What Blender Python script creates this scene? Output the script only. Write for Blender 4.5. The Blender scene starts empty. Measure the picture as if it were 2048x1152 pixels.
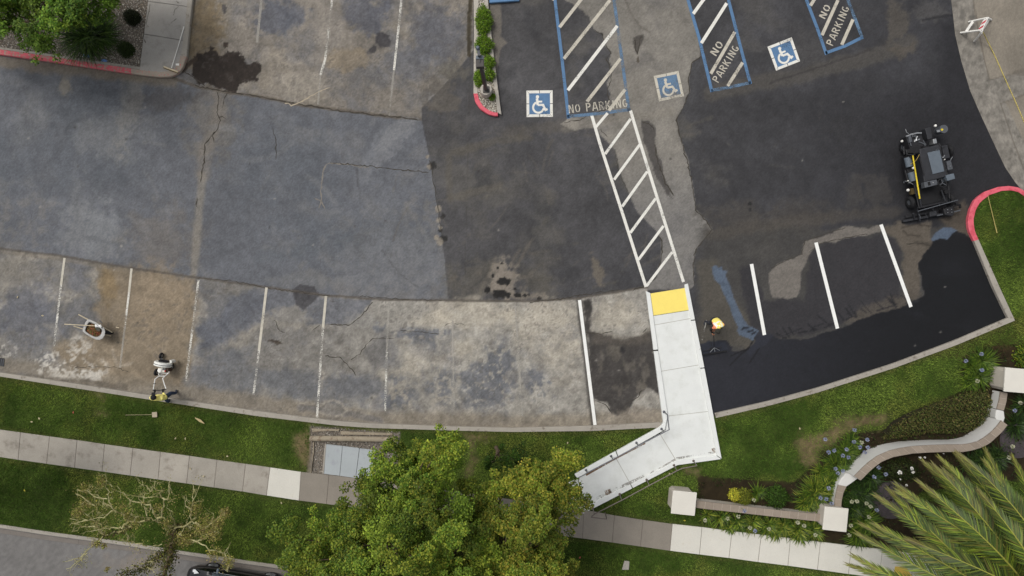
import bpy, math, random
import numpy as np
from mathutils import Vector, Matrix

# ------------------------------------------------------------------ camera, sky, sun, exposure
H = 28.4          # drone height above the asphalt
F = 1363.0        # focal length in pixels of the 2048-wide photograph
scn = bpy.context.scene
cam_data = bpy.data.cameras.new("camera")
cam_data.sensor_width = 36.0
cam_data.lens = 36.0 * F / 2048.0
cam_data.clip_end = 2000.0
cam = bpy.data.objects.new("camera", cam_data)
cam.location = (0, 0, H)
scn.collection.objects.link(cam)
scn.camera = cam

SUN_EL, SUN_AZ = math.radians(58), math.radians(140)   # high, veiled sun from the upper left
world = bpy.data.worlds.new("World"); scn.world = world
world.use_nodes = True
wn, wl = world.node_tree.nodes, world.node_tree.links
bg = wn["Background"]
sky = wn.new("ShaderNodeTexSky"); sky.sky_type = 'NISHITA'; sky.sun_disc = False
sky.sun_elevation = SUN_EL; sky.sun_rotation = math.radians(90) - SUN_AZ
sky.dust_density = 4.0; sky.air_density = 1.0
hs = wn.new("ShaderNodeHueSaturation"); hs.inputs["Saturation"].default_value = 0.22
wl.new(sky.outputs[0], hs.inputs["Color"]); wl.new(hs.outputs[0], bg.inputs[0])
bg.inputs[1].default_value = 0.118

sd = bpy.data.lights.new("sun", 'SUN'); sd.energy = 1.5; sd.angle = math.radians(24); sd.color = (1, 0.96, 0.9)
sun = bpy.data.objects.new("sun", sd)
sv = Vector((math.cos(SUN_EL) * math.cos(SUN_AZ), math.cos(SUN_EL) * math.sin(SUN_AZ), math.sin(SUN_EL)))
sun.rotation_euler = sv.to_track_quat('Z', 'Y').to_euler()
sun.location = sv * 40
scn.collection.objects.link(sun)
vs = scn.view_settings
vs.view_transform = 'Standard'; vs.look = 'None'; vs.gamma = 1.0; vs.use_curve_mapping = False
vs.exposure = 0.0

# ------------------------------------------------------------------ helpers
rng = np.random.default_rng(7)
random.seed(7)
COL = scn.collection
ORG = {}

def P(px, py, z=0.0):
    """photo pixel + known height of the thing it lies on -> world point"""
    s = (H - z) / F
    return Vector(((px - 1024) * s, (576 - py) * s, z))

def PP(pts, z=0.0): return [P(x, y, z) for x, y in pts]

def crop(ox, oy, sc):
    """coordinates measured in an enlarged crop -> photo pixels -> world"""
    return lambda x, y, z=0.0: P(ox + x / sc, oy + y / sc, z)

def lin(c):
    c = np.asarray(c, float) / 255.0
    return np.where(c <= 0.04045, c / 12.92, ((c + 0.055) / 1.055) ** 2.4)
def S(r, g, b):
    v = lin((r, g, b)); return (float(v[0]), float(v[1]), float(v[2]), 1.0)

def tag(o, label=None, cat=None, group=None, kind=None):
    if label: o["label"] = label
    if cat: o["category"] = cat
    if group: o["group"] = group
    if kind: o["kind"] = kind
    return o

def empty(name, loc, label=None, cat=None, group=None):
    o = bpy.data.objects.new(name, None); o.location = loc; o.empty_display_size = 0.2
    COL.objects.link(o); ORG[o] = Vector(loc)
    return tag(o, label, cat, group)

def link(name, me, mat, parent=None, org=None, smooth=False):
    o = bpy.data.objects.new(name, me); COL.objects.link(o)
    if mat is not None and len(me.materials) == 0:
        for m in (mat if isinstance(mat, (list, tuple)) else [mat]): me.materials.append(m)
    if parent is not None:
        o.parent = parent; ORG[o] = ORG[parent]
    else:
        o.location = org if org is not None else (0, 0, 0); ORG[o] = Vector(o.location)
    if smooth: me.polygons.foreach_set("use_smooth", np.ones(len(me.polygons), bool))
    return o

def npmesh(name, V, Fc, colors=None, alpha=None):
    """numpy mesh; Fc is (n,3) or (n,4); colours per vertex (linear)"""
    V = np.asarray(V, np.float32); Fc = np.asarray(Fc, np.int32)
    me = bpy.data.meshes.new(name)
    n, k = Fc.shape
    me.vertices.add(len(V)); me.vertices.foreach_set("co", V.ravel())
    me.loops.add(n * k); me.loops.foreach_set("vertex_index", Fc.ravel())
    me.polygons.add(n); me.polygons.foreach_set("loop_start", np.arange(0, n * k, k, dtype=np.int32))
    if colors is not None:
        a = me.color_attributes.new("Col", 'FLOAT_COLOR', 'POINT')
        c = np.ones((len(V), 4), np.float32); c[:, :3] = colors
        if alpha is not None: c[:, 3] = alpha
        a.data.foreach_set("color", c.ravel())
    me.update(calc_edges=True)
    return me

class MB:
    """collects shapes in world coordinates; build() links them as one mesh object"""
    def __init__(self): self.v = []; self.f = []; self.mi = []; self.m = 0
    def add(self, vs, fs):
        b = len(self.v); self.v += [Vector(v) for v in vs]
        for f in fs: self.f.append([b + i for i in f]); self.mi.append(self.m)
        return self
    def prism(self, pts, z0, z1=None, top=None):
        """pts: 3D outline at the top (z of each kept when z1 None); extruded down to z0"""
        T = [Vector(p) for p in pts]
        if z1 is not None: T = [Vector((p.x, p.y, z1)) for p in T]
        B = [Vector((p.x, p.y, z0)) for p in T]
        a = sum(T[i].x * T[(i + 1) % len(T)].y - T[(i + 1) % len(T)].x * T[i].y for i in range(len(T)))
        if a < 0: T.reverse(); B.reverse()
        n = len(T)
        fs = [list(range(n)), list(range(2 * n - 1, n - 1, -1))]
        fs += [[n + i, n + (i + 1) % n, (i + 1) % n, i] for i in range(n)]
        return self.add(T + B, fs)
    def sheet(self, pts):
        T = [Vector(p) for p in pts]
        a = sum(T[i].x * T[(i + 1) % len(T)].y - T[(i + 1) % len(T)].x * T[i].y for i in range(len(T)))
        if a < 0: T.reverse()
        return self.add(T, [list(range(len(T)))])
    def box(self, c, size, rz=0.0, R=None):
        c = Vector(c); h = [s / 2 for s in size]
        R = R or Matrix.Rotation(rz, 3, 'Z')
        vs = [c + R @ Vector((sx * h[0], sy * h[1], sz * h[2])) for sx in (-1, 1) for sy in (-1, 1) for sz in (-1, 1)]
        return self.add(vs, [(0, 1, 3, 2), (4, 6, 7, 5), (0, 4, 5, 1), (2, 3, 7, 6), (0, 2, 6, 4), (1, 5, 7, 3)])
    def bar(self, a, b, w, h, up=Vector((0, 0, 1))):
        a, b = Vector(a), Vector(b); d = b - a; L = d.length; x = d / L
        y = up.cross(x)
        if y.length < 1e-4: y = Vector((0, 1, 0)).cross(x)
        y.normalize(); z = x.cross(y)
        R = Matrix((x, y, z)).transposed()
        return self.box((a + b) / 2, (L, w, h), R=R)
    def tube(self, pts, rad, n=8, caps=True):
        pts = [Vector(p) for p in pts]
        if not isinstance(rad, (list, tuple)): rad = [rad] * len(pts)
        b = len(self.v); ref = None
        for i, p in enumerate(pts):
            d = (pts[min(i + 1, len(pts) - 1)] - pts[max(i - 1, 0)])
            if d.length < 1e-9: d = Vector((0, 0, 1))
            d.normalize()
            if ref is None:
                ref = Vector((1, 0, 0)) if abs(d.x) < 0.8 else Vector((0, 1, 0))
            u = (ref - d * ref.dot(d)).normalized(); w = d.cross(u); ref = u
            for k in range(n):
                a = 2 * math.pi * k / n
                self.v.append(p + (u * math.cos(a) + w * math.sin(a)) * rad[i])
        for i in range(len(pts) - 1):
            for k in range(n):
                k2 = (k + 1) % n
                self.f.append([b + i * n + k, b + i * n + k2, b + (i + 1) * n + k2, b + (i + 1) * n + k]); self.mi.append(self.m)
        if caps:
            self.f.append([b + k for k in range(n - 1, -1, -1)]); self.mi.append(self.m)
            e = b + (len(pts) - 1) * n
            self.f.append([e + k for k in range(n)]); self.mi.append(self.m)
        return self
    def lathe(self, c, axis, prof, n=20):
        """prof: list of (distance along axis, radius)"""
        ax = Vector(axis).normalized(); c = Vector(c)
        return self.tube2([c + ax * d for d, r in prof], [max(r, 1e-4) for d, r in prof], ax, n)
    def tube2(self, pts, rad, ax, n):
        ref = Vector((1, 0, 0)) if abs(ax.x) < 0.8 else Vector((0, 1, 0))
        u = (ref - ax * ref.dot(ax)).normalized(); w = ax.cross(u); b = len(self.v)
        for p, r in zip(pts, rad):
            for k in range(n):
                a = 2 * math.pi * k / n; self.v.append(p + (u * math.cos(a) + w * math.sin(a)) * r)
        for i in range(len(pts) - 1):
            for k in range(n):
                k2 = (k + 1) % n
                self.f.append([b + i * n + k, b + i * n + k2, b + (i + 1) * n + k2, b + (i + 1) * n + k]); self.mi.append(self.m)
        self.f.append([b + k for k in range(n - 1, -1, -1)]); self.mi.append(self.m)
        e = b + (len(pts) - 1) * n
        self.f.append([e + k for k in range(n)]); self.mi.append(self.m)
        return self
    def torus(self, c, axis, R, r, n=24, m=8, sq=1.0):
        ax = Vector(axis).normalized(); ref = Vector((1, 0, 0)) if abs(ax.x) < 0.8 else Vector((0, 1, 0))
        u = (ref - ax * ref.dot(ax)).normalized(); w = ax.cross(u); b = len(self.v); c = Vector(c)
        for i in range(n):
            a = 2 * math.pi * i / n; d = u * math.cos(a) + w * math.sin(a)
            for k in range(m):
                t = 2 * math.pi * k / m
                self.v.append(c + d * (R + r * math.cos(t)) + ax * (r * sq * math.sin(t)))
        for i in range(n):
            for k in range(m):
                self.f.append([b + i * m + k, b + ((i + 1) % n) * m + k, b + ((i + 1) % n) * m + (k + 1) % m, b + i * m + (k + 1) % m]); self.mi.append(self.m)
        return self
    def ribbon(self, pts, w, z=None):
        """flat strip along a polyline (markings); w scalar or list"""
        pts = [Vector(p) for p in pts]; n = len(pts)
        if not isinstance(w, (list, tuple)): w = [w] * n
        L, R = [], []
        for i in range(n):
            d0 = (pts[i] - pts[i - 1]).normalized() if i else None
            d1 = (pts[i + 1] - pts[i]).normalized() if i < n - 1 else None
            d = (d0 or d1) if (d0 is None or d1 is None) else (d0 + d1).normalized()
            nn = Vector((-d.y, d.x, 0)); k = 1.0
            if d0 is not None and d1 is not None: k = 1 / max(0.5, nn.dot(Vector((-d0.y, d0.x, 0))))
            L.append(pts[i] + nn * w[i] / 2 * k); R.append(pts[i] - nn * w[i] / 2 * k)
        vs = L + R
        return self.add(vs, [(n + i, n + i + 1, i + 1, i) for i in range(n - 1)])
    def build(self, name, mat, parent=None, org=None, smooth=False, bevel=0.0):
        if parent is not None: o0 = ORG[parent]
        else:
            if org is None:
                xs = [v.x for v in self.v]; ys = [v.y for v in self.v]; zs = [v.z for v in self.v]
                org = ((min(xs) + max(xs)) / 2, (min(ys) + max(ys)) / 2, min(zs))
            o0 = Vector(org)
        me = bpy.data.meshes.new(name)
        me.from_pydata([tuple(v - o0) for v in self.v], [], self.f)
        mats = mat if isinstance(mat, (list, tuple)) else [mat]
        for m in mats: me.materials.append(m)
        if len(mats) > 1: me.polygons.foreach_set("material_index", self.mi)
        me.update()
        o = link(name, me, None, parent, o0)
        if smooth:
            me.polygons.foreach_set("use_smooth", np.ones(len(me.polygons), bool))
            me.set_sharp_from_angle(angle=math.radians(40))
        if bevel:
            b = o.modifiers.new("bevel", 'BEVEL'); b.width = bevel; b.segments = 2; b.limit_method = 'ANGLE'
        return o

# ------------------------------------------------------------------ materials
def M(name, col, rough=0.8, var=0.12, scale=1.5, fine=0.10, fscale=45.0, bump=0.0, bscale=60.0, spec=0.3,
      col2=None, mscale=3.0, mlo=0.5, mhi=0.6, attr=False, objrand=0.0, metal=0.0, wear=None, wscale=14.0, film=1.0, trans=0.0, glossattr=False):
    """procedural material: colour (or vertex attribute) x large noise x fine noise, optional second
       colour patches (col2), per-object brightness (objrand), worn-through paint (wear)"""
    m = bpy.data.materials.new(name); m.use_nodes = True
    nt = m.node_tree; N, L = nt.nodes, nt.links
    bs = N["Principled BSDF"]; out = N["Material Output"]
    geo = N.new("ShaderNodeNewGeometry")
    def noise(sc, det=3.0, rgh=0.55):
        n = N.new("ShaderNodeTexNoise"); n.inputs["Scale"].default_value = sc
        n.inputs["Detail"].default_value = det; n.inputs["Roughness"].default_value = rgh
        L.new(geo.outputs["Position"], n.inputs["Vector"]); return n.outputs["Fac"]
    def math_(op, a, b):
        n = N.new("ShaderNodeMath"); n.operation = op
        for i, x in enumerate((a, b)):
            if isinstance(x, (int, float)): n.inputs[i].default_value = x
            else: L.new(x, n.inputs[i])
        return n.outputs[0]
    def ramp(x, lo, hi):
        n = N.new("ShaderNodeMapRange"); L.new(x, n.inputs["Value"])
        n.inputs["From Min"].default_value = lo; n.inputs["From Max"].default_value = hi
        n.interpolation_type = 'SMOOTHSTEP'; return n.outputs[0]
    if attr:
        a = N.new("ShaderNodeAttribute"); a.attribute_name = "Col"; c = a.outputs["Color"]
    else:
        a = N.new("ShaderNodeRGB"); a.outputs[0].default_value = col; c = a.outputs[0]
    if col2 is not None:
        mx = N.new("ShaderNodeMix"); mx.data_type = 'RGBA'
        L.new(ramp(noise(mscale, 5.0, 0.65), mlo, mhi), mx.inputs["Factor"])
        L.new(c, mx.inputs[6]); mx.inputs[7].default_value = col2; c = mx.outputs[2]
    k = None
    for amp, sc, det in ((var, scale, 4.0), (fine, fscale, 2.0)):
        if amp:
            t = math_('MULTIPLY_ADD', noise(sc, det), 4.0 * amp)
            t.node.inputs[2].default_value = 1 - 2.0 * amp
            k = t if k is None else math_('MULTIPLY', k, t)
    if objrand:
        oi = N.new("ShaderNodeObjectInfo")
        t = math_('MULTIPLY_ADD', oi.outputs["Random"], 2 * objrand); t.node.inputs[2].default_value = 1 - objrand
        k = t if k is None else math_('MULTIPLY', k, t)
    if k is not None:
        v = N.new("ShaderNodeVectorMath"); v.operation = 'SCALE'
        L.new(c, v.inputs[0]); L.new(k, v.inputs["Scale"]); c = v.outputs[0]
    L.new(c, bs.inputs["Base Color"])
    bs.inputs["Roughness"].default_value = rough
    bs.inputs["Specular IOR Level"].default_value = spec
    bs.inputs["Metallic"].default_value = metal
    if glossattr:
        mr = N.new("ShaderNodeMapRange"); L.new(a.outputs["Alpha"], mr.inputs["Value"])
        mr.inputs["From Min"].default_value = 0; mr.inputs["To Min"].default_value = rough; mr.inputs["To Max"].default_value = 0.42
        L.new(mr.outputs[0], bs.inputs["Roughness"])
    if bump:
        b = N.new("ShaderNodeBump"); b.inputs["Strength"].default_value = bump; b.inputs["Distance"].default_value = 0.02
        L.new(noise(bscale, 4.0), b.inputs["Height"]); L.new(b.outputs[0], bs.inputs["Normal"])
    if trans:
        t = N.new("ShaderNodeBsdfTranslucent"); L.new(c, t.inputs["Color"])
        mxs = N.new("ShaderNodeMixShader"); mxs.inputs[0].default_value = trans
        L.new(bs.outputs[0], mxs.inputs[1]); L.new(t.outputs[0], mxs.inputs[2]); L.new(mxs.outputs[0], out.inputs[0])
    if wear is not None:
        t = N.new("ShaderNodeBsdfTransparent"); mxs = N.new("ShaderNodeMixShader")
        w1 = math_('MULTIPLY_ADD', noise(wscale, 6.0, 0.8), 0.62)
        L.new(math_('MULTIPLY', noise(1.1, 3.0), 0.38), w1.node.inputs[2])
        L.new(math_('MULTIPLY', ramp(w1, wear - 0.05, wear + 0.05), film), mxs.inputs[0])
        L.new(t.outputs[0], mxs.inputs[1]); L.new(bs.outputs[0], mxs.inputs[2]); L.new(mxs.outputs[0], out.inputs[0])
    return m

# ------------------------------------------------------------------ numpy noise and masks (photo-pixel space)
def vnoise(x, y, seed=0):
    r = np.random.default_rng(seed).random((256, 256)).astype(np.float32)
    xi = np.floor(x).astype(int); yi = np.floor(y).astype(int); fx = x - xi; fy = y - yi
    fx = fx * fx * (3 - 2 * fx); fy = fy * fy * (3 - 2 * fy)
    g = lambda a, b: r[a & 255, b & 255]
    return (g(xi, yi) * (1 - fx) + g(xi + 1, yi) * fx) * (1 - fy) + (g(xi, yi + 1) * (1 - fx) + g(xi + 1, yi + 1) * fx) * fy
def fbm(x, y, size, octv=4, seed=0, gain=0.55):
    s = 0; a = 1; t = 0; x = x / size; y = y / size
    for o in range(octv):
        s = s + a * vnoise(x + 17.3 * o, y + 9.1 * o, seed + o); t += a; a *= gain; x = x * 2.03; y = y * 2.03
    return s / t                                    # 0..1
def sstep(a, b, x):
    t = np.clip((x - a) / (b - a), 0, 1); return t * t * (3 - 2 * t)
def inside(x, y, poly):
    c = np.zeros(x.shape, bool); n = len(poly)
    for i in range(n):
        x0, y0 = poly[i]; x1, y1 = poly[(i + 1) % n]
        if y0 == y1: continue
        c ^= ((y0 > y) != (y1 > y)) & (x < (x1 - x0) * (y - y0) / (y1 - y0) + x0)
    return c
def pdist(x, y, pts, closed=False):
    d = np.full(x.shape, 1e9, np.float32); n = len(pts)
    for i in range(n if closed else n - 1):
        x0, y0 = pts[i]; x1, y1 = pts[(i + 1) % n]; dx, dy = x1 - x0, y1 - y0
        t = np.clip(((x - x0) * dx + (y - y0) * dy) / (dx * dx + dy * dy + 1e-9), 0, 1)
        d = np.minimum(d, np.hypot(x - x0 - t * dx, y - y0 - t * dy))
    return d
class Paint:
    """albedo field of a surface: base tone, patches, stains, all in photo-pixel coordinates"""
    def __init__(self, x, y, base):
        self.x, self.y = x, y
        self.c = np.empty(x.shape + (3,), np.float32); self.c[:] = base
        self.g = np.zeros(x.shape, np.float32)
        self.wx = (fbm(x, y, 22, 5, 51, .65) - .5); self.wy = (fbm(x, y, 22, 5, 77, .65) - .5)
        self.n = fbm(x, y, 30, 5, 5) - .5; self.nf = fbm(x, y, 9, 3, 15) - .5; self.n2 = fbm(x, y, 5, 2, 25) - .5
    def mix(self, m, col, k=1.0):
        m = (m * k)[..., None]; self.c = self.c * (1 - m) + np.asarray(col, np.float32) * m
    def mul(self, m, f):
        self.c = self.c * (1 + (m * (f - 1))[..., None])
    def sel(self, pts, pad):
        xs = [p[0] for p in pts]; ys = [p[1] for p in pts]
        return (self.x > min(xs) - pad) & (self.x < max(xs) + pad) & (self.y > min(ys) - pad) & (self.y < max(ys) + pad)
    def poly(self, pts, col, k=1.0, soft=2.0, rag=10.0, gloss=None, ret=False):
        q = self.sel(pts, soft + rag + 4); m = np.zeros(self.x.shape, np.float32)
        x = self.x[q] + rag * self.wx[q] * 2; y = self.y[q] + rag * self.wy[q] * 2
        d = pdist(x, y, pts, True); d = np.where(inside(x, y, pts), d, -d)
        m[q] = sstep(-soft, soft, d)
        if ret: return m
        self.mix(m, col, k)
        if gloss is not None: self.g = self.g * (1 - m) + gloss * m
        return m
    def blob(self, cx, cy, rx, ry, col, k=1.0, soft=0.5, rag=0.8, ang=0.0, brk=0.0):
        R = 1.7 * max(rx, ry); q = (abs(self.x - cx) < R) & (abs(self.y - cy) < R)
        a = math.radians(ang); dx = self.x[q] - cx; dy = self.y[q] - cy
        u = (dx * math.cos(a) + dy * math.sin(a)) / rx; v = (-dx * math.sin(a) + dy * math.cos(a)) / ry
        m = np.zeros(self.x.shape, np.float32)
        e = 1 - np.hypot(u, v) + rag * ((self.n[q] + 0.6 * self.nf[q]) * 1.6 + (.9 * self.n2[q] + .5 * self.nf[q]) * (1.0 if max(rx, ry) < 20 else .35))
        m[q] = sstep(-soft * .5, soft * .5, e) * sstep(1.68, 1.3, np.hypot(u, v))
        if brk: m[q] *= sstep(brk - .12, brk + .12, .5 + self.n[q] * .8 + self.nf[q] * .9 + self.n2[q] * .7)
        self.mix(m, col, k)
    def line(self, pts, w, col, k=1.0, soft=2.0, rag=3.0, breakup=0.0):
        q = self.sel(pts, w + soft + rag + 3); m = np.zeros(self.x.shape, np.float32)
        d = pdist(self.x[q] + rag * self.wx[q] * 2, self.y[q] + rag * self.wy[q] * 2, pts)
        mm = sstep(w / 2 + soft, w / 2 - soft * .2, d)
        if breakup: mm = mm * sstep(breakup - .12, breakup + .12, .5 + self.n[q] * 1.4 + self.nf[q] * .6)
        m[q] = mm; self.mix(m, col, k)
# ------------------------------------------------------------------ ground sheet to the horizon
ground = MB().sheet([(-400, -400, -0.06), (400, -400, -0.06), (400, 400, -0.06), (-400, 400, -0.06)]).build(
    "ground", M("ground_asphalt", S(92, 90, 88), 0.9, 0.15, 0.3, 0.1, 30), org=(0, 0, 0))
tag(ground, kind="structure")

# ------------------------------------------------------------------ parking lot: a fine sheet carrying its tones and stains
def grid_px(x0, x1, y0, y1, step):
    nx = int((x1 - x0) / step) + 1; ny = int((y1 - y0) / step) + 1
    gx, gy = np.meshgrid(np.linspace(x0, x1, nx), np.linspace(y0, y1, ny))
    return gx.astype(np.float32), gy.astype(np.float32)
def grid_faces(ny, nx):
    i = np.arange(ny * nx).reshape(ny, nx)
    return np.stack([i[1:, :-1], i[1:, 1:], i[:-1, 1:], i[:-1, :-1]], -1).reshape(-1, 4)
def grid_verts(gx, gy, z):
    z = np.zeros_like(gx) + z; s = (H - z) / F
    return np.stack([(gx - 1024) * s, (576 - gy) * s, z], -1).reshape(-1, 3)

gx, gy = grid_px(-170, 2215, -125, 900, 2.45)
T = Paint(gx, gy, (99, 101, 106))
big = fbm(gx, gy, 260, 4, 3) - .5; mid = fbm(gx, gy, 70, 4, 31) - .5; sml = fbm(gx, gy, 14, 3, 91) - .5
stk = fbm(gx * 0.35 + gy * 0.1, gy * 1.3 - gx * 0.25, 40, 4, 44) - .5
# main lot, weathered blue grey
T.c *= (1 + .16 * big + .14 * mid + .10 * sml)[..., None]
T.mix(sstep(.08, .3, mid + .5 * stk), (114, 113, 113), .5)
T.mix(sstep(.1, .3, -mid), (84, 87, 92), .35)
T.mix(sstep(.07, .24, big + .6 * sml), (112, 106, 98), .35)
for cx, cy, rx, ry, a in ((700, 480, 150, 60, 10), (100, 330, 160, 60, 0), (560, 330, 110, 80, 0), (170, 220, 90, 40, -10)):
    T.blob(cx, cy, rx, ry, (88, 92, 98), .5, 1.2, .9, a)
T.blob(185, 470, 55, 75, (122, 124, 126), .75, .9, 1.0); T.blob(260, 210, 22, 90, (116, 114, 110), .6, .9, .9, 10)
T.blob(230, 270, 60, 45, (118, 119, 120), .5, .9, 1.0); T.blob(130, 170, 18, 22, (128, 122, 112), .8, .6, .8)
T.blob(425, 240, 46, 70, (116, 109, 99), .5, 1.3, 1.3); T.blob(330, 195, 60, 22, (80, 78, 78), .7, .7, 1., -10)
T.blob(800, 540, 110, 45, (112, 113, 116), .7, 1., 1.); T.blob(760, 300, 20, 60, (116, 118, 122), .6, .7, .9, 35)
T.blob(790, 285, 16, 70, (118, 119, 122), .6, .6, .9, 40); T.blob(600, 560, 60, 18, (112, 112, 112), .6, .8, 1)
T.blob(330, 480, 70, 60, (108, 102, 96), .5, 1., 1.); T.blob(60, 250, 26, 60, (112, 113, 114), .4, .8, 1., 20)
for r, cx, cy, a0, a1 in ((95, 40, 250, -70, 60), (120, 60, 330, -40, 40), (70, 190, 300, 180, 300), (150, 620, 470, 10, 90), (110, 300, 120, 20, 150)):
    T.line([(cx + r * math.cos(math.radians(t)), cy + r * math.sin(math.radians(t))) for t in np.linspace(a0, a1, 10)], 7, (80, 82, 86), .4, 4, 3, .45)
for i in range(26):                                   # old tyre streaks
    x0, y0 = rng.uniform(0, 840), rng.uniform(190, 520); a = rng.normal(-0.2, .9); L_ = rng.uniform(40, 130)
    T.line([(x0, y0), (x0 + L_ * math.cos(a), y0 - L_ * math.sin(a))], rng.uniform(2, 6), (88, 90, 94) if i % 2 else (118, 117, 115), .35, 4, 5, .48)
T.line([(404, 350), (400, 400), (394, 470), (388, 548)], 9, (130, 124, 114), .7, 8, 3); T.line([(438, 190), (436, 240), (410, 300), (404, 350)], 16, (120, 113, 104), .55, 14, 8)
for i in range(40):                                   # faint broad swirls and scuffs
    cx, cy, r = rng.uniform(-50, 850), rng.uniform(150, 620), rng.uniform(20, 160); a0 = rng.uniform(0, 6.28); a1 = a0 + rng.uniform(.4, 1.8)
    T.line([(cx + r * math.cos(t), cy + r * .8 * math.sin(t)) for t in np.linspace(a0, a1, 9)], rng.uniform(2, 9), (84, 86, 91) if i % 2 else (117, 117, 118), .42, 5, 4, .44)
for x0, y0, x1, y1, w, c in ((285, 160, 240, 300, 22, (118, 116, 113)), (180, 240, 150, 480, 26, (112, 113, 115)), (60, 230, 90, 380, 16, (88, 90, 95)), (520, 520, 700, 470, 18, (90, 94, 99)), (640, 250, 560, 430, 24, (92, 95, 100)), (780, 400, 740, 580, 30, (108, 110, 114)), (830, 470, 700, 560, 14, (112, 113, 116))):
    T.line([(x0, y0), (x1, y1)], w, c, .5, 14, 14, .42)
# dust along the left kerb
T.line([(-170, 112), (0, 122), (200, 145), (345, 160)], 16, (122, 112, 98), .75, 12, 8)

# top-left stalls: brown grey, patchy sealer
SEAM_C = [(340, 152), (390, 172), (445, 183), (520, 193), (600, 211), (700, 222), (778, 233), (843, 239)]
polyC = SEAM_C + [(843, 215), (880, 180), (915, 140), (946, 102), (948, 0), (948, -130), (360, -130), (372, 60)]
mC = T.poly(polyC, 0, soft=1.2, rag=2, ret=True)
cC = np.array((121, 115, 107)) * (1 + .25 * mid + .25 * big + .12 * sml)[..., None]
cC = cC * 1.0; T.c = T.c * (1 - mC[..., None]) + cC * mC[..., None]
TC = T.c.copy()
T.mix(mC * sstep(-.05, .22, fbm(gx, gy, 80, 6, 61, .65) - .5), (99, 100, 104), .6)
T.mix(mC * sstep(.0, .24, fbm(gx, gy, 55, 6, 67, .65) - .5), (138, 130, 117), .6)
T.blob(405, 45, 38, 90, (112, 98, 76), .8, 1., .8); T.blob(560, 30, 50, 38, (84, 87, 96), .75, .8, 1.)
T.blob(735, 25, 45, 42, (82, 84, 92), .75, .7, 1.); T.blob(880, 60, 50, 60, (90, 91, 97), .7, .9, 1.)
T.blob(650, 80, 26, 90, (134, 128, 120), .6, .8, 1., 8); T.blob(600, 170, 60, 25, (150, 143, 132), .6, .9, 1.)
T.blob(700, 120, 38, 22, (132, 120, 102), .7, .9, 1.2); T.blob(820, 130, 60, 30, (98, 99, 104), .6, .9, 1.)
T.blob(765, 82, 13, 18, (62, 60, 62), .9, .4, .5, 10); T.blob(745, 100, 12, 6, (64, 62, 63), .9, .4, .5, -35)
T.poly([(842, 236), (843, 214), (880, 178), (915, 140), (946, 97), (946, 122), (905, 150), (870, 190)], (134, 131, 127), .85, 2, 6)
T.poly([(384, 128), (392, 112), (420, 104), (450, 102), (475, 108), (490, 122), (505, 118), (522, 128), (520, 150), (505, 158), (490, 160), (478, 172), (455, 180), (430, 178), (402, 165), (386, 150)],
       (48, 42, 38), .97, 1.6, 20)                    # wet oil stain
T.line([(392, 118), (372, 132), (366, 142)], 7, (64, 55, 47), .9, 2, 3); T.blob(452, 88, 6, 6, (60, 52, 46), .9, .4, .6); T.blob(449, 18, 5, 10, (66, 64, 66), .8, .4, .6)
T.line(SEAM_C, 4, (92, 84, 74), .8, 2.5, 3)
T.poly([(843, 238), (800, 232), (778, 250), (745, 300), (768, 305), (800, 270)], (122, 123, 125), .6, 3, 8)

# right half: dark sealed asphalt
polyB = [(843, 239), (843, 215), (880, 180), (915, 140), (946, 102), (948, -130), (2215, -130), (2215, 900), (897, 900), (897, 598), (889, 520), (878, 430), (860, 320)]
mB = T.poly(polyB, 0, soft=1.0, rag=1.2, ret=True)
tone = sstep(900, 1900, gx + .35 * (gy - 300))[..., None]
cB = (np.array((76, 75, 76)) * (1 - tone) + np.array((56, 56, 59)) * tone) * (1 + .30 * mid + .25 * big + .12 * sml)[..., None]
T.c = T.c * (1 - mB[..., None]) + cB * mB[..., None]
T.mix(mB * sstep(.06, .26, fbm(gx, gy, 90, 5, 161) - .5 + .4 * stk) * sstep(1900, 1300, gx), (92, 89, 84), .55)
T.mix(mB * sstep(.1, .25, fbm(gx, gy, 60, 4, 261) - .5), (56, 56, 58), .5)
for i in range(46):
    x0, y0 = rng.uniform(900, 1900), rng.uniform(250, 590); a = rng.normal(0.35, .35) if i % 3 else rng.normal(1.1, .3); L_ = rng.uniform(30, 120)
    T.line([(x0, y0), (x0 + L_ * math.cos(a), y0 - L_ * math.sin(a))], rng.uniform(2, 5), (92, 88, 80) if x0 < 1420 else (72, 70, 68), .38, 4, 4, .5)
T.line([(905, 305), (990, 283), (1060, 275)], 9, (92, 87, 78), .5, 6, 6); T.line([(905, 395), (960, 380), (1000, 372)], 9, (94, 89, 80), .5, 6, 6)
T.line([(897, 315), (900, 400)], 8, (92, 87, 78), .45, 6, 5); T.blob(1100, 255, 90, 14, (92, 87, 80), .5, 1., 1., -5)
T.blob(960, 560, 60, 40, (92, 88, 80), .6, 1., 1.); T.blob(1195, 540, 9, 26, (105, 98, 88), .8, .8, 1., -20)
T.blob(1075, 560, 40, 26, (88, 84, 76), .5, 1., 1., 40); T.blob(880, 190, 30, 38, (92, 87, 80), .7, .7, 1.2); T.blob(905, 145, 26, 18, (96, 92, 84), .7, .7, 1.2)
T.poly([(978, 5), (1000, 2), (1004, 30), (1003, 75), (1013, 85), (1000, 100), (996, 140), (990, 160), (980, 60)], (112, 106, 98), .8, 1.5, 5)
T.line([(929, 600), (940, 120), (946, 20)], 0.5, (60, 56, 50), .3, 1, 1)
T.line([(941, 0), (938, 60), (938, 110)], 7, (62, 56, 44), .9, 2, 4)            # moss along the island kerb
for x, y, r in ((886, 432, 5), (877, 420, 4), (888, 478, 7), (880, 460, 4), (864, 332, 7)):
    T.blob(x, y, r, r, (44, 43, 42), .9, .5, .8)
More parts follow.
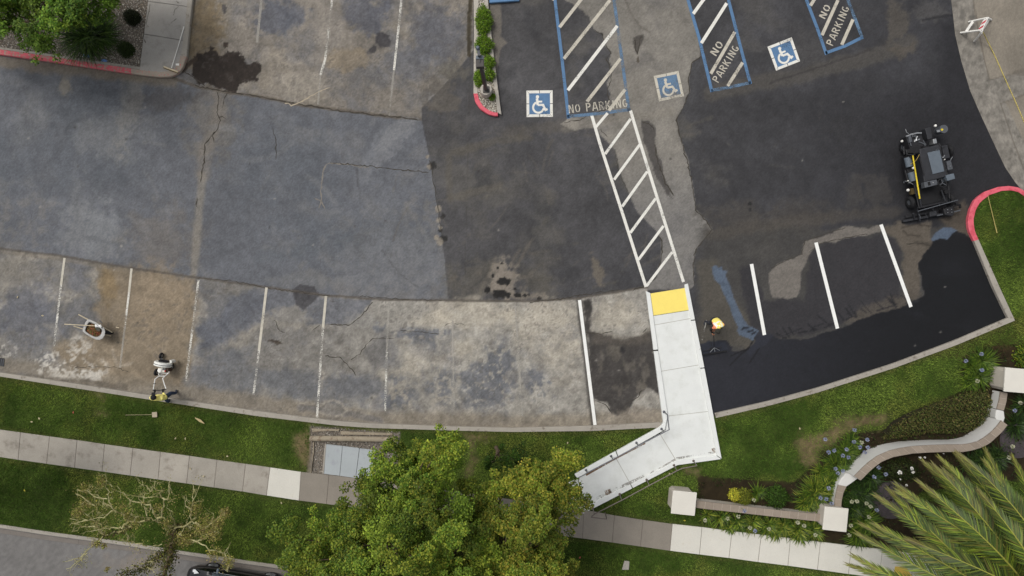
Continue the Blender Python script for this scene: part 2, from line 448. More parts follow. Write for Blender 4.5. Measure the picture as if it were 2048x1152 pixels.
for x, y, r in ((877, 418, 5), (876, 440, 4), (880, 455, 4), (880, 484, 6), (858, 334, 4), (855, 313, 3), (873, 475, 4)):
    T.blob(x, y, r, r, (140, 132, 120), .9, .6, .8)
for i in range(60):                                    # curved sweeping marks left by brooms and squeegees
    cx, cy, r = rng.uniform(880, 1480), rng.uniform(330, 760), rng.uniform(60, 220); a0 = rng.uniform(0, 6.28); a1 = a0 + rng.uniform(.3, .9)
    T.line([(cx + r * math.cos(t), cy + r * math.sin(t)) for t in np.linspace(a0, a1, 7)], rng.uniform(.8, 3), (98, 93, 85) if i % 3 else (58, 57, 58), .36, 2.5, 2, .46)
for x0, y0, x1, y1 in ((1000, 590, 1070, 470), (985, 590, 1040, 500), (960, 585, 990, 520), (1045, 590, 1065, 540), (1035, 560, 1060, 545), (900, 560, 960, 545), (1190, 520, 1205, 555)):
    T.line([(x0, y0), (x1, y1)], 4, (104, 98, 89), .5, 4, 6, .42)
# light halo + fresh black drips by the seam
T.blob(1010, 565, 24, 38, (128, 120, 110), .9, .7, 1.1); T.blob(1040, 592, 45, 8, (120, 112, 102), .8, .8, 1)
for x, y, rx, ry in ((1008, 563, 14, 7), (1000, 590, 16, 9), (986, 551, 3, 3), (995, 536, 2.5, 2.5), (1004, 527, 2, 2), (1035, 590, 8, 5), (1050, 591, 4, 2.6), (1058, 590, 3, 3), (1078, 597, 5, 3.5), (975, 580, 5, 6), (1018, 590, 4, 7), (1030, 578, 4, 3)):
    T.blob(x, y, rx, ry, (38, 37, 36), 1, .3, .6)

# unsealed light strip through the accessible bays
polyE = [(1125, -130), (1130, 0), (1165, 20), (1178, 35), (1190, 60), (1205, 68), (1210, 92), (1222, 104), (1218, 126), (1225, 142), (1213, 166), (1222, 188), (1214, 212),
         (1180, 226), (1140, 236), (1120, 250), (1150, 262), (1192, 254), (1205, 275), (1230, 300), (1240, 345), (1256, 385), (1275, 425), (1310, 462), (1324, 480), (1322, 522), (1311, 556), (1286, 578),
         (1375, 582), (1388, 570), (1386, 530), (1391, 500), (1408, 478), (1426, 462), (1411, 440), (1391, 420), (1386, 380), (1376, 320), (1363, 285), (1352, 240), (1366, 215), (1370, 200), (1379, 185), (1376, 163), (1384, 125), (1402, 113), (1400, 90), (1388, 40), (1372, 0), (1372, -130)]
mE = T.poly(polyE, 0, soft=1.0, rag=4, ret=True)
cE = np.array((124, 120, 113)) * (1 + .22 * mid + .2 * big + .1 * sml)[..., None]
T.c = T.c * (1 - mE[..., None]) + cE * mE[..., None]
T.mix(mE * sstep(.04, .2, fbm(gx, gy, 60, 4, 311) - .5), (104, 101, 98), .6)
T.mix(mE * sstep(280, 420, gy) * sstep(1180, 1330, gx), (108, 107, 107), .5)
T.poly([(1279, 243), (1300, 240), (1312, 258), (1310, 285), (1322, 320), (1332, 365), (1347, 395), (1334, 386), (1312, 350), (1298, 312), (1288, 280)], (72, 69, 67), .85, 1.2, 6)
T.poly([(1266, 76), (1284, 68), (1288, 74), (1280, 92), (1275, 110), (1268, 96)], (78, 74, 70), .95, 1.2, 3); T.blob(1276, 120, 3, 6, (60, 52, 40), .9, .5, .6)
T.line([(1250, 0), (1268, 35), (1280, 55), (1300, 65)], 2, (96, 91, 85), .7, 2, 4)
T.line([(1130, 255), (1240, 235), (1340, 225)], 12, (128, 122, 112), .4, 8, 5)
T.poly([(1228, 150), (1300, 160), (1330, 215), (1262, 225)], (132, 127, 119), .4, 12, 12)
T.line([(1425, 185), (1500, 168), (1600, 150), (1760, 108), (1820, 85)], 22, (84, 80, 74), .6, 12, 8)
T.blob(1790, 45, 24, 40, (84, 79, 72), .7, .8, 1.1); T.blob(1810, 100, 26, 16, (86, 80, 72), .6, .8, 1.1); T.blob(1860, 25, 30, 18, (88, 86, 84), .5, .8, 1.)
T.line([(1540, 165), (1650, 130), (1740, 100)], 2.5, (56, 54, 54), .6, 2, 3); T.line([(1846, 40), (1870, 34), (1904, 30)], 3, (40, 40, 42), .7, 2, 3)
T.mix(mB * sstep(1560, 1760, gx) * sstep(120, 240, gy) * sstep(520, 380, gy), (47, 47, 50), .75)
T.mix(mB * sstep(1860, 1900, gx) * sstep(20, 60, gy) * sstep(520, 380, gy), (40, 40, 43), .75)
T.blob(1855, 340, 95, 130, (38, 38, 41), .75, 1.2, .5)  # machine's occlusion halo painted into the asphalt as darker, fresher sealer
T.blob(1752, 385, 25, 40, (74, 71, 68), .5, .9, 1.1); T.blob(1710, 390, 16, 34, (72, 69, 66), .5, .9, 1.1); T.blob(1600, 430, 60, 30, (74, 70, 66), .5, 1, 1)
T.blob(1480, 440, 70, 30, (76, 72, 67), .55, 1., 1.); T.blob(1500, 408, 4, 3, (40, 40, 40), .9, .5, .6)

# lower right stalls
mG = sstep(0, 6, gy - (448 + 18 * (fbm(gx, gy, 50, 4, 404) - .5) * 2)) * sstep(1386, 1392, gx)
T.mix(mG * sstep(1380, 1420, gx), (70, 68, 65), .7)
T.poly([(1392, 520), (1430, 520), (1440, 560), (1500, 640), (1510, 700), (1400, 690), (1398, 600)], (82, 78, 71), .8, 8, 12)
T.poly([(1478, 540), (1500, 520), (1530, 600), (1610, 600), (1618, 510), (1660, 482), (1765, 466), (1790, 475), (1805, 500), (1802, 560), (1790, 600), (1740, 620), (1660, 660), (1540, 680), (1505, 660), (1490, 600)], (52, 51, 54), .88, 5, 12)
T.poly([(1536, 548), (1552, 530), (1585, 518), (1604, 505), (1610, 482), (1632, 475), (1660, 468), (1690, 452), (1738, 456), (1758, 448), (1768, 460), (1732, 470), (1690, 478), (1642, 487), (1622, 503), (1612, 522), (1603, 545), (1600, 575), (1592, 595), (1570, 600), (1548, 594), (1538, 575)],
       (112, 107, 101), .95, 1.2, 5)
T.poly([(1764, 455), (1800, 445), (1815, 450), (1862, 442), (1864, 480), (1862, 500), (1845, 520), (1838, 545), (1845, 575), (1830, 600), (1808, 602), (1805, 540), (1812, 510), (1796, 480)], (92, 85, 76), .9, 4, 10)
T.poly([(1690, 645), (1720, 615), (1770, 595), (1800, 590), (1840, 575), (1846, 590), (1815, 612), (1770, 630), (1720, 648)], (82, 76, 69), .75, 5, 14)
T.line([(1805, 455), (1830, 448), (1858, 452)], 1.6, (64, 58, 52), .8, 2, 3); T.line([(1806, 460), (1816, 470), (1840, 472)], 1.6, (64, 58, 52), .8, 2, 3)
T.blob(1845, 487, 22, 5, (66, 61, 55), .8, .6, .8, 8); T.blob(1500, 420, 3, 3, (42, 42, 43), .8, .5, .5)
T.poly([(1880, 440), (1930, 400), (1940, 430), (1945, 480), (1915, 462)], (82, 74, 64), .75, 6, 9)
T.line([(1420, 470), (1500, 455), (1600, 440), (1700, 430), (1790, 425)], 16, (78, 73, 67), .5, 10, 8)
# fresh, still damp sealer
polyF = [(1396, 688), (1420, 682), (1452, 680), (1462, 696), (1462, 706), (1490, 704), (1506, 690), (1512, 672), (1535, 672), (1560, 680), (1600, 680), (1675, 661), (1700, 650), (1746, 630), (1790, 618), (1826, 604), (1850, 592), (1846, 560), (1836, 530), (1862, 494), (1866, 478), (1900, 468), (1915, 460), (1950, 482),
         (1996, 582), (2035, 645), (1900, 700), (1640, 790), (1420, 850), (1400, 740)]
T.poly(polyF, (21, 22, 25), 1.0, 1.2, 6, gloss=.55)
mF = T.poly(polyF, 0, soft=1.2, rag=6, ret=True)
T.mix(mF * sstep(1880, 1430, gx) * sstep(540, 680, gy), (44, 45, 52), .8); kd = pdist(gx, gy, [(1428, 827), (1536, 803), (1636, 776), (1786, 728), (1911, 681), (2017, 636)])
T.mix(mF * sstep(.05, .35, stk + .5 * mid), (33, 34, 39), .35)
for i in range(34):                                    # squeegee drag marks off the wet edge
    u = rng.random(); x0 = 1545 + u * 285; y0 = 682 - u * 78 + rng.uniform(-6, 4)
    L_ = rng.uniform(8, 34); a = math.radians(rng.choice([125, 20, 150]) + rng.normal(0, 9))
    T.line([(x0, y0), (x0 + L_ * math.cos(a), y0 - L_ * math.sin(a))], rng.uniform(.8, 2.2), (36, 36, 39), .8, 1.5, 2)
for a in ([(1460, 730), (1500, 692), (1510, 672)], [(1500, 725), (1520, 695)], [(1462, 712), (1490, 700), (1520, 690)]):
    T.line(a, 1.6, (22, 22, 25), .8, 1.5, 2)

# puddled, still liquid sealer
T.poly([(1400, 688), (1413, 684), (1424, 680), (1440, 681), (1450, 686), (1456, 700), (1430, 707), (1408, 712), (1402, 700)], (40, 43, 52), .95, 1.2, 4, gloss=.8)
T.poly([(1508, 665), (1520, 664), (1548, 672), (1530, 690), (1512, 700), (1498, 716), (1494, 704), (1504, 690), (1512, 676)], (42, 44, 52), .9, 2, 5, gloss=.8)
mW = T.poly([(1423, 535), (1430, 530), (1436, 536), (1442, 532), (1446, 540), (1456, 541), (1452, 550), (1460, 570), (1466, 590), (1473, 612), (1482, 630), (1496, 650), (1508, 656), (1518, 662), (1510, 672), (1505, 682), (1492, 676), (1478, 672), (1473, 662), (1476, 655), (1466, 636), (1457, 608), (1447, 588), (1442, 572), (1430, 560), (1427, 548)], (82, 94, 110), .97, 1.0, 3.5, gloss=.9)
T.poly([(1862, 478), (1872, 465), (1888, 454), (1904, 455), (1915, 460), (1904, 468), (1896, 478), (1880, 476), (1866, 482)], (80, 92, 108), .97, 1.0, 3, gloss=.9)
T.mix(mW * sstep(.0, .2, fbm(gx, gy, 8, 3, 2020) - .5), (66, 76, 90), .5)
for a in ([(1484, 660), (1488, 656), (1496, 656)], [(1496, 664), (1506, 661)], [(1504, 668), (1512, 664)]): T.line(a, 2.5, (30, 32, 38), .8, 1.5, 2)
# lower stalls (row along the lawn)
SEAM_D = [(-170, 476), (0, 497), (130, 513), (265, 537), (395, 555), (535, 575), (650, 590), (770, 600), (897, 601), (1060, 603), (1160, 596), (1294, 574)]
polyD = SEAM_D + [(1330, 860), (1330, 900), (-170, 900)]
mD = T.poly(polyD, 0, soft=1.3, rag=1.5, ret=True)
u = sstep(500, 950, gx)[..., None]
cD = (np.array((117, 114, 109)) * (1 - u) + np.array((150, 146, 138)) * u) * (1 + .14 * mid + .14 * big + .12 * sml)[..., None]
T.c = T.c * (1 - mD[..., None]) + cD * mD[..., None]
T.mix(mD * sstep(680, 400, gx) * sstep(-.06, .2, fbm(gx, gy, 70, 6, 501, .66) - .5 + .06 * sstep(330, 430, gx)), (100, 101, 105), .62)
T.mix(mD * sstep(500, 640, gx) * sstep(1180, 1050, gx) * sstep(620, 720, gy) * sstep(-.04, .2, fbm(gx, gy, 45, 6, 511, .68) - .48), (104, 104, 107), .62)
T.mix(mD * sstep(.06, .2, fbm(gx, gy, 40, 5, 521) - .5), (156, 149, 137), .5)
T.mix(mD * sstep(.1, .22, fbm(gx, gy, 12, 4, 523) - .5), (98, 93, 87), .35)
T.poly([(196, 530), (262, 537), (395, 556), (398, 600), (385, 700), (372, 770), (250, 770), (130, 745), (110, 690), (180, 660), (200, 600)], (131, 117, 97), .8, 12, 22)
T.blob(215, 560, 18, 40, (128, 110, 82), .7, .9, .8); T.blob(320, 600, 60, 60, (136, 122, 103), .6, 1., .8)
T.blob(60, 620, 60, 70, (96, 98, 106), .6, 1., 1.1); T.blob(30, 545, 40, 30, (126, 121, 112), .7, .9, 1.1); T.blob(155, 540, 22, 40, (104, 105, 110), .7, .9, 1.)
T.poly([(535, 577), (650, 592), (745, 600), (720, 630), (690, 652), (640, 650), (560, 640), (530, 620)], (99, 101, 107), .8, 3, 10)
T.poly([(470, 590), (535, 578), (525, 640), (440, 690), (400, 700), (400, 650), (440, 630)], (90, 93, 101), .75, 8, 16)
T.blob(590, 632, 42, 22, (134, 129, 120), .7, .8, 1.); T.blob(720, 640, 30, 14, (128, 126, 122), .5, .8, 1)
T.poly([(586, 578), (600, 568), (630, 572), (637, 590), (622, 605), (606, 620), (592, 610), (590, 595)], (72, 71, 73), .95, 1.2, 6)
T.blob(545, 682, 11, 3, (60, 52, 46), .95, .5, 1., 8); T.blob(555, 686, 8, 2.5, (66, 58, 50), .9, .5, 1.)
T.poly([(400, 720), (440, 705), (505, 690), (512, 790), (450, 790), (400, 775)], (100, 102, 106), .65, 16, 24)
T.poly([(512, 745), (560, 740), (640, 745), (636, 790), (560, 790), (514, 775)], (100, 102, 106), .7, 12, 24)
T.poly([(650, 760), (700, 745), (770, 760), (770, 795), (700, 800), (648, 790)], (98, 100, 105), .7, 12, 24)
T.poly([(725, 705), (745, 680), (775, 677), (775, 720), (750, 745)], (108, 106, 104), .8, 4, 12)
for x, y, rx, ry in ((800, 785, 24, 26), (880, 770, 24, 26), (975, 770, 40, 34), (840, 690, 20, 26), (880, 665, 22, 8), (1000, 720, 22, 30), (1080, 770, 26, 30), (1095, 690, 20, 24), (760, 655, 10, 8), (1135, 665, 14, 12), (815, 665, 22, 8)):
    T.blob(x, y, rx * 1.1, ry * 1.1, (100, 102, 107), .8, 1.0, 1.3, 0, .42)
for x, y, rx, ry in ((870, 640, 45, 14), (960, 625, 60, 26), (1080, 640, 60, 34), (1110, 700, 40, 40), (830, 720, 30, 30), (925, 700, 26, 20), (1225, 635, 46, 26)):
    T.blob(x, y, rx, ry, (174, 166, 151), .6, 1.2, 1.)
T.line([(-170, 715), (0, 728), (180, 756), (370, 785), (512, 806), (672, 828), (800, 840), (1024, 846), (1190, 842), (1320, 838)], 20, (128, 119, 105), .7, 14, 8)
T.line([(600, 815), (700, 828), (760, 840)], 8, (98, 97, 98), .6, 6, 6)
T.blob(665, 820, 24, 13, (122, 118, 112), .8, .3, .3); T.blob(720, 828, 14, 8, (124, 119, 112), .6, .4, .3)
for a in ([(640, 812), (650, 803), (668, 800), (685, 808), (694, 822), (680, 832), (655, 832), (640, 824)],):
    T.line(a, 3, (156, 149, 138), .7, 2, 2)
# white lime / efflorescence patch by the kerb
for x, y, rx, ry in ((105, 720, 26, 14), (140, 735, 45, 20), (160, 700, 18, 18), (180, 748, 22, 10), (10, 700, 16, 12), (85, 730, 18, 8)):
    T.blob(x, y, rx * 1.15, ry * 1.15, (186, 181, 172), .68, 1.6, 1.6, 0, .55)
T.line([(225, 700), (235, 735), (265, 725)], 3, (160, 152, 140), .4, 3, 4)
T.line([(60, 755), (180, 765), (260, 775)], 8, (84, 78, 70), .55, 5, 6, .5)
# dark bay beside the ramp
T.poly([(1166, 600), (1180, 598), (1182, 660), (1235, 678), (1300, 668), (1302, 640), (1312, 640), (1336, 845), (1325, 800), (1312, 785), (1296, 775), (1272, 795), (1255, 818), (1235, 830), (1224, 825), (1212, 805), (1190, 800), (1182, 760)],
       (63, 60, 58), .95, 3, 9)
T.poly([(1183, 660), (1225, 668), (1250, 672), (1300, 664), (1300, 690), (1180, 690)], (98, 91, 82), .5, 8, 10)
for i in range(16):
    x0 = rng.uniform(1195, 1290); y0 = rng.uniform(690, 780)
    T.blob(x0, y0, rng.uniform(3, 9), rng.uniform(4, 18), (98, 93, 85), .55, .9, 1.3, rng.uniform(-20, 20))
T.line([(1158, 600), (1170, 700), (1188, 850)], 10, (66, 63, 60), .7, 3, 3)
T.blob(1245, 700, 5, 6, (48, 47, 48), .8, .5, .6); T.blob(1270, 830, 40, 14, (132, 123, 111), .6, .9, 1.); T.blob(1215, 845, 20, 8, (138, 130, 118), .6, .9, 1.)
T.line(SEAM_D, 3, (86, 80, 73), .8, 2, 1.5)
T.line([(0, 503), (130, 519), (265, 543)], 5, (118, 110, 98), .5, 3, 2)
mot = fbm(gx, gy, 17, 5, 1300, .72) - .5; mot2 = fbm(gx, gy, 7, 3, 1310, .7) - .5
T.c *= (1 + (.42 * mot + .2 * mot2) * (.35 + .65 * np.clip(mD + mC, 0, 1)))[..., None]
T.mix(np.clip(mD + mC, 0, 1) * sstep(.12, .22, mot2 + .5 * mot) * sstep(-.05, .1, mid), (84, 80, 76), .45)
# pebbly fine mottle
T.c *= (1 + .13 * (rng.random(gx.shape, dtype=np.float32) - .5) + .10 * sml)[..., None]
for i in range(60):                                   # grit and flecks
    x0, y0 = rng.uniform(-150, 1900), rng.uniform(200, 820)
    T.blob(x0, y0, rng.uniform(1.5, 3), rng.uniform(1.5, 3), (170, 165, 155) if rng.random() < .45 else (52, 50, 48), .5, .9, .3)
T.c = np.clip(T.c, 4, 250)
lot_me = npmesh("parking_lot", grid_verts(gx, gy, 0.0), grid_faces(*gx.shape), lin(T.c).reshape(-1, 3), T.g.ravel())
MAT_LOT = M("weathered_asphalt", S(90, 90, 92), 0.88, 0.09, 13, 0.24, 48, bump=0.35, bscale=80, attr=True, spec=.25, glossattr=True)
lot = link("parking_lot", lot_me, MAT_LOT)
tag(lot, kind="structure")

# ------------------------------------------------------------------ cracks: narrow ragged dark strips
MAT_CRACK = M("crack_dark", S(68, 64, 58), 1.0, 0.2, 4, 0.2, 40, spec=.1)
def crack(pts, w=1.6, jit=2.0, z=0.005, mat=None, name="crack"):
    out, ws = [], []
    for i in range(len(pts) - 1):
        (x0, y0), (x1, y1) = pts[i], pts[i + 1]; d = math.hypot(x1 - x0, y1 - y0); n = max(1, int(d / 5))
        for k in range(n):
            t = k / n; out.append(P(x0 + (x1 - x0) * t + rng.normal(0, jit * .45), y0 + (y1 - y0) * t + rng.normal(0, jit * .45), z))
            ws.append(max(.25, w * (0.35 + 1.1 * rng.random())) * H / F)
    out.append(P(*pts[-1], z)); ws.append(.3 * H / F)
    return MB().ribbon(out, ws).build(name, mat or MAT_CRACK, lot)
crack([(436, 184), (438, 205), (434, 225), (440, 240), (432, 262), (420, 275), (410, 290), (409, 320), (403, 350), (401, 365)], 1.9)
crack([(436, 235), (444, 233), (452, 238)], 1.4); crack([(394, 396), (393, 412), (395, 415)], 2); crack([(455, 184), (448, 200), (444, 216)], 1.2)
crack([(430, 262), (424, 270), (428, 285)], 1.4); crack([(409, 300), (400, 297)], 1.2); crack([(545, 256), (552, 285), (552, 320)], 1.3); crack([(390, 172), (445, 183), (520, 193), (575, 205)], 2.2); crack([(575, 205), (700, 224), (840, 240)], 2.4)
crack([(368, 143), (395, 160), (410, 172)], 2)
crack([(660, 326), (730, 332), (790, 338), (858, 345)], 1.6); crack([(395, 556), (470, 562), (540, 577), (660, 592)], 1.2); crack([(720, 592), (790, 598), (895, 601)], 1.2)
crack([(1130, 245), (1160, 240), (1183, 228), (1225, 214), (1214, 188), (1224, 150), (1214, 120), (1222, 104), (1208, 85), (1204, 68), (1190, 60)], 1.5)
crack([(1202, 66), (1206, 72)], 3)
crack([(1402, 113), (1384, 125), (1376, 163), (1379, 185), (1366, 215), (1352, 240), (1364, 288)], 2.0); crack([(1364, 288), (1377, 330), (1386, 385), (1392, 420), (1412, 442), (1426, 460), (1408, 478), (1392, 500), (1386, 535), (1388, 572)], 1.8)
crack([(1308, 290), (1318, 330), (1332, 368), (1348, 392)], 2.2); crack([(1285, 244), (1300, 248), (1308, 262)], 1.5); crack([(1268, 78), (1275, 110), (1282, 70)], 1.5)
crack([(1316, 470), (1324, 482), (1322, 520), (1312, 556), (1286, 574), (1265, 582)], 1.8); crack([(1230, 300), (1238, 345), (1256, 385)], 1.0); crack([(1200, 258), (1216, 275)], 1.0)
crack([(1060, 604), (1120, 598), (1160, 590), (1240, 580)], 1.6); crack([(1170, 664), (1200, 668), (1225, 662)], 1.2); crack([(1285, 665), (1295, 655)], 1.2)
crack([(1190, 800), (1212, 810), (1224, 828)], 1.5); crack([(1250, 810), (1275, 795), (1285, 780)], 1.5)
crack([(700, 720), (720, 708), (735, 685), (745, 677), (788, 677)], 1.4); crack([(650, 712), (680, 715), (700, 735), (712, 752)], 1.6); crack([(745, 604), (725, 630), (700, 650), (655, 648)], 1.6); crack([(890, 650), (905, 645), (935, 650)], 1.); crack([(800, 660), (840, 664), (880, 668)], 1.2)
crack([(548, 640), (560, 662), (570, 665)], 1.2); crack([(625, 660), (640, 650)], 1.3); crack([(860, 320), (875, 410), (884, 470)], 1.3); crack([(1690, 455), (1660, 465), (1632, 474), (1610, 482), (1602, 508), (1560, 526), (1540, 540)], 1.3)
crack([(1735, 468), (1690, 476), (1640, 487), (1618, 505)], 1.2); crack([(1812, 488), (1840, 486), (1862, 492)], 1.8); crack([(150, 735), (225, 733), (260, 745)], 1.)
MAT_FILL = M("crack_filler", S(138, 132, 124), 0.9, 0.15, 6, 0.2, 40, wear=.44, wscale=24, film=.8)
MAT_STICK = M("bleached_wood", S(170, 158, 138), 0.8, .12, 8, .15, 60)
crack([(638, 416), (643, 402), (641, 385), (646, 345), (652, 330), (660, 326), (700, 330), (740, 336)], 2.6, 1.5, 0.004, MAT_FILL, "crack_filler"); crack([(643, 402), (628, 396)], 2.2, 1.5, .004, MAT_FILL, "crack_filler"); crack([(643, 402), (650, 420)], 2, 1.5, .004, MAT_FILL, "crack_filler")

# ------------------------------------------------------------------ painted markings
WHITE = M("line_paint_white", S(222, 220, 212), .7, .08, 6, .06, 60, wear=.41, wscale=34)
WORN = M("line_paint_worn", S(216, 213, 204), .8, .1, 6, .1, 60, wear=.505, wscale=24, film=.95)
FAINT = M("line_paint_faint", S(186, 182, 173), .85, .1, 6, .1, 60, wear=.46, wscale=34, film=.45)
FRESH = M("line_paint_fresh", S(232, 232, 228), .65, .05, 6, .05, 60, wear=.28, wscale=22)
BLUE = M("stall_paint_blue", S(88, 121, 156), .75, .12, 5, .12, 50, wear=.42, wscale=34)
BLUEW = M("stall_paint_blue_worn", S(100, 128, 156), .8, .12, 5, .12, 50, wear=.48, wscale=34, film=.9)
OLD = M("line_paint_dusty", S(196, 190, 176), .8, .12, 6, .1, 60, wear=.43, wscale=36, film=.95)
def mark(pts, w, mat, z=0.009, name="parking_line"):
    pts = [(np.array(pts[i]) * (1 - t) + np.array(pts[i + 1]) * t) for i in range(len(pts) - 1) for t in (0, .5)] + [np.array(pts[-1])]
    return MB().ribbon([P(x, y, z) for x, y in pts], w * H / F).build(name, mat, lot)
for a, b, w, m in (((129, 516), (122, 570), 4.5, OLD), ((122, 570), (108, 692), 4.2, WORN), ((263, 537), (258, 585), 4.5, OLD), ((258, 585), (250, 650), 4, WORN), ((250, 650), (240, 735), 4, FAINT), ((397, 560), (372, 762), 4.2, WORN), ((533, 575), (518, 700), 5, OLD), ((518, 700), (507, 790), 4.5, WORN),
                   ((652, 592), (646, 655), 5, OLD), ((646, 655), (634, 835), 4.5, WORN), ((778, 603), (774, 700), 4.5, FAINT), ((774, 700), (770, 822), 4.2, WORN), ((905, 640), (908, 815), 4, FAINT), ((1030, 610), (1045, 832), 4, FAINT),
                   ((523, 0), (514, 85), 5, FAINT), ((530, -70), (523, 0), 5, WORN), ((664, 0), (650, 120), 4.5, WORN), ((650, 120), (641, 150), 5, WORN), ((641, 150), (636, 210), 4, FAINT), ((675, -90), (664, 0), 6, OLD), ((803, 0), (788, 140), 4.5, WORN), ((788, 140), (778, 232), 4, FAINT), ((812, -90), (803, 0), 6, OLD)):
    mark([a, b], w, m)
mark([(1159, 600), (1174, 720), (1190, 850)], 6.5, FRESH)
for a, b in (((1503, 528), (1529, 670)), ((1632, 485), (1675, 657)), ((1762, 449), (1822, 614))): mark([a, b], 7, FRESH)
# crosswalk from the accessible aisle to the ramp
c3 = lambda x, y: (1024 + x / 4, y / 4)
c7 = lambda x, y: (1024 + x / 4, 288 + y / 4)
c4 = lambda x, y: (1536 + x / 4, y / 4)
mark([(1183, 229), (1200, 288), (1246, 430), (1292, 574)], 6, WHITE, name="crosswalk_line"); mark([(1261, 221), (1281, 288), (1322, 420), (1367, 564)], 6, WHITE, name="crosswalk_line")
for a, b in ((c3(765, 905), c3(672, 1015)), (c3(950, 950), c7(745, 80)), (c7(1022, 5), c7(817, 285)), (c7(1082, 220), c7(882, 500)), (c7(1150, 435), c7(947, 710)), (c7(1212, 655), c7(1012, 925)), (c7(1282, 865), c7(1077, 1135))):
    mark([a, b], 5.5, WHITE, .013, "crosswalk_stripe")
# blue access aisles
for pts, m in (([(1098, -90), (1110, 0), (1124, 118), (1137, 237)], BLUE), ([(1134, 233), (1198, 227), (1261, 219)], BLUEW), ([(1212, -90), (1228, 0), (1240, 90), (1258, 222)], BLUEW),
               ([(1350, -95), (1376, 0), (1398, 75), (1424, 184)], BLUE), ([(1422, 181), (1462, 174), (1502, 165)], BLUEW), ([(1434, -90), (1457, 0), (1480, 90), (1501, 168)], BLUE),
               ([(1578, -90), (1613, 0), (1634, 55), (1653, 109)], BLUE), ([(1651, 106), (1690, 92), (1726, 74)], BLUE), ([(1665, -80), (1696, 0), (1725, 77)], BLUEW)):
    mark(pts, 6.2, m, .011, "aisle_outline")
for a, b, m in ((c3(550, 0), c3(380, 218), OLD), (c3(785, 0), c3(415, 470), OLD), (c3(842, 207), c3(447, 722), WHITE), (c3(868, 470), c3(600, 813), OLD), (c3(905, 715), c3(775, 885), OLD),
                (c3(1530, 0), c3(1450, 110), WHITE), (c3(1718, 25), c3(1515, 345), WHITE), (c3(1783, 255), c3(1590, 590), OLD), (c3(1845, 500), c3(1725, 688), OLD),
                (c4(368, 0), c4(340, 45), OLD), (c4(560, 0), c4(432, 282), OLD), (c4(680, 155), c4(590, 358), OLD),
                (c3(720, -220), c3(550, 0), OLD), (c3(320, 0), c3(345, -40), OLD), (c3(1640, -150), c3(1530, 0), WHITE), (c4(450, -150), c4(368, 0), OLD)):
    mark([a, b], 6.5, m, .013, "aisle_stripe")
# stencilled lettering
arc = lambda cx, cy, rx, ry, a0, a1, n=7: [(cx + rx * math.cos(math.radians(t)), cy + ry * math.sin(math.radians(t))) for t in np.linspace(a0, a1, n)]
GLY = {'N': [[(.08, 0), (.08, 1)], [(.52, 0), (.52, 1)], [(.14, .95), (.46, .05)]],
       'O': [arc(.3, .5, .23, .43, 100, 260), arc(.3, .5, .23, .43, -80, 80)],
       'P': [[(.08, 0), (.08, 1)], [(.18, .93)] + arc(.3, .72, .2, .21, 90, -90) + [(.18, .51)]],
       'A': [[(.02, 0), (.25, 1)], [(.35, 1), (.58, 0)], [(.17, .28), (.43, .28)]],
       'R': [[(.08, 0), (.08, 1)], [(.18, .93)] + arc(.3, .72, .2, .21, 90, -90) + [(.18, .51)], [(.3, .46), (.52, 0)]],
       'K': [[(.08, 0), (.08, 1)], [(.18, .48), (.5, 1)], [(.24, .52), (.54, 0)]],
       'I': [[(.15, 0), (.15, 1)]], 'G': [arc(.3, .5, .23, .43, 60, 260, 9), arc(.3, .5, .23, .43, -85, -10, 5), [(.34, .4), (.56, .4)]]}
LW = {'I': .3, ' ': .35}
def lettering(txt, start, end, cap, mat, name):
    """start/end: baseline ends in photo pixels, cap: letter height in pixels"""
    a, b = Vector(start), Vector(end); d = (b - a); L_ = d.length; d.normalize(); up = Vector((d.y, -d.x))
    tot = sum(LW.get(ch, .6) + .16 for ch in txt) - .16; sc = L_ / tot; x = 0; mb = MB()
    for ch in txt:
        for st in GLY.get(ch, []):
            mb.ribbon([P(*(a + d * ((x + u_) * sc) + up * (v_ * cap)), .017) for u_, v_ in st], .125 * max(sc, cap * .85) * H / F)
        x += LW.get(ch, .6) + .16
    return mb.build(name, mat, lot)
lettering("NO PARKING", (1138, 227), (1256, 214), 17, OLD, "no_parking_lettering")
lettering("NO", c3(1632, 452), c3(1695, 355), 15, OLD, "no_parking_lettering"); lettering("PARKING", c3(1650, 665), c3(1822, 385), 15, OLD, "no_parking_lettering")
lettering("NO", c4(455, 155), c4(505, 55), 14, OLD, "no_parking_lettering"); lettering("PARKING", c4(518, 370), c4(655, 65), 15, OLD, "no_parking_lettering")
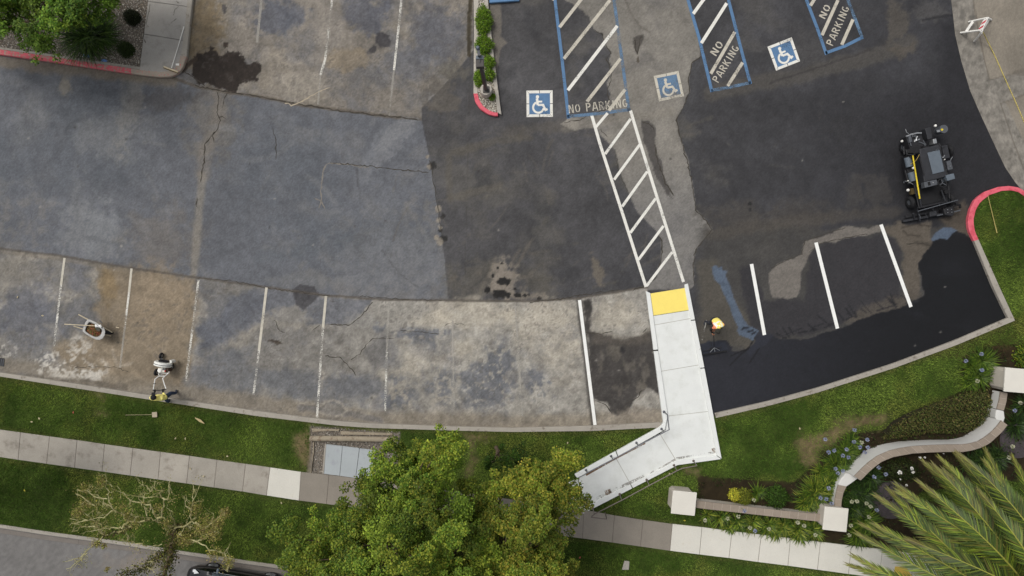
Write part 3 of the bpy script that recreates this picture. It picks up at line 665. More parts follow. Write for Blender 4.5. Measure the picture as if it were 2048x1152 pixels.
# wheelchair symbols: blue field, white border tiles, white figure
def isa(c, wearb, wearw):
    c = [Vector(p) for p in c]                        # tl,tr,br,bl
    q = lambda u_, v_: (c[0] * (1 - u_) + c[1] * u_) * (1 - v_) + (c[3] * (1 - u_) + c[2] * u_) * v_
    pt = lambda u_, v_, z: P(*q(u_, v_), z)
    base = MB().sheet([pt(0.1, .1, .009), pt(.9, .1, .009), pt(.9, .9, .009), pt(.1, .9, .009)]).build("accessible_symbol", wearb, lot)
    g = .012; b = .105
    for (u0, u1) in ((0, .5), (.5, 1)):
        for lo, hi, hor in ((0, b, True), (1 - b, 1, True), (0, b, False), (1 - b, 1, False)):
            e0 = u0 + (g if u0 else 0); e1 = u1 - (g if u1 < 1 else 0)
            i0 = e0 if u0 else b + g; i1 = e1 if u1 < 1 else 1 - b - g
            outer = lo == 0
            A = [(e0, lo if outer else hi), (e1, lo if outer else hi), (i1, hi if outer else lo), (i0, hi if outer else lo)]
            if not hor: A = [(y_, x_) for x_, y_ in A]
            MB().sheet([pt(x_, y_, .012) for x_, y_ in A]).build("border_tile", wearw, base)
    mb = MB(); w = .085 * (c[1] - c[0]).length * H / F
    mb.sheet([pt(.42 + .065 * math.cos(t), .24 + .065 * math.sin(t), .013) for t in np.linspace(0, 2 * math.pi, 13)[:-1]])
    for st, k in (([(.40, .30), (.43, .55)], 1.1), ([(.43, .545), (.63, .545), (.72, .74), (.80, .70)], 1.0), ([(.42, .42), (.6, .42)], .8), ([(.36, .45)] + [(.45 + .2 * math.cos(t), .64 + .2 * math.sin(t)) for t in np.radians(np.linspace(225, 10, 13))], .9)):
        mb.ribbon([pt(x_, y_, .013 + .0015 * k) for x_, y_ in st], w * k)
    mb.build("wheelchair_figure", wearw, base)
isa([c3(115, 725), c3(325, 722), c3(327, 935), c3(117, 937)], BLUE, WHITE)
isa([c3(1133, 608), c3(1332, 567), c3(1377, 770), c3(1177, 812)], BLUEW, OLD)
isa([c4(-5, 374), c4(190, 298), c4(257, 490), c4(65, 566)], BLUE, WHITE)
# ------------------------------------------------------------------ stamped concrete driveway (upper right)
def resample(pts, n):
    pts = np.asarray(pts, float); d = np.r_[0, np.cumsum(np.hypot(*np.diff(pts, axis=0).T))]
    t = np.linspace(0, d[-1], n); return np.stack([np.interp(t, d, pts[:, 0]), np.interp(t, d, pts[:, 1])], -1)
EDGE = [(1893, -125), (1902, 0), (1910, 70), (1922, 122), (1940, 182), (1960, 228), (1985, 282), (2010, 335), (2030, 365), (2060, 400), (2215, 560)]
er = resample(EDGE, 260); nW = 170
wv = np.linspace(0, 1, nW)[None, :]
dx = er[:, 0:1] + wv * (2300 - er[:, 0:1]); dy = er[:, 1:2] + wv * 0
D = Paint(dx.astype(np.float32), dy.astype(np.float32), (128, 121, 110))
m1 = fbm(dx, dy, 60, 4, 700) - .5; m2 = (.32 - np.abs(fbm(dx + 30 * D.wx, dy + 30 * D.wy, 13, 3, 710) - .5) * 2) * .55 + .5 * (fbm(dx, dy, 20, 3, 715) - .5)
D.c *= (1 + .25 * m1)[..., None]
edge_d = pdist(dx, dy, EDGE)
stamped = (edge_d < 44 + 0 * dx) | ((dy > 160 - .25 * (dx - 1978)) & (dy < 207 - .42 * (dx - 2001)) & (dx > 1970)) | ((edge_d < 56) & (dy > 190))
D.mix(stamped * 1.0, (126, 122, 115), .8)
D.c *= (1 + stamped * (.55 * m2 - .05 + .25 * (fbm(dx, dy, 7, 3, 720) - .5)))[..., None]
D.c *= (1 + .10 * (rng.random(dx.shape) - .5))[..., None]
D.blob(1925, 30, 9, 12, (94, 91, 86), .6, .5, .8); D.blob(1945, 35, 10, 5, (84, 82, 78), .6, .5, .8); D.blob(2040, 145, 14, 5, (98, 92, 84), .6, .5, .9)
D.line([(1946, -100), (1946, 0), (1962, 90), (1978, 160)], 1.2, (96, 90, 82), .7, 1.5, .5); D.line([(1978, 160), (2100, 130)], 1.2, (100, 94, 86), .7, 1.5, .5)
D.line([(2001, 207), (2100, 170)], 1.2, (96, 90, 82), .7, 1.5, .5); D.line([(2001, 207), (2023, 275), (2060, 370)], 1.2, (96, 90, 82), .7, 1.5, .5)
dz = .012 + stamped * .012 * m2
dv = np.stack([(dx - 1024) * H / F, (576 - dy) * H / F, dz], -1).reshape(-1, 3)
drive = link("driveway", npmesh("driveway", dv, grid_faces(*dx.shape), lin(np.clip(D.c, 4, 250)).reshape(-1, 3)),
             M("stamped_concrete", S(128, 121, 110), .85, .06, 6, .14, 50, bump=.5, bscale=22, attr=True))
tag(drive, kind="structure")

# ------------------------------------------------------------------ kerbs
CONC = M("kerb_concrete", S(158, 152, 142), .85, .10, 2.5, .12, 45, bump=.25, objrand=.05, col2=S(122, 114, 104), mscale=5, mlo=.55, mhi=.7)
CONC_L = M("kerb_concrete_pale", S(176, 170, 160), .85, .10, 3, .12, 45, bump=.2, col2=S(140, 132, 122), mscale=6, mlo=.56, mhi=.7)
RED = M("kerb_paint_red", S(214, 98, 112), .7, .08, 4, .08, 50, col2=S(200, 82, 96), mscale=5)
REDW = M("kerb_paint_red_worn", S(208, 98, 108), .75, .08, 4, .1, 50, col2=S(160, 146, 132), mscale=9, mlo=.50, mhi=.60)
REDF = M("kerb_paint_red_faded", S(164, 152, 138), .8, .08, 4, .1, 50, col2=S(196, 112, 112), mscale=14, mlo=.56, mhi=.64)
def kerb(outer, inner, secs, mats, z1=.15, z0=-.02, per=6, root=None, name="kerb"):
    n = secs * per + 1
    A = [P(x, y, z1) for x, y in resample(outer, n)]; B = [P(x, y, z1) for x, y in resample(inner, n)]
    if root is None:
        root = empty(name, A[0]); tag(root, kind="structure")
    for s in range(secs):
        i0, i1 = s * per, (s + 1) * per
        a, b = A[i0:i1 + 1], B[i0:i1 + 1]
        if s: a = [a[0].lerp(a[1], .012)] + a[1:]; b = [b[0].lerp(b[1], .012)] + b[1:]
        m = len(a); lo = [Vector((p.x, p.y, z0)) for p in a]; lob = [Vector((p.x, p.y, z0)) for p in b]
        r = [p.lerp(q, .12) - Vector((0, 0, 0)) for p, q in zip(a, b)]; e = [p - Vector((0, 0, .02)) for p in a]
        mb = MB(); vs = lo + e + r + b + lob; fs = []
        for k in range(4):
            fs += [(k * m + i, k * m + i + 1, (k + 1) * m + i + 1, (k + 1) * m + i) for i in range(m - 1)]
        fs += [tuple(k * m for k in range(4, -1, -1)), tuple(k * m + m - 1 for k in range(5))]
        if (a[1] - a[0]).cross(b[0] - a[0]).z < 0: fs = [tuple(reversed(f)) for f in fs]
        mb.add(vs, fs).build("kerb_section", mats[s % len(mats)] if len(mats) < secs or True else mats[0], root)
    return root
KU = [(-170, 719), (0, 745), (180, 772), (297, 790), (370, 801), (512, 822), (672, 842), (740, 847), (900, 853), (1024, 856), (1184, 852), (1322, 845)]
KL = [(-170, 727), (0, 753), (180, 781), (297, 799), (370, 810), (512, 832), (672, 851), (740, 856), (900, 861), (1024, 864), (1184, 862), (1322, 855)]
k1 = kerb(KU, KL, 11, [CONC])
RU = [(1430, 827), (1536, 803), (1636, 776), (1786, 728), (1911, 681), (2017, 636)]
RL = [(1432, 836), (1536, 812), (1636, 785), (1786, 737), (1911, 691), (2030, 641)]
k2 = kerb(RU, RL, 6, [CONC])
kerb([(2017, 636), (1988, 576), (1949, 482)], [(2030, 641), (2000, 576), (1957, 479)], 2, [CONC], root=k2)
c8 = lambda x, y: (1536 + x / 4, 288 + y / 4)
kerb([c8(*p) for p in ((1650, 776), (1608, 690), (1600, 610), (1620, 520), (1660, 440), (1740, 380), (1850, 342), (1930, 335), (2000, 345), (2048, 370), (2140, 440), (2300, 640))],
     [c8(*p) for p in ((1684, 764), (1652, 690), (1643, 610), (1662, 525), (1700, 462), (1772, 408), (1872, 374), (1945, 370), (2000, 382), (2040, 408), (2110, 470), (2260, 660))], 3, [RED], root=k2, per=10)
# island beside the accessible bays
k3 = kerb([(946.5, -60), (948, 60), (947, 187)], [(957, -60), (957, 60), (955, 187)], 2, [CONC_L], root=None)
kerb([(947, 187), (950, 203), (960, 218), (975, 228), (990, 232), (996, 231.5)], [(955, 187), (958, 199), (966, 212), (978, 221), (990, 225), (995, 225)], 1, [RED], root=k3, per=12)
kerb([(975, -60), (976, 0), (982, 60), (990, 130), (1003, 229)], [(969, -60), (968, 0), (974, 60), (983, 130), (995, 225)], 2, [CONC_L], root=k3, per=8)
# planter and walkway in the upper left
k4 = kerb([(-170, 86), (0, 109), (58, 117), (120, 126), (200, 138), (262, 147)], [(-170, 76), (0, 99), (58, 107), (120, 116), (200, 128), (262, 137)], 3, [REDW])
kerb([(-170, 76), (0, 99), (58, 107), (120, 116), (200, 128), (262, 137), (280, 139)], [(-170, 71), (0, 94), (58, 102), (120, 111), (200, 122.5), (262, 131), (280, 134)], 3, [CONC], root=k4, z1=.148)
kerb([(262, 147), (290, 151), (320, 154), (342, 153), (356, 147), (365, 136), (370, 120), (373, 112)], [(262, 137), (290, 141), (320, 144), (336, 143), (347, 138), (354, 130), (359, 121), (361, 112)], 2, [REDF], root=k4)
kerb([(373, 112), (379, 50), (386, -10), (395, -80)], [(362, 112), (370, 50), (376, -10), (385, -80)], 2, [CONC], root=k4)
# street kerb and gutter, lower left
SK = [(-170, 1026), (0, 1049), (92, 1063), (250, 1084), (350, 1100), (512, 1124), (587, 1134), (900, 1180), (1300, 1240)]
SKi = [(x, y + 7.5) for x, y in SK]; SKg = [(x, y + 18) for x, y in SK]
k5 = kerb(SKi, SK, 8, [CONC])
kerb(SKg, [(x, y + 1) for x, y in SKi], 9, [M("gutter_concrete", S(120, 114, 108), .85, .12, 2, .12, 40, objrand=.05)], z1=.006, z0=-.03, root=k5)

# ------------------------------------------------------------------ street, lower left
sx, sy = grid_px(-170, 1300, 1030, 1330, 6)
ST = Paint(sx, sy, (112, 110, 108)); ST.c *= (1 + .22 * (fbm(sx, sy, 60, 4, 801) - .5) + .12 * (rng.random(sx.shape) - .5))[..., None]
ST.blob(160, 1128, 7, 7, (84, 83, 84), .8, .6, .6); ST.blob(270, 1125, 60, 16, (132, 122, 112), .6, 1., 1.2); ST.line([(235, 1100), (236, 1152)], 2, (104, 98, 92), .6, 2, 2)
street = link("street", npmesh("street", grid_verts(sx, sy, -.006), grid_faces(*sx.shape), lin(np.clip(ST.c, 4, 250)).reshape(-1, 3)), M("street_asphalt", S(112, 110, 108), .9, .06, 4, .2, 50, bump=.3, attr=True))
tag(street, kind="structure")

# ------------------------------------------------------------------ lawn soil and planting beds
RAMP_OUT = [(1293, 580), (1376, 567), (1443, 917), (1355, 930), (1174, 1024), (1149, 949), (1319, 855), (1327, 846)]
LAWN_A = KL + [(1432, 836)] + RL[1:] + [(2000, 576), (1957, 479)] + [c8(*p) for p in ((1684, 764), (1652, 690), (1643, 610), (1662, 525), (1700, 462), (1772, 408), (1872, 374), (1945, 370), (2000, 382), (2040, 408), (2110, 470), (2260, 660))] + [(2260, 480), (2260, 1330)] + SK[::-1]
BED_TL = [(-170, -130), (296, -130), (296, 0), (279, 138), (262, 131), (200, 123), (120, 111), (58, 102), (0, 94), (-170, 71)]
ISLAND = [(957, -130), (968, -60), (968, 0), (974, 60), (983, 130), (995, 225), (990, 225), (978, 221), (966, 212), (958, 199), (955, 187), (957, 60)]
ZL = .11
BEDS = [[(1395, 952), (1480, 958), (1588, 964), (1622, 932), (1655, 900), (1690, 872), (1740, 862), (1772, 858), (1800, 838), (1880, 800), (1945, 772), (1922, 755), (1925, 712), (1960, 695), (2060, 684), (2230, 700), (2230, 985), (2000, 960), (1840, 985), (1810, 1030), (1740, 1050), (1705, 1095), (1640, 1080), (1400, 1046), (1395, 1000)],
        [(1700, 1060), (1740, 1040), (1800, 1010), (1850, 1000), (2230, 1060), (2230, 1330), (1800, 1150), (1760, 1100)]]
DIRT = [[(1590, 890), (1600, 870), (1650, 862), (1690, 850), (1720, 850), (1670, 890), (1640, 910), (1625, 940), (1605, 925)], [(1660, 840), (1720, 830), (1790, 825), (1770, 850), (1700, 855)],
        [(590, 862), (618, 855), (622, 940), (610, 940), (595, 920), (585, 890)], [(183, 783), (212, 788), (208, 805), (196, 797)], [(1365, 938), (1400, 940), (1395, 955), (1368, 952)],
        [(920, 866), (980, 868), (985, 880), (955, 885), (948, 950), (930, 960), (940, 900)], [(188, 823), (212, 828), (210, 834), (190, 832)]]
lx, ly = grid_px(-170, 2250, 370, 1330, 6)
keep = inside(lx, ly, LAWN_A) & ~inside(lx, ly, [(1296, 560), (1375, 560), (1439, 914), (1354, 926), (1174, 1018), (1152, 952), (1319, 859), (1329, 846)])
G = Paint(lx, ly, (58, 72, 30)); gn = fbm(lx, ly, 60, 4, 901) - .5
G.c *= (1 + .5 * gn + .25 * (fbm(lx, ly, 14, 3, 905) - .5))[..., None]
for b in BEDS: G.poly(b, (46, 38, 28), .95, 6, 8)
for b in DIRT: G.poly(b, (124, 104, 82), .75, 12, 18)
G.poly([(621, 850), (800, 864), (795, 975), (615, 950)], (116, 108, 98), 1, 2, 1)
G.poly([(1640, 700), (2048, 640), (2060, 700), (1920, 720)], (70, 58, 36), .4, 10, 12)
G.c *= (1 + .25 * (rng.random(lx.shape) - .5))[..., None]
zz = ZL + .03 * (fbm(lx, ly, 40, 3, 911) - .5)
vid = np.full(lx.shape, -1); fsel = keep[:-1, :-1] | keep[1:, 1:] | keep[1:, :-1] | keep[:-1, 1:]
fa = grid_faces(*lx.shape)[fsel.ravel()]
lawn = link("lawn", npmesh("lawn", grid_verts(lx, ly, zz), fa, lin(np.clip(G.c, 4, 250)).reshape(-1, 3)), M("soil_and_thatch", S(60, 70, 30), .95, .1, 6, .3, 40, bump=.6, bscale=40, attr=True, spec=.1))
tag(lawn, kind="structure")
bedm = M("bed_soil", S(112, 104, 94), .95, .15, 4, .3, 40, bump=.6, bscale=40)
tag(MB().sheet(PP(BED_TL, .10)).build("planting_bed", bedm), kind="structure")
tag(MB().sheet(PP(ISLAND, .10)).build("planting_bed", bedm), kind="structure")

# ------------------------------------------------------------------ sidewalk slabs
SLAB = M("sidewalk_concrete", S(160, 154, 144), .88, .10, 1.2, .13, 45, bump=.2, objrand=.06, col2=S(134, 127, 117), mscale=2.2, mlo=.5, mhi=.75)
SLAB_N = M("sidewalk_concrete_new", S(206, 203, 193), .85, .05, 1.5, .08, 45, objrand=.03, col2=S(196, 190, 176), mscale=6, mlo=.55, mhi=.8)
SLAB_D = M("sidewalk_concrete_dark", S(136, 129, 119), .88, .10, 1.4, .12, 45, objrand=.04)
walk = tag(empty("sidewalk", P(600, 950, .1)), kind="structure")
top = [(-160, 841), (-72, 851), (-15, 857.5), (41, 865), (99, 873), (154, 880.5), (209, 888.5), (266, 896.5), (321, 904), (379, 912), (434, 920), (491, 928), (540, 935), (602, 944), (658, 950), (720, 957.5), (782, 966), (844, 974), (906, 982.5), (968, 991), (1030, 1000), (1092, 1009), (1168, 1019.5), (1229, 1031), (1286, 1040), (1345, 1048), (1404, 1054.5), (1464, 1062.5), (1523, 1069.5), (1581, 1076.5), (1641, 1084), (1703, 1091.5), (1765, 1099), (1828, 1107), (1890, 1115)]
bot = [(-165, 892), (-77, 903), (-20, 911), (36, 919.5), (93, 927.5), (149, 935.5), (204, 943), (260, 951), (316, 959), (373, 967), (428, 975), (485, 983), (533, 991), (598, 1001), (653, 1008), (714, 1016), (776, 1024.5), (838, 1033), (900, 1041.5), (962, 1050), (1024, 1058.5), (1086, 1067), (1165, 1077), (1224, 1085), (1281, 1093), (1340, 1101.5), (1399, 1109), (1458, 1116), (1516, 1124), (1576, 1131.5), (1635, 1139.5), (1697, 1148), (1759, 1156), (1822, 1164), (1885, 1172)]
MB().prism(PP([(top[0][0], top[0][1])] + top[1:] + bot[::-1], .137), .0).build('joint_bedding', M('joint_bedding', S(112, 104, 96), .95), walk)
for i in range(len(top) - 1):
    g = .45
    q = [(top[i][0] + g, top[i][1]), (top[i + 1][0] - g, top[i + 1][1]), (bot[i + 1][0] - g, bot[i + 1][1]), (bot[i][0] + g, bot[i][1])]
    m = SLAB_N if (i == 12 or i >= 25) else (SLAB_D if 13 <= i <= 24 else SLAB)
    o = MB().prism(PP(q, .145 + .002 * (i % 3)), .0).build("slab", m, walk, bevel=.006)
MB().prism(PP([(1790, 1133), (1812, 1133), (1832, 1165), (1786, 1160)], .155), .0).build("tactile_paving", M("yellow_tactile", S(214, 184, 84), .7, .06, 4, .08, 60), walk)
# concrete walkway in the upper left
WALKC = M("walkway_concrete", S(158, 154, 148), .87, .10, 1.3, .10, 45, objrand=.03, col2=S(140, 136, 130), mscale=2.5, mlo=.5, mhi=.75)
w2 = tag(empty("walkway", P(330, 70, .1)), kind="structure")
for q in ([(296, -95), (388, -80), (379, 0), (378, 13), (296, 2)], [(296, 2.8), (377.6, 13.8), (370, 81), (288, 67.5)], [(287.8, 68.3), (370, 81.8), (366, 112), (361, 124), (352, 137), (338, 146), (320, 147), (279, 140)]):
    MB().prism(PP(q, .147), 0).build("slab", WALKC, w2, bevel=.006)
for pts in ([(300, 8), (298, 22), (294, 40), (293, 52), (297, 54)], [(357, 13), (349, 20), (346, 30)], [(353, 38), (346, 42), (341, 47)], [(288, 78), (292, 86), (289, 80)], [(298, 20), (299, 24)], [(352, 2), (358, 6)]):
    out = [P(x + rng.normal(0, .5), y + rng.normal(0, .5), .152) for x, y in resample(pts, 8)]
    MB().ribbon(out, [H / F * rng.uniform(.4, 1.5) for _ in out]).build("crack", M("crack_grey", S(100, 95, 88), 1, .1, 4, .1, 40) if "crack_grey" not in bpy.data.materials else bpy.data.materials["crack_grey"], w2)

# ------------------------------------------------------------------ concrete access ramp
RC = M("ramp_concrete", S(219, 221, 218), .8, .04, 1.6, .04, 45, objrand=.01, col2=S(208, 210, 205), mscale=2.2, mlo=.45, mhi=.75)
RCK = M("ramp_kerb_concrete", S(221, 223, 220), .8, .04, 3, .04, 45)
RJ = M("ramp_joint", S(176, 174, 166), .9)
ramp = empty("access_ramp", P(1340, 720, 0), "white concrete access ramp with low kerbs leading from the lot to the sidewalk", "ramp")
def pz(q, zs): return [P(x, y, z) for (x, y), z in zip(q, zs)]
za, zb, zc, zd, ze = .022, .03, .06, .10, .135
panels = [([(1307, 632), (1378, 621), (1381, 636.4), (1309.4, 649.4)], [za, za, zb, zb]), ([(1309.6, 650.6), (1381.3, 637.6), (1399, 729), (1322, 742)], [zb, zb, zc, zc]),
          ([(1322.2, 743.2), (1399.2, 730.2), (1416, 822.4), (1336, 831.4)], [zc, zc, zd, zd]), ([(1336, 832.6), (1416.3, 823.6), (1433.5, 911), (1352.8, 920.7), (1320.6, 867.5), (1331, 860)], [zd, zd, ze, ze, ze, ze]),
          ([(1319.4, 868.3), (1351.6, 921.4), (1261.8, 968.2), (1232.4, 915.6)], [ze] * 4), ([(1231.2, 916.2), (1260.6, 968.9), (1172, 1012.6), (1156, 957)], [ze] * 4), ([(1155, 957.5), (1171, 1013), (1176, 1029), (1130, 1024), (1134, 966)], [ze + .005] * 5)]
for a, b, z in (((1309, 650), (1381, 637), zb), ((1322, 742.6), (1399, 729.6), zc), ((1336, 832), (1416, 823), zd), ((1320, 868), (1352, 921), ze), ((1231.8, 916), (1261.2, 968.6), ze)):
    MB().ribbon([P(*a, z - .004), P(*b, z - .004)], .05).build("joint_filler", RJ, ramp)
for q, zs in panels: MB().prism(pz(q, zs), -.03).build("ramp_panel", RC, ramp)
tq = [(1301, 587), (1369, 576), (1378, 620), (1307, 631)]
tac = MB().prism(pz(tq, [.012, .012, .02, .02]), -.03).build("tactile_paving", M("yellow_truncated_domes", S(244, 222, 118), .65, .03, 4, .05, 60), ramp)
dm = MB()
for i in range(14):
    for j in range(22):
        u_, v_ = (j + .5) / 22, (i + .5) / 14
        x = (tq[0][0] * (1 - u_) + tq[1][0] * u_) * (1 - v_) + (tq[3][0] * (1 - u_) + tq[2][0] * u_) * v_
        y = (tq[0][1] * (1 - u_) + tq[1][1] * u_) * (1 - v_) + (tq[3][1] * (1 - u_) + tq[2][1] * u_) * v_
        c = P(x, y, .011 + .008 * v_); dm.lathe(c, (0, 0, 1), [(0, .016), (.006, .011)], 6)
dm.build("raised_domes", bpy.data.materials["yellow_truncated_domes"], tac)
def rkerb(o_, i_, zo):
    n = len(o_); A = pz(o_, zo); B = pz(i_, zo)
    MB().prism(A + B[::-1], -.03).build("ramp_kerb", RCK, ramp, bevel=.012)
rkerb([(1292, 582), (1307.4, 700)], [(1300.5, 586), (1316, 699)], [.05, .12]); rkerb([(1307.8, 703), (1327, 846)], [(1316.4, 702), (1335.6, 830)], [.122, .19])
rkerb([(1369.5, 569), (1376, 567), (1390, 639)], [(1369.6, 576), (1369.6, 576.1), (1381.6, 640)], [.05, .05, .09]); rkerb([(1390.4, 641), (1409, 735)], [(1382, 642), (1399.8, 736)], [.09, .15]); rkerb([(1409.3, 737), (1443.5, 917.5)], [(1400.2, 738), (1434, 911)], [.15, .22])
rkerb([(1442.5, 918.4), (1355.4, 930.4), (1266, 976.2)], [(1433.4, 911.6), (1352.4, 921.4), (1262, 968.6)], [.22] * 3); rkerb([(1264.6, 976.9), (1174, 1023.7)], [(1260.7, 969.3), (1171.5, 1013)], [.22, .22])
rkerb([(1327, 846), (1319, 854), (1233, 902)], [(1335.6, 832), (1330, 859.5), (1236.5, 912.5)], [.22] * 3); rkerb([(1231.5, 902.8), (1149, 949)], [(1235, 913.4), (1154.5, 956.4)], [.22, .22])
SCUFF = M("ramp_scuffs", S(150, 148, 142), .9, .1, 4, .1, 40, wear=.52, wscale=10)
SCUFFB = M("leaf_stain", S(122, 98, 76), .9, .1, 4, .1, 40, wear=.47, wscale=14)
for pts, w, m in (([(1352, 917), (1390, 911), (1428, 905)], 4, SCUFF), ([(1300, 947), (1325, 934), (1350, 919)], 4, SCUFF), ([(1425, 830), (1428, 870), (1430, 900)], 5, SCUFF), ([(1176, 1006), (1230, 980), (1290, 952)], 7, SCUFF), ([(1172, 950), (1230, 917), (1290, 886)], 4, SCUFFB), ([(1413, 640), (1400, 700)], 2, SCUFF),
                  ([(1210, 986), (1222, 982)], 10, SCUFFB), ([(1426, 896), (1429, 906)], 6, SCUFFB), ([(1160, 990), (1175, 1010)], 9, SCUFFB)):
    MB().ribbon([P(x, y, .150) for x, y in resample(pts, 5)], w * H / F).build("stain", m, ramp)
# hand rails
STEEL = M("galvanised_steel", S(104, 106, 112), .45, .08, 8, .06, 60, metal=.6, spec=.5)
STEELB = M("bronze_steel", S(112, 102, 96), .5, .08, 8, .06, 60, metal=.4, spec=.5)
r9 = crop(1120, 810, 4.609)
def rail(feet, tops, extra, mat, label):
    root = empty("handrail", r9(*feet[0], .2), label, "handrail", None)
    for f, t in zip(feet, tops):
        MB().tube([r9(*f, .2), r9(*t, .95)], .02).build("post", mat, root, smooth=True)
        MB().lathe(r9(*f, .215), (0, 0, 1), [(0, .055), (.012, .055), (.02, .03)], 12).build("post_foot", mat, root)
    MB().tube([r9(*p) for p in extra], .023).build("rail", mat, root, smooth=True)
rail([(958, 62), (935, 220), (703, 347), (470, 470), (240, 600)], [(990, 90), (961, 250), (722, 376), (487, 501), (252, 626)],
     [(958, 62, .22), (990, 90, .95), (1006, 228, .95), (961, 250, .95), (722, 376, .95), (487, 501, .95), (235, 634, .95)], STEEL, "grey steel handrail along the ramp kerb next to the lot's lawn strip")
rail([(1230, 515), (1050, 555), (798, 690), (550, 822), (302, 950)], [(1262, 560), (1075, 600), (824, 741), (569, 878), (317, 1006)],
     [(1262, 560, .95), (1120, 586, .95), (1075, 608, .95), (824, 741, .95), (569, 878, .95), (317, 1006, .95), (285, 1034, .95), (430, 1052, .95), (415, 990, .2)], STEELB, "bronze steel handrail outside the ramp, ending over the sidewalk")

# ------------------------------------------------------------------ utility pad with timbers
up = crop(600, 840, 8.863)
PADC = M("pad_concrete_blue", S(164, 170, 172), .8, .05, 1.5, .05, 50, col2=S(146, 148, 156), mscale=3, mlo=.5, mhi=.8)
pad = empty("utility_pad", up(700, 700, .1), "pale blue grey three panel concrete pad set in gravel beside the sidewalk", "utility pad")
for q in ([(465, 430), (750, 462), (702, 990), (425, 955)], [(755, 463), (1050, 500), (985, 1030), (708, 991)], [(1056, 502), (1340, 538), (1265, 1065), (991, 1031)]):
    MB().prism([up(x, y, .17) for x, y in q], .0).build("panel", PADC, pad, bevel=.01)
MB().prism([up(x, y, .16) for x, y in ((440, 428), (462, 430), (420, 955), (395, 950))], .0).build("edge_strip", SLAB, pad)
TIMB = M("weathered_timber", S(150, 140, 122), .85, .14, 3, .15, 40, bump=.4, bscale=30, col2=S(120, 104, 88), mscale=6, mlo=.5, mhi=.65)
MB().tube([up(180, 328, .22), up(400, 328, .22), up(900, 332, .22), up(1300, 340, .22), up(1700, 345, .22)], [.115, .12, .115, .115, .11], 10).build("timber", TIMB, smooth=True)
tag(bpy.data.objects["timber"], "long weathered grey timber log lying above the pale blue pad", "timber")
t2 = MB().prism([up(x, y, .17) for x, y in ((205, 150), (600, 165), (700, 165), (690, 200), (560, 195), (215, 215))], .05).build("timber", TIMB, bevel=.015); tag(t2, "short tapered timber wedge between the log and the kerb", "timber")
t3 = MB().prism([up(x, y, .17) for x, y in ((720, 200), (1640, 235), (1640, 275), (715, 262))], .05).build("timber", TIMB, bevel=.015); tag(t3, "flat half buried timber board behind the log beside the kerb", "timber")
t4 = MB().prism([up(x, y, .17) for x, y in ((232, 390), (250, 390), (245, 580), (215, 860), (200, 940), (180, 938), (210, 850))], .05).build("timber_edging", TIMB, bevel=.01); tag(t4, "narrow timber edging board between the dirt and the pad's gravel", "edging")

# ------------------------------------------------------------------ garden walls and pillars
CAP = M("pillar_cap", S(214, 210, 200), .8, .04, 2, .05, 50)
STUC = M("pillar_stucco", S(186, 178, 167), .9, .06, 2, .08, 50, bump=.3)
STUCW = M("wall_stucco_white", S(208, 207, 203), .85, .05, 2, .06, 50, bump=.2)
COP = M("coping_brick", S(146, 134, 121), .88, .06, 6, .12, 50, bump=.2, objrand=.09)
GROUT = M("grout", S(196, 186, 174), .9)
def pillar(q, z, label, spread=(-.02, 0)):
    C = PP(q, z); c = sum(C, Vector()) / 4
    root = empty("pillar", (c.x, c.y, .1), label, "pillar", "square garden pillars")
    MB().prism([c + (p - c) * 1.0 for p in C], z - .07, z).build("cap", CAP, root, bevel=.012)
    S_ = [c + (p - c) * .93 for p in C]; oct_ = []
    for i in range(4):
        a, b, d = S_[i], S_[i - 1], S_[(i + 1) % 4]
        oct_ += [a.lerp(b, .12), a.lerp(d, .12)]
    MB().prism(oct_, .02, z - .07).build("shaft", STUC, root, bevel=.01)
    return root
pillar([(1346.3, 981), (1394, 985.6), (1389.5, 1032), (1342, 1027)], .95, "pale square capped pillar nearest the ramp at the end of the straight wall")
pillar([(1650, 1013), (1697.5, 1017.5), (1693, 1064.6), (1645.4, 1059.4)], .95, "pale square capped pillar joining the straight wall to the curved wall")
pillar([(2011, 735), (2060, 739), (2056, 787), (2008, 783)], 1.0, "pale square capped pillar at the hedge end of the curved wall")
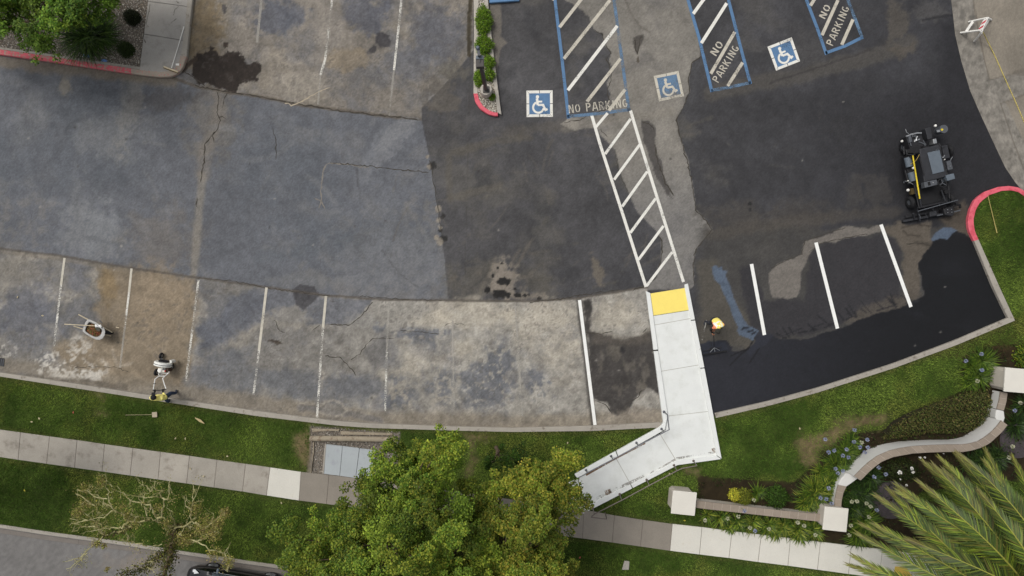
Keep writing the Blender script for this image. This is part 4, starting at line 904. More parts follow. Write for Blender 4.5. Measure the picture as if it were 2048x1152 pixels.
def wall(name, inner, outer, z, nb, body, label, cat="wall", over=1.0, zb=.02):
    n = nb * 3 + 1
    I = [P(x, y, z) for x, y in resample(inner, n)]; O = [P(x, y, z) for x, y in resample(outer, n)]
    mid_ = [(a + b) / 2 for a, b in zip(I, O)]
    root = empty(name, (mid_[0].x, mid_[0].y, .1), label, cat)
    Ii = [m.lerp(a, .9) for a, m in zip(I, mid_)]; Oi = [m.lerp(a, .9) for a, m in zip(O, mid_)]
    def strip(A, B, z0, z1):
        mb = MB(); k = len(A)
        vs = [Vector((p.x, p.y, z1)) for p in A] + [Vector((p.x, p.y, z1)) for p in B] + [Vector((p.x, p.y, z0)) for p in A] + [Vector((p.x, p.y, z0)) for p in B]
        fs = []
        for i in range(k - 1):
            fs += [(k + i, k + i + 1, i + 1, i), (2 * k + i, 2 * k + i + 1, 3 * k + i + 1, 3 * k + i), (i, i + 1, 2 * k + i + 1, 2 * k + i), (k + i + 1, k + i, 3 * k + i, 3 * k + i + 1)]
        fs += [(0, 2 * k, 3 * k, k), (k - 1, 2 * k - 1, 4 * k - 1, 3 * k - 1)]
        return mb.add(vs, fs)
    strip(Ii, Oi, zb, z - .06).build("wall_body", body, root)
    strip([m.lerp(a, .97) for a, m in zip(I, mid_)], [m.lerp(a, .97) for a, m in zip(O, mid_)], z - .06, z - .006).build("mortar", GROUT, root)
    for b in range(nb):
        s = slice(b * 3, b * 3 + 4); A, B = I[s], O[s]
        e = .022 if True else 0
        A = [A[0].lerp(A[1], e * 2)] + A[1:3] + [A[3].lerp(A[2], e * 2)]; B = [B[0].lerp(B[1], e * 2)] + B[1:3] + [B[3].lerp(B[2], e * 2)]
        strip(A, B, z - .058, z + rng.uniform(-.002, .003)).build("coping_brick", COP, root)
    return root
wall("garden_wall", [(1394.4, 1001.6), (1560, 1020.8), (1648, 1029.5)], [(1392.4, 1015.8), (1560, 1034.8), (1646, 1044)], .55, 15, STUC, "low straight garden wall with brown brick coping between two pillars")
wall("garden_wall", [(1709, 952.5), (1722, 939), (1737, 925), (1755, 912), (1779, 901.5), (1797, 897), (1823.5, 892.7), (1857, 890.5), (1891, 889), (1925, 889), (1940, 887), (1956, 883), (1970, 874.5), (1983, 864.5), (1994, 853), (2003, 841)],
     [(1721.5, 960.8), (1735, 947), (1748, 935), (1764, 923), (1787, 914), (1803, 911), (1825.6, 907), (1857, 905), (1891, 904), (1926, 904), (1944, 901), (1963.5, 895), (1979, 887), (1992, 875.5), (2005, 863), (2015, 850)],
     1.05, 20, STUCW, "tall curved white garden wall with brown brick coping")
wall("garden_wall", [(1676.7, 969), (1673.5, 981.7), (1669.8, 998), (1669.4, 1012)], [(1693, 973), (1687, 985), (1683.5, 1001), (1682.5, 1014)], .6, 3, STUCW, "short low wall stub with brick coping between curved wall and pillar beside agapanthus")
wall("garden_wall", [(2001, 784), (1999, 800), (1994, 818)], [(2015, 786), (2013, 803), (2008, 821)], .6, 3, STUCW, "short low wall stub with dark brick coping beside the clipped hedge")
# ------------------------------------------------------------------ shared object materials
BLK = M("black_rubber", S(30, 30, 32), .75, .1, 8, .1, 60)
BLKM = M("black_grimy_steel", S(33, 33, 36), .6, .2, 6, .15, 50, spec=.4)
DKG = M("sealer_coated_steel", S(44, 45, 49), .65, .2, 5, .18, 50, spec=.4)
GRYM = M("grey_steel", S(80, 83, 88), .55, .15, 6, .12, 50, spec=.4)
BLUG = M("dusty_blue_grey_steel", S(94, 103, 112), .6, .10, 5, .14, 60, spec=.4)
SILV = M("bare_metal", S(170, 172, 174), .4, .1, 8, .05, 60, metal=.7, spec=.5)
YEL = M("yellow_paint", S(226, 200, 50), .6, .06, 6, .06, 60, col2=S(150, 134, 40), mscale=30, mlo=.52, mhi=.58)
WHP = M("white_plastic", S(232, 230, 224), .55, .05, 5, .05, 60)
WOOD = M("handle_wood", S(204, 190, 162), .7, .08, 10, .08, 60)

# ------------------------------------------------------------------ ride-on sealcoating machine
mc = crop(1770, 235, 5.12)
mach = empty("sealcoating_machine", mc(480, 600, 0), "black ride-on sealcoating machine with steering wheel and squeegee bars on the lot", "machine")
def mbox(name, pts, z0, z1, mat, par=None, bev=.015): return MB().prism([mc(x, y, z1) for x, y in pts], z0).build(name, mat, par or mach, bevel=bev)
mbox("chassis", [(215, 330), (560, 262), (690, 640), (640, 860), (370, 925), (300, 700)], .28, .42, BLKM)
tank = mbox("tank", [(352, 322), (556, 276), (640, 602), (402, 664)], .42, .95, DKG, bev=.03)
mbox("lid", [(436, 360), (560, 331), (610, 551), (491, 580)], .95, .985, BLUG, tank)
MB().tube([mc(520, 338, 1.0), mc(535, 322, 1.03), mc(550, 330, 1.0)], .012, 6).build("hinge", GRYM, tank)
mbox("side_rail", [(352, 415), (368, 411), (412, 590), (396, 594)], .95, .98, BLKM, tank, .004)
hop = mbox("side_hopper", [(198, 402), (250, 392), (318, 650), (258, 664)], .45, .72, BLKM)
MB().tube([mc(228, 410, .82), mc(250, 505, .82)], .13, 12).build("fuel_tank", BLUG, mach, smooth=True)
MB().tube([mc(262, 562, .82), mc(288, 650, .82)], .13, 12).build("fuel_tank", BLUG, mach, smooth=True)
mbox("battery_box", [(580, 292), (640, 280), (668, 410), (608, 424)], .4, .72, DKG)
mbox("tool_box", [(630, 447), (676, 437), (697, 526), (646, 541)], .4, .75, GRYM)
eng = mbox("engine", [(212, 196), (370, 156), (412, 290), (262, 330)], .35, .78, BLKM)
for k, pts in enumerate(([(215, 195), (262, 176), (330, 160), (372, 160)], [(240, 190), (256, 250), (268, 290)], [(300, 185), (322, 205), (318, 236), (352, 224)], [(345, 250), (395, 268), (412, 290)], [(330, 195), (300, 250)], [(388, 230), (405, 262), (420, 282)])):
    MB().tube([mc(x, y, .86 - .02 * k) for x, y in pts], .022 if k % 2 else .035, 8).build("hose", SILV if k in (0, 2, 4) else GRYM, eng, smooth=True)
mbox("cylinder_head", [(240, 190), (268, 184), (282, 250), (254, 258)], .78, .9, GRYM, eng)
mbox("air_cleaner", [(300, 300), (372, 280), (380, 345), (330, 372), (235, 366), (232, 330)], .55, .9, BLK, eng, .03)
mbox("pump_box", [(410, 112), (468, 98), (487, 212), (440, 226)], .3, .78, DKG)
bkt = MB().lathe(mc(540, 140, .45), (0, 0, 1), [(0, .15), (.38, .17), (.40, .17), (.40, .14)], 10).build("bucket", GRYM, mach)
MB().lathe(mc(574, 128, .8), (0, 0, 1), [(0, .045), (.07, .045)], 12).build("valve_cap", YEL, mach)
mbox("white_label", [(528, 130), (560, 124), (566, 146), (536, 152)], .851, .86, SILV, bkt, 0)
for x, y, z, r in ((512, 86, .8, .05), (170, 244, .6, .045), (288, 518, .95, .05), (232, 745, .55, .055), (605, 432, .8, .025), (230, 650, .7, .03)):
    MB().lathe(mc(x, y, z), (0, 0, 1), [(0, r), (.05, r), (.075, r * .5)], 12).build("white_cap", WHP, mach)
mbox("coupling", [(492, 222), (525, 214), (534, 262), (500, 270)], .5, .8, SILV, None, .01)
dash = mbox("dashboard", [(400, 662), (530, 634), (546, 686), (412, 720)], .75, 1.0, GRYM)
mbox("gauge_panel", [(438, 662), (462, 656), (470, 690), (446, 697)], 1.0, 1.02, BLK, dash, .003)
MB().lathe(mc(490, 668, 1.0), (0, 0, 1), [(0, .03), (.03, .025)], 10).build("knob", SILV, dash)
mbox("control_box", [(625, 590), (706, 571), (720, 626), (640, 650)], .7, 1.02, BLUG)
swc = mc(588, 672, 1.12); sw = MB().torus(swc, (0.1, .35, 1), .18, .024).build("steering_wheel", BLK, mach, smooth=True)
for a in (90, 210, 330):
    d = Vector((math.cos(math.radians(a)), math.sin(math.radians(a)), 0)) * .16; d.z = -(.1 * d.x + .35 * d.y)
    MB().bar(swc, swc + d, .025, .012).build("spoke", GRYM, sw)
MB().tube([mc(588, 672, 1.11), mc(590, 690, .5)], .03, 10).build("steering_column", BLKM, mach)
mbox("operator_platform", [(372, 722), (590, 690), (612, 848), (384, 900)], .30, .45, BLK)
mbox("seat", [(608, 742), (662, 732), (662, 780), (622, 788)], .45, .78, BLK, None, .04)
MB().bar(mc(575, 745, .72), mc(614, 852, .72), .05, .05).build("guard_rail", DKG, mach)
MB().bar(mc(345, 790, .6), mc(370, 920, .5), .06, .06).build("guard_rail", DKG, mach)
for x, y, w in ((262, 868, .22), (668, 838, .22), (196, 300, .2), (655, 340, .2)):
    c = mc(x, y, .3); ax = (mc(1, 0, .3) * 1 - mc(0, 0, .3)); ax = (mc(x + 100, y - 27, .3) - c).normalized()
    wh = MB().torus(c, ax, .17, .095, 24, 10, w / .2).build("wheel", BLK, mach, smooth=True)
    MB().lathe(c - ax * w * .35, ax, [(0, .08), (.01, .13), (w * .7, .13), (w * .7 + .01, .08)], 16).build("rim", GRYM, wh)
mbox("brown_bag", [(262, 726), (318, 716), (328, 778), (275, 790)], .42, .58, M("brown_cloth", S(74, 62, 36), .9))
sq = MB().bar(mc(180, 1062, .12), mc(600, 985, .12), .09, .12).build("squeegee_bar", DKG, mach)
MB().bar(mc(178, 1076, .05), mc(600, 998, .05), .02, .1).build("squeegee_blade", BLK, mach)
MB().bar(mc(205, 1018, .2), mc(480, 968, .2), .07, .06).build("squeegee_bar", BLKM, mach)
MB().bar(mc(335, 960, .62), mc(745, 845, .62), .035, .035).build("lift_bar", GRYM, mach)
for a, b in (((335, 945), (356, 1062)), ((292, 985), (300, 1045)), ((485, 930), (500, 985))):
    MB().bar(mc(*a, .4), mc(*b, .18), .06, .06).build("lift_arm", DKG, mach)
mbox("slide_block", [(455, 965), (528, 950), (536, 1000), (462, 1016)], .1, .32, DKG)
mh = mbox("motor_housing", [(596, 935), (700, 905), (716, 985), (690, 1012), (618, 1000)], .08, .4, BLKM, None, .04)
for x, y in ((640, 945), (680, 940), (642, 975), (683, 970)): MB().lathe(mc(x, y, .4), (0, 0, 1), [(0, .018), (.02, .015)], 8).build("bolt", SILV, mh)
MB().bar(mc(530, 1005, .25), mc(770, 950, .25), .05, .05).build("squeegee_bar", GRYM, mach)
MB().tube([mc(720, 890, .4), mc(765, 895, .35), mc(770, 925, .3)], .05, 8).build("hose", BLK, mach)
for s in (([(220, 330), (225, 378), (250, 384), (305, 380)], .03), ([(250, 400), (280, 430), (320, 460)], .012), ([(190, 300), (196, 380)], .03), ([(205, 540), (232, 640)], .03)):
    MB().tube([mc(x, y, .98) if y > 370 else mc(x, y, .9) for x, y in s[0]], s[1], 8).build("hose", BLKM, mach, smooth=True)
MB().tube([mc(352, 380, 1.02), mc(318, 440, 1.02), mc(260, 480, .96)], .012, 6).build("cable", M("brass", S(150, 130, 70), .5), mach)
for i in range(26):                                    # small pipes, levers and brackets cluttering the frame
    x0, y0 = [(rng.uniform(215, 420), rng.uniform(165, 350)), (rng.uniform(195, 330), rng.uniform(400, 700)), (rng.uniform(580, 690), rng.uniform(290, 560)), (rng.uniform(300, 620), rng.uniform(850, 1010))][i % 4]
    z_ = (.9, .78, .78, .45)[i % 4]; a = rng.uniform(0, 6.28); l = rng.uniform(14, 60)
    MB().tube([mc(x0, y0, z_), mc(x0 + l * .5 * math.cos(a), y0 + l * .5 * math.sin(a) + 4, z_ + .03), mc(x0 + l * math.cos(a + .3), y0 + l * math.sin(a + .3), z_)], rng.uniform(.008, .02), 6).build("pipe", (GRYM, BLKM, SILV, DKG)[int(rng.integers(4))], mach, smooth=True)
for pts in ([(205, 330), (300, 700), (350, 930)], [(556, 268), (640, 600), (660, 830)], [(300, 700), (400, 668)], [(350, 925), (640, 860)]):
    MB().tube([mc(x, y, .62) for x, y in pts], .03, 8).build("frame_tube", BLKM, mach, smooth=True)
pole_y = MB().tube([mc(284, 390, 1.06), mc(320, 610, 1.06), mc(356, 832, 1.06)], .028, 10).build("squeegee_pole", YEL, smooth=True)
tag(pole_y, "long yellow pole resting on the black sealcoating machine", "pole")

# ------------------------------------------------------------------ wet sealer spills and scattered bits on the lot
crack([(570, 207), (577, 206), (582, 211), (600, 205), (625, 190), (645, 180), (660, 175)], 2.4, .8, .006, MAT_STICK, "stick")

# ------------------------------------------------------------------ wheelbarrow, litter and tools
wb = crop(120, 610, 14.4)
PLAS = M("grey_white_plastic", S(172, 171, 168), .6, .06, 5, .06, 60, col2=S(150, 148, 144), mscale=9, mlo=.55, mhi=.7)
barrow = empty("wheelbarrow", wb(1000, 760, 0), "grey white plastic wheelbarrow with wooden handles, full of leaf litter", "wheelbarrow")
rim = [(800, 420), (870, 428), (1030, 500), (1150, 575), (1260, 655), (1297, 760), (1282, 870), (1222, 960), (1130, 1000), (1030, 990), (900, 930), (740, 830), (660, 765), (658, 700), (690, 610), (740, 495)]
R0 = np.array(rim, float); cen = R0.mean(0)
def ring(sc, z, dxy=(0, 0)): return [wb(*(cen + (p - cen) * sc + np.array(dxy)), z) for p in R0]
tm = MB(); levels = [ring(1.0, .63), ring(1.015, .655), ring(.95, .665), ring(.79, .655), ring(.74, .62), ring(.62, .42), ring(.3, .36)]
n = len(rim)
for k, L_ in enumerate(levels): tm.v += L_
for k in range(len(levels) - 1):
    for i in range(n): tm.f.append([k * n + i, k * n + (i + 1) % n, (k + 1) * n + (i + 1) % n, (k + 1) * n + i]); tm.mi.append(0)
tm.f.append([6 * n + i for i in range(n)]); tm.mi.append(0)
b0 = len(tm.v); tm.v += ring(.66, .40) + ring(.35, .33)
for i in range(n):
    tm.f.append([i, b0 + i, b0 + (i + 1) % n, (i + 1) % n]); tm.mi.append(0)
    tm.f.append([b0 + i, b0 + n + i, b0 + n + (i + 1) % n, b0 + (i + 1) % n]); tm.mi.append(0)
tm.f.append([b0 + n + i for i in range(n - 1, -1, -1)]); tm.mi.append(0)
tm.build("tray", PLAS, barrow, smooth=True)
MB().tube([wb(530, 272, .66), wb(800, 415, .55), wb(1160, 590, .34), wb(1505, 790, .26)], .022, 8).build("handle", WOOD, barrow, smooth=True)
MB().tube([wb(395, 607, .66), wb(660, 690, .55), wb(1100, 800, .32), wb(1462, 892, .26)], .022, 8).build("handle", WOOD, barrow, smooth=True)
wc = wb(1385, 790, .2); wax = (wb(1395, 740, .2) - wb(1375, 850, .2)).normalized()
wt = MB().torus(wc, wax, .145, .055, 24, 10).build("wheel", BLK, barrow, smooth=True)
MB().lathe(wc - wax * .03, wax, [(0, .1), (.06, .1)], 16).build("rim", GRYM, wt)
for a, b in (((760, 560), (745, 520)), ((800, 820), (780, 860))): MB().tube([wb(*a, .40), wb(*b, .0)], .018, 8).build("leg", BLKM, barrow)
MB().tube([wb(1140, 450, .35), wb(1215, 520, .5)], .02, 8).build("brace", GRYM, barrow)
# litter: many small leaf scraps heaped in the tray
def scraps(name, cfun, cx, cy, rx, ry, z, h, n, cols, size, label, cat, parent=None, flat=.35):
    a = rng.uniform(0, 2 * math.pi, n); r = np.sqrt(rng.random(n)); V, Fc, Cc = [], [], []
    for i in range(n):
        x = cx + rx * r[i] * math.cos(a[i]); y = cy + ry * r[i] * math.sin(a[i])
        c = cfun(x, y, z + h * (1 - r[i] ** 2) * rng.uniform(.75, 1.05))
        d = Vector((rng.normal(), rng.normal(), rng.normal() * flat)).normalized(); e = d.cross(Vector((rng.normal() * .4, rng.normal() * .4, 1))).normalized()
        s = size * rng.uniform(.6, 1.5); b = len(V)
        V += [c - d * s, c + e * s * .45, c + d * s, c - e * s * .45]; Fc.append((b, b + 1, b + 2, b + 3))
        col = np.array(cols[rng.integers(len(cols))]) * rng.uniform(.7, 1.2); Cc += [lin(np.clip(col, 0, 255))] * 4
    org = cfun(cx, cy, z); V = np.array([tuple(v - org) for v in V])
    o = link(name, npmesh(name, V, Fc, np.array(Cc)), bpy.data.materials.get("dry_leaf") or M("dry_leaf", S(90, 70, 40), .8, attr=True, var=.1, fine=0, trans=.15), org=org)
    return tag(o, label, cat, kind="stuff")
scraps("leaf_litter", wb, cen[0] + 10, cen[1] + 10, 235, 190, .55, .10, 1600, [(136, 66, 52), (118, 96, 56), (96, 108, 52), (146, 110, 70), (170, 84, 76), (70, 64, 40), (110, 116, 62)], .028, "red brown and green leaf litter heaped inside the wheelbarrow", "leaf litter")
br = empty("shovel", wb(1060, 650, .64), "long wooden handled shovel lying across the wheelbarrow's leaf litter", "shovel")
MB().tube([wb(130, 553, .80), wb(600, 580, .76), wb(1020, 600, .70)], .017, 8).build("handle", WOOD, br, smooth=True)
bl = MB(); bl.prism([wb(1020, 590, .70), wb(1060, 640, .70), wb(1150, 660, .69), wb(1165, 720, .69), wb(1120, 760, .69), wb(1050, 730, .69), wb(1010, 650, .70)], .672, .69).build("blade", M("dark_steel", S(62, 62, 54), .5, .15, 6, .1, 50, metal=.5), br)
gl = MB()
for pts in ([(1010, 545), (1080, 570), (1110, 640), (1030, 650), (1000, 600)], [(1080, 560), (1170, 560), (1200, 620), (1190, 680), (1160, 640), (1110, 610)]):
    c = sum((wb(*p, .72) for p in pts), Vector()) / len(pts)
    gl.lathe(c - Vector((0, 0, .03)), (0.1, .1, 1), [(0, .035), (.02, .06), (.05, .05), (.065, .02)], 9)
    for p in pts: gl.tube([c, wb(*p, .735)], [.03, .012], 6)
tag(gl.build("work_glove", M("white_cotton", S(226, 226, 224), .9, .06, 20, .08, 60), smooth=True), "pair of white work gloves dropped on top of the wheelbarrow load", "gloves")
stick = MB().tube([wb(1612, 640, .02), wb(1700, 660, .02)], .018, 6).build("wood_scrap", WOOD); tag(stick, "small pale wood scrap on the asphalt beside the wheelbarrow", "wood scrap")

# ------------------------------------------------------------------ walk-behind blower
bw = crop(280, 690, 8.86)
BWH = M("blower_white", S(226, 226, 220), .5, .06, 5, .06, 60, col2=S(196, 196, 190), mscale=14, mlo=.56, mhi=.66)
blower = empty("walk_behind_blower", bw(420, 420, 0), "white walk-behind wheeled blower with tubular handlebar pushed by the worker", "blower")
c = bw(410, 335, .42); ax = (bw(425, 275, .42) - bw(405, 375, .42)).normalized()
hs_ = MB().lathe(c - ax * .10, ax, [(0, .18), (.01, .32), (.03, .345), (.15, .345), (.185, .32), (.19, .20)], 28).build("fan_housing", BWH, blower, smooth=True)
MB().lathe(c + ax * .085, ax, [(0, .2), (.06, .2), (.07, .17), (.02, .15)], 24).build("air_inlet", BLK, hs_, smooth=True)
MB().lathe(c - ax * .02, ax, [(0, .348), (.012, .352), (.024, .348)], 28).build("seam_ring", GRYM, hs_)
MB().prism([bw(520, 262, .5), bw(568, 285, .5), bw(560, 320, .5), bw(530, 330, .5)], .15).build("discharge_chute", BWH, hs_, bevel=.02)
def wheel(cn, axv, R_, r_, nm="wheel"):
    w_ = MB().torus(cn, axv, R_ - r_, r_, 22, 10, 1.0).build(nm, BLK, blower, smooth=True)
    MB().lathe(cn - axv * r_ * .8, axv, [(0, (R_ - r_) * .5), (.006, (R_ - r_) * .8), (r_ * 1.6, (R_ - r_) * .8), (r_ * 1.6 + .006, (R_ - r_) * .5)], 14).build("hub", SILV, w_)
perp = Vector((ax.y, -ax.x, 0))
wheel(bw(375, 192, .14), perp, .14, .05); wheel(bw(288, 482, .15), perp, .15, .055); wheel(bw(555, 388, .15), perp, .15, .055)
MB().bar(bw(345, 268, .25), bw(405, 245, .25), .03, .03).build("front_fork", GRYM, blower)
MB().bar(bw(375, 262, .26), bw(375, 205, .15), .03, .03).build("front_fork", GRYM, blower)
e_ = MB().prism([bw(x, y, .62) for x, y in ((310, 412), (436, 395), (442, 488), (322, 503))], .28).build("engine", M("engine_cream", S(206, 204, 194), .55, .1, 9, .08, 60), blower, bevel=.03)
MB().lathe(bw(352, 452, .62), (0, 0, 1), [(0, .085), (.03, .085), (.045, .06)], 18).build("recoil_starter", WHP, e_, smooth=True)
MB().lathe(bw(415, 425, .62), (0, 0, 1), [(0, .035), (.05, .035)], 12).build("fuel_cap", GRYM, e_)
MB().prism([bw(x, y, .55) for x, y in ((445, 395), (500, 385), (508, 475), (448, 488))], .25).build("muffler", M("rusty_steel", S(70, 56, 46), .8, .2, 10, .1, 60), e_, bevel=.02)
MB().box(bw(447, 462, .6), (.03, .06, .04)).build("red_switch", M("red_plastic", S(180, 40, 36), .5), e_)
HB = M("handle_white_tube", S(224, 224, 222), .45, .05, 8, .04, 60)
for pts in ([(330, 505, .45), (340, 550, .62), (268, 602, .74), (252, 690, .88), (236, 790, 1.0)], [(515, 432, .42), (512, 490, .55), (440, 552, .62), (402, 592, .72), (430, 690, .88), (462, 778, 1.0)]):
    MB().tube([bw(*p) for p in pts], .018, 8).build("handle_tube", HB, blower, smooth=True)
MB().tube([bw(340, 550, .62), bw(440, 552, .62)], .016, 8).build("cross_bar", HB, blower); MB().tube([bw(365, 515, .52), bw(495, 498, .52)], .014, 8).build("cross_bar", HB, blower)
MB().tube([bw(228, 800, 1.0), bw(300, 806, 1.0), bw(400, 798, 1.0), bw(466, 778, 1.0)], .017, 8).build("handlebar", BLK, blower, smooth=True)
MB().tube([bw(228, 688, .9), bw(284, 684, .9)], .012, 6).build("throttle_lever", BLK, blower)

# ------------------------------------------------------------------ people
def tmp_skin(joints, edges, root):
    names = list(joints); idx = {k: i for i, k in enumerate(names)}
    me = bpy.data.meshes.new("skin_tmp"); me.from_pydata([tuple(joints[k][0]) for k in names], [(idx[a], idx[b]) for a, b, _ in edges], [])
    o = bpy.data.objects.new("skin_tmp", me); COL.objects.link(o)
    o.modifiers.new("skin", 'SKIN'); ss = o.modifiers.new("sub", 'SUBSURF'); ss.levels = 2; ss.render_levels = 2
    for k in names:
        r = joints[k][1]; v = me.skin_vertices[0].data[idx[k]]; v.radius = r if isinstance(r, tuple) else (r, r); v.use_root = (k == root)
    bpy.context.view_layer.update()
    ev = o.evaluated_get(bpy.context.evaluated_depsgraph_get()); out = bpy.data.meshes.new_from_object(ev)
    bpy.data.objects.remove(o); bpy.data.meshes.remove(me)
    return out
def person(name, label, J, E, root, mats, regions, hands, base, headdir):
    me = tmp_skin(J, E, root)
    r_ = empty(name, base, label, "person")
    mb = MB(); mb.v = [v.co.copy() for v in me.vertices]
    for p in me.polygons:
        c = p.center; best = None
        for a, b, reg in E:
            A, B = J[a][0], J[b][0]; d = B - A; t = max(0, min(1, (c - A).dot(d) / max(d.length_squared, 1e-9))); dist = (A + d * t - c).length - .3 * (J[a][1] if not isinstance(J[a][1], tuple) else J[a][1][0])
            if best is None or dist < best[0]: best = (dist, reg, t)
        mb.f.append(list(p.vertices)); mb.mi.append(regions(best[1], best[2], c))
    bpy.data.meshes.remove(me)
    hd = J['head'][0]; f = headdir.normalized(); s = f.cross(Vector((0, 0, 1))).normalized(); u_ = s.cross(f)
    mb.m = 1                                            # skin: nose, ears; then eyes and lips
    mb.tube([hd + f * .085 + u_ * .01, hd + f * .112 - u_ * .03, hd + f * .09 - u_ * .038], [.008, .015, .008], 6)
    for q in (-1, 1): mb.tube([hd + s * q * .078 - u_ * .03, hd + s * q * .09, hd + s * q * .08 + u_ * .025], [.01, .018, .008], 6)
    mb.tube([hd + f * .088 - u_ * .062 - s * .022, hd + f * .094 - u_ * .062, hd + f * .088 - u_ * .062 + s * .022], .006, 5)
    mb.m = 3
    for q in (-1, 1): mb.tube([hd + f * .084 + s * q * .033 + u_ * .012, hd + f * .092 + s * q * .033 + u_ * .012], [.012, .006], 6)
    for wrist, grip, axis, hm in hands:                 # palm, four curled fingers and a thumb round a bar
        wrist, grip = Vector(wrist), Vector(grip); a_ = Vector(axis).normalized(); d = (grip - wrist).normalized(); mb.m = hm
        pn = a_.cross(d).normalized()
        if pn.z < 0: pn = -pn
        mb.tube([wrist, wrist.lerp(grip, .5) + pn * .02, grip + pn * .03 - d * .01], [.026, .036, .034], 8)
        for k, ln in enumerate((.9, 1.0, .95, .78)):
            o_ = a_ * (.03 - .02 * k)
            mb.tube([grip + o_ + pn * .03, grip + o_ + d * .03 * ln + pn * .02, grip + o_ + d * .034 * ln - pn * .012, grip + o_ + d * .008 - pn * .03 * ln], [.0095, .0095, .009, .007], 6)
        mb.tube([wrist.lerp(grip, .4) + a_ * .032, grip + a_ * .05 - d * .005 - pn * .005, grip + a_ * .035 - pn * .03 + d * .01], [.012, .011, .008], 6)
    body = mb.build("body", mats, r_, smooth=True)
    return r_
SKIN = M("skin", S(150, 104, 80), .6, .05, 10, 0, 40)
HOOD = M("yellow_hoodie", S(250, 238, 142), .85, .05, 8, .12, 70, col2=S(236, 220, 126), mscale=14, mlo=.5, mhi=.7)
JEAN = M("blue_jeans", S(56, 68, 90), .9, .12, 8, .12, 70)
BLACKC = M("black_cloth", S(34, 34, 36), .85, .1, 8, .1, 70)
SHOE = M("dark_shoe", S(58, 60, 66), .7, .1, 10, .1, 60)
LENS = M("dark_eye", S(30, 26, 24), .3)
V3 = lambda x, y, z: Vector((x, y, z))
bx, by = -14.06, -4.40
hl, hr = bw(262, 812, 1.02), bw(408, 802, 1.02)
J = {'pelvis': (V3(bx, by, .95), (.19, .15)), 'belly': (V3(bx, by + .02, 1.1), (.2, .16)), 'chest': (V3(bx - .01, by + .02, 1.32), (.22, .17)), 'neckb': (V3(bx - .01, by + .06, 1.46), .075), 'neck': (V3(bx - .01, by + .08, 1.52), .055), 'head': (V3(bx - .01, by + .13, 1.62), (.085, .10)), 'crown': (V3(bx - .01, by + .12, 1.72), (.06, .07)),
     'shl': (V3(bx - .21, by + .03, 1.41), .085), 'ell': (V3(bx - .36, by + .02, 1.17), .075), 'wrl': (hl + V3(.01, -.09, .02), .036), 'shr': (V3(bx + .20, by + .03, 1.41), .085), 'elr': (V3(bx + .24, by + .0, 1.16), .075), 'wrr': (hr + V3(.01, -.09, .02), .036),
     'hpl': (V3(bx - .09, by, .9), .1), 'knl': (V3(bx - .12, by - .10, .55), .085), 'anl': (V3(bx - .13, by - .32, .25), .06), 'tol': (V3(bx - .13, by - .18, .19), .045), 'hpr': (V3(bx + .09, by, .9), .1), 'knr': (V3(bx + .10, by + .10, .50), .085), 'anr': (V3(bx + .10, by + .03, .09), .06), 'tor': (V3(bx + .10, by + .18, .045), .045)}
E = [('pelvis', 'belly', 'top'), ('belly', 'chest', 'top'), ('chest', 'neckb', 'top'), ('neckb', 'neck', 'skin'), ('neck', 'head', 'skin'), ('head', 'crown', 'skin'), ('chest', 'shl', 'top'), ('shl', 'ell', 'top'), ('ell', 'wrl', 'top'), ('chest', 'shr', 'top'), ('shr', 'elr', 'top'), ('elr', 'wrr', 'top'),
     ('pelvis', 'hpl', 'leg'), ('hpl', 'knl', 'leg'), ('knl', 'anl', 'leg'), ('anl', 'tol', 'shoe'), ('pelvis', 'hpr', 'leg'), ('hpr', 'knr', 'leg'), ('knr', 'anr', 'leg'), ('anr', 'tor', 'shoe')]
RG = {'top': 0, 'skin': 1, 'leg': 2, 'shoe': 4}
bar1 = bw(460, 780, 1) - bw(228, 800, 1)
p1 = person("person", "person in a yellow hoodie, blue jeans and black cap pushing the white blower", J, E, 'pelvis', [HOOD, SKIN, JEAN, LENS, SHOE, BLACKC], lambda r, t, c: RG[r], [(J['wrl'][0], bw(262, 806, 1.0), bar1, 5), (J['wrr'][0], bw(408, 798, 1.0), bar1, 5)], (bx, by, 0), V3(0, 1, -.25))
hc = J['head'][0]
cap = MB().lathe(hc + V3(0, -.02, .03), (0, -.15, 1), [(0, .112), (.05, .108), (.09, .085), (.115, .04), (.12, .003)], 18)
cap.prism([hc + V3(.085, .07, .05), hc + V3(.06, .17, .04), hc + V3(-.06, .17, .04), hc + V3(-.085, .07, .05)], hc.z + .028)
cap.build("cap", BLACKC, p1, smooth=True)
MB().tube([hc + V3(-.09, -.08, -.12), hc + V3(0, -.13, -.14), hc + V3(.09, -.08, -.12)], [.045, .06, .045], 8).build("hood", HOOD, p1, smooth=True)

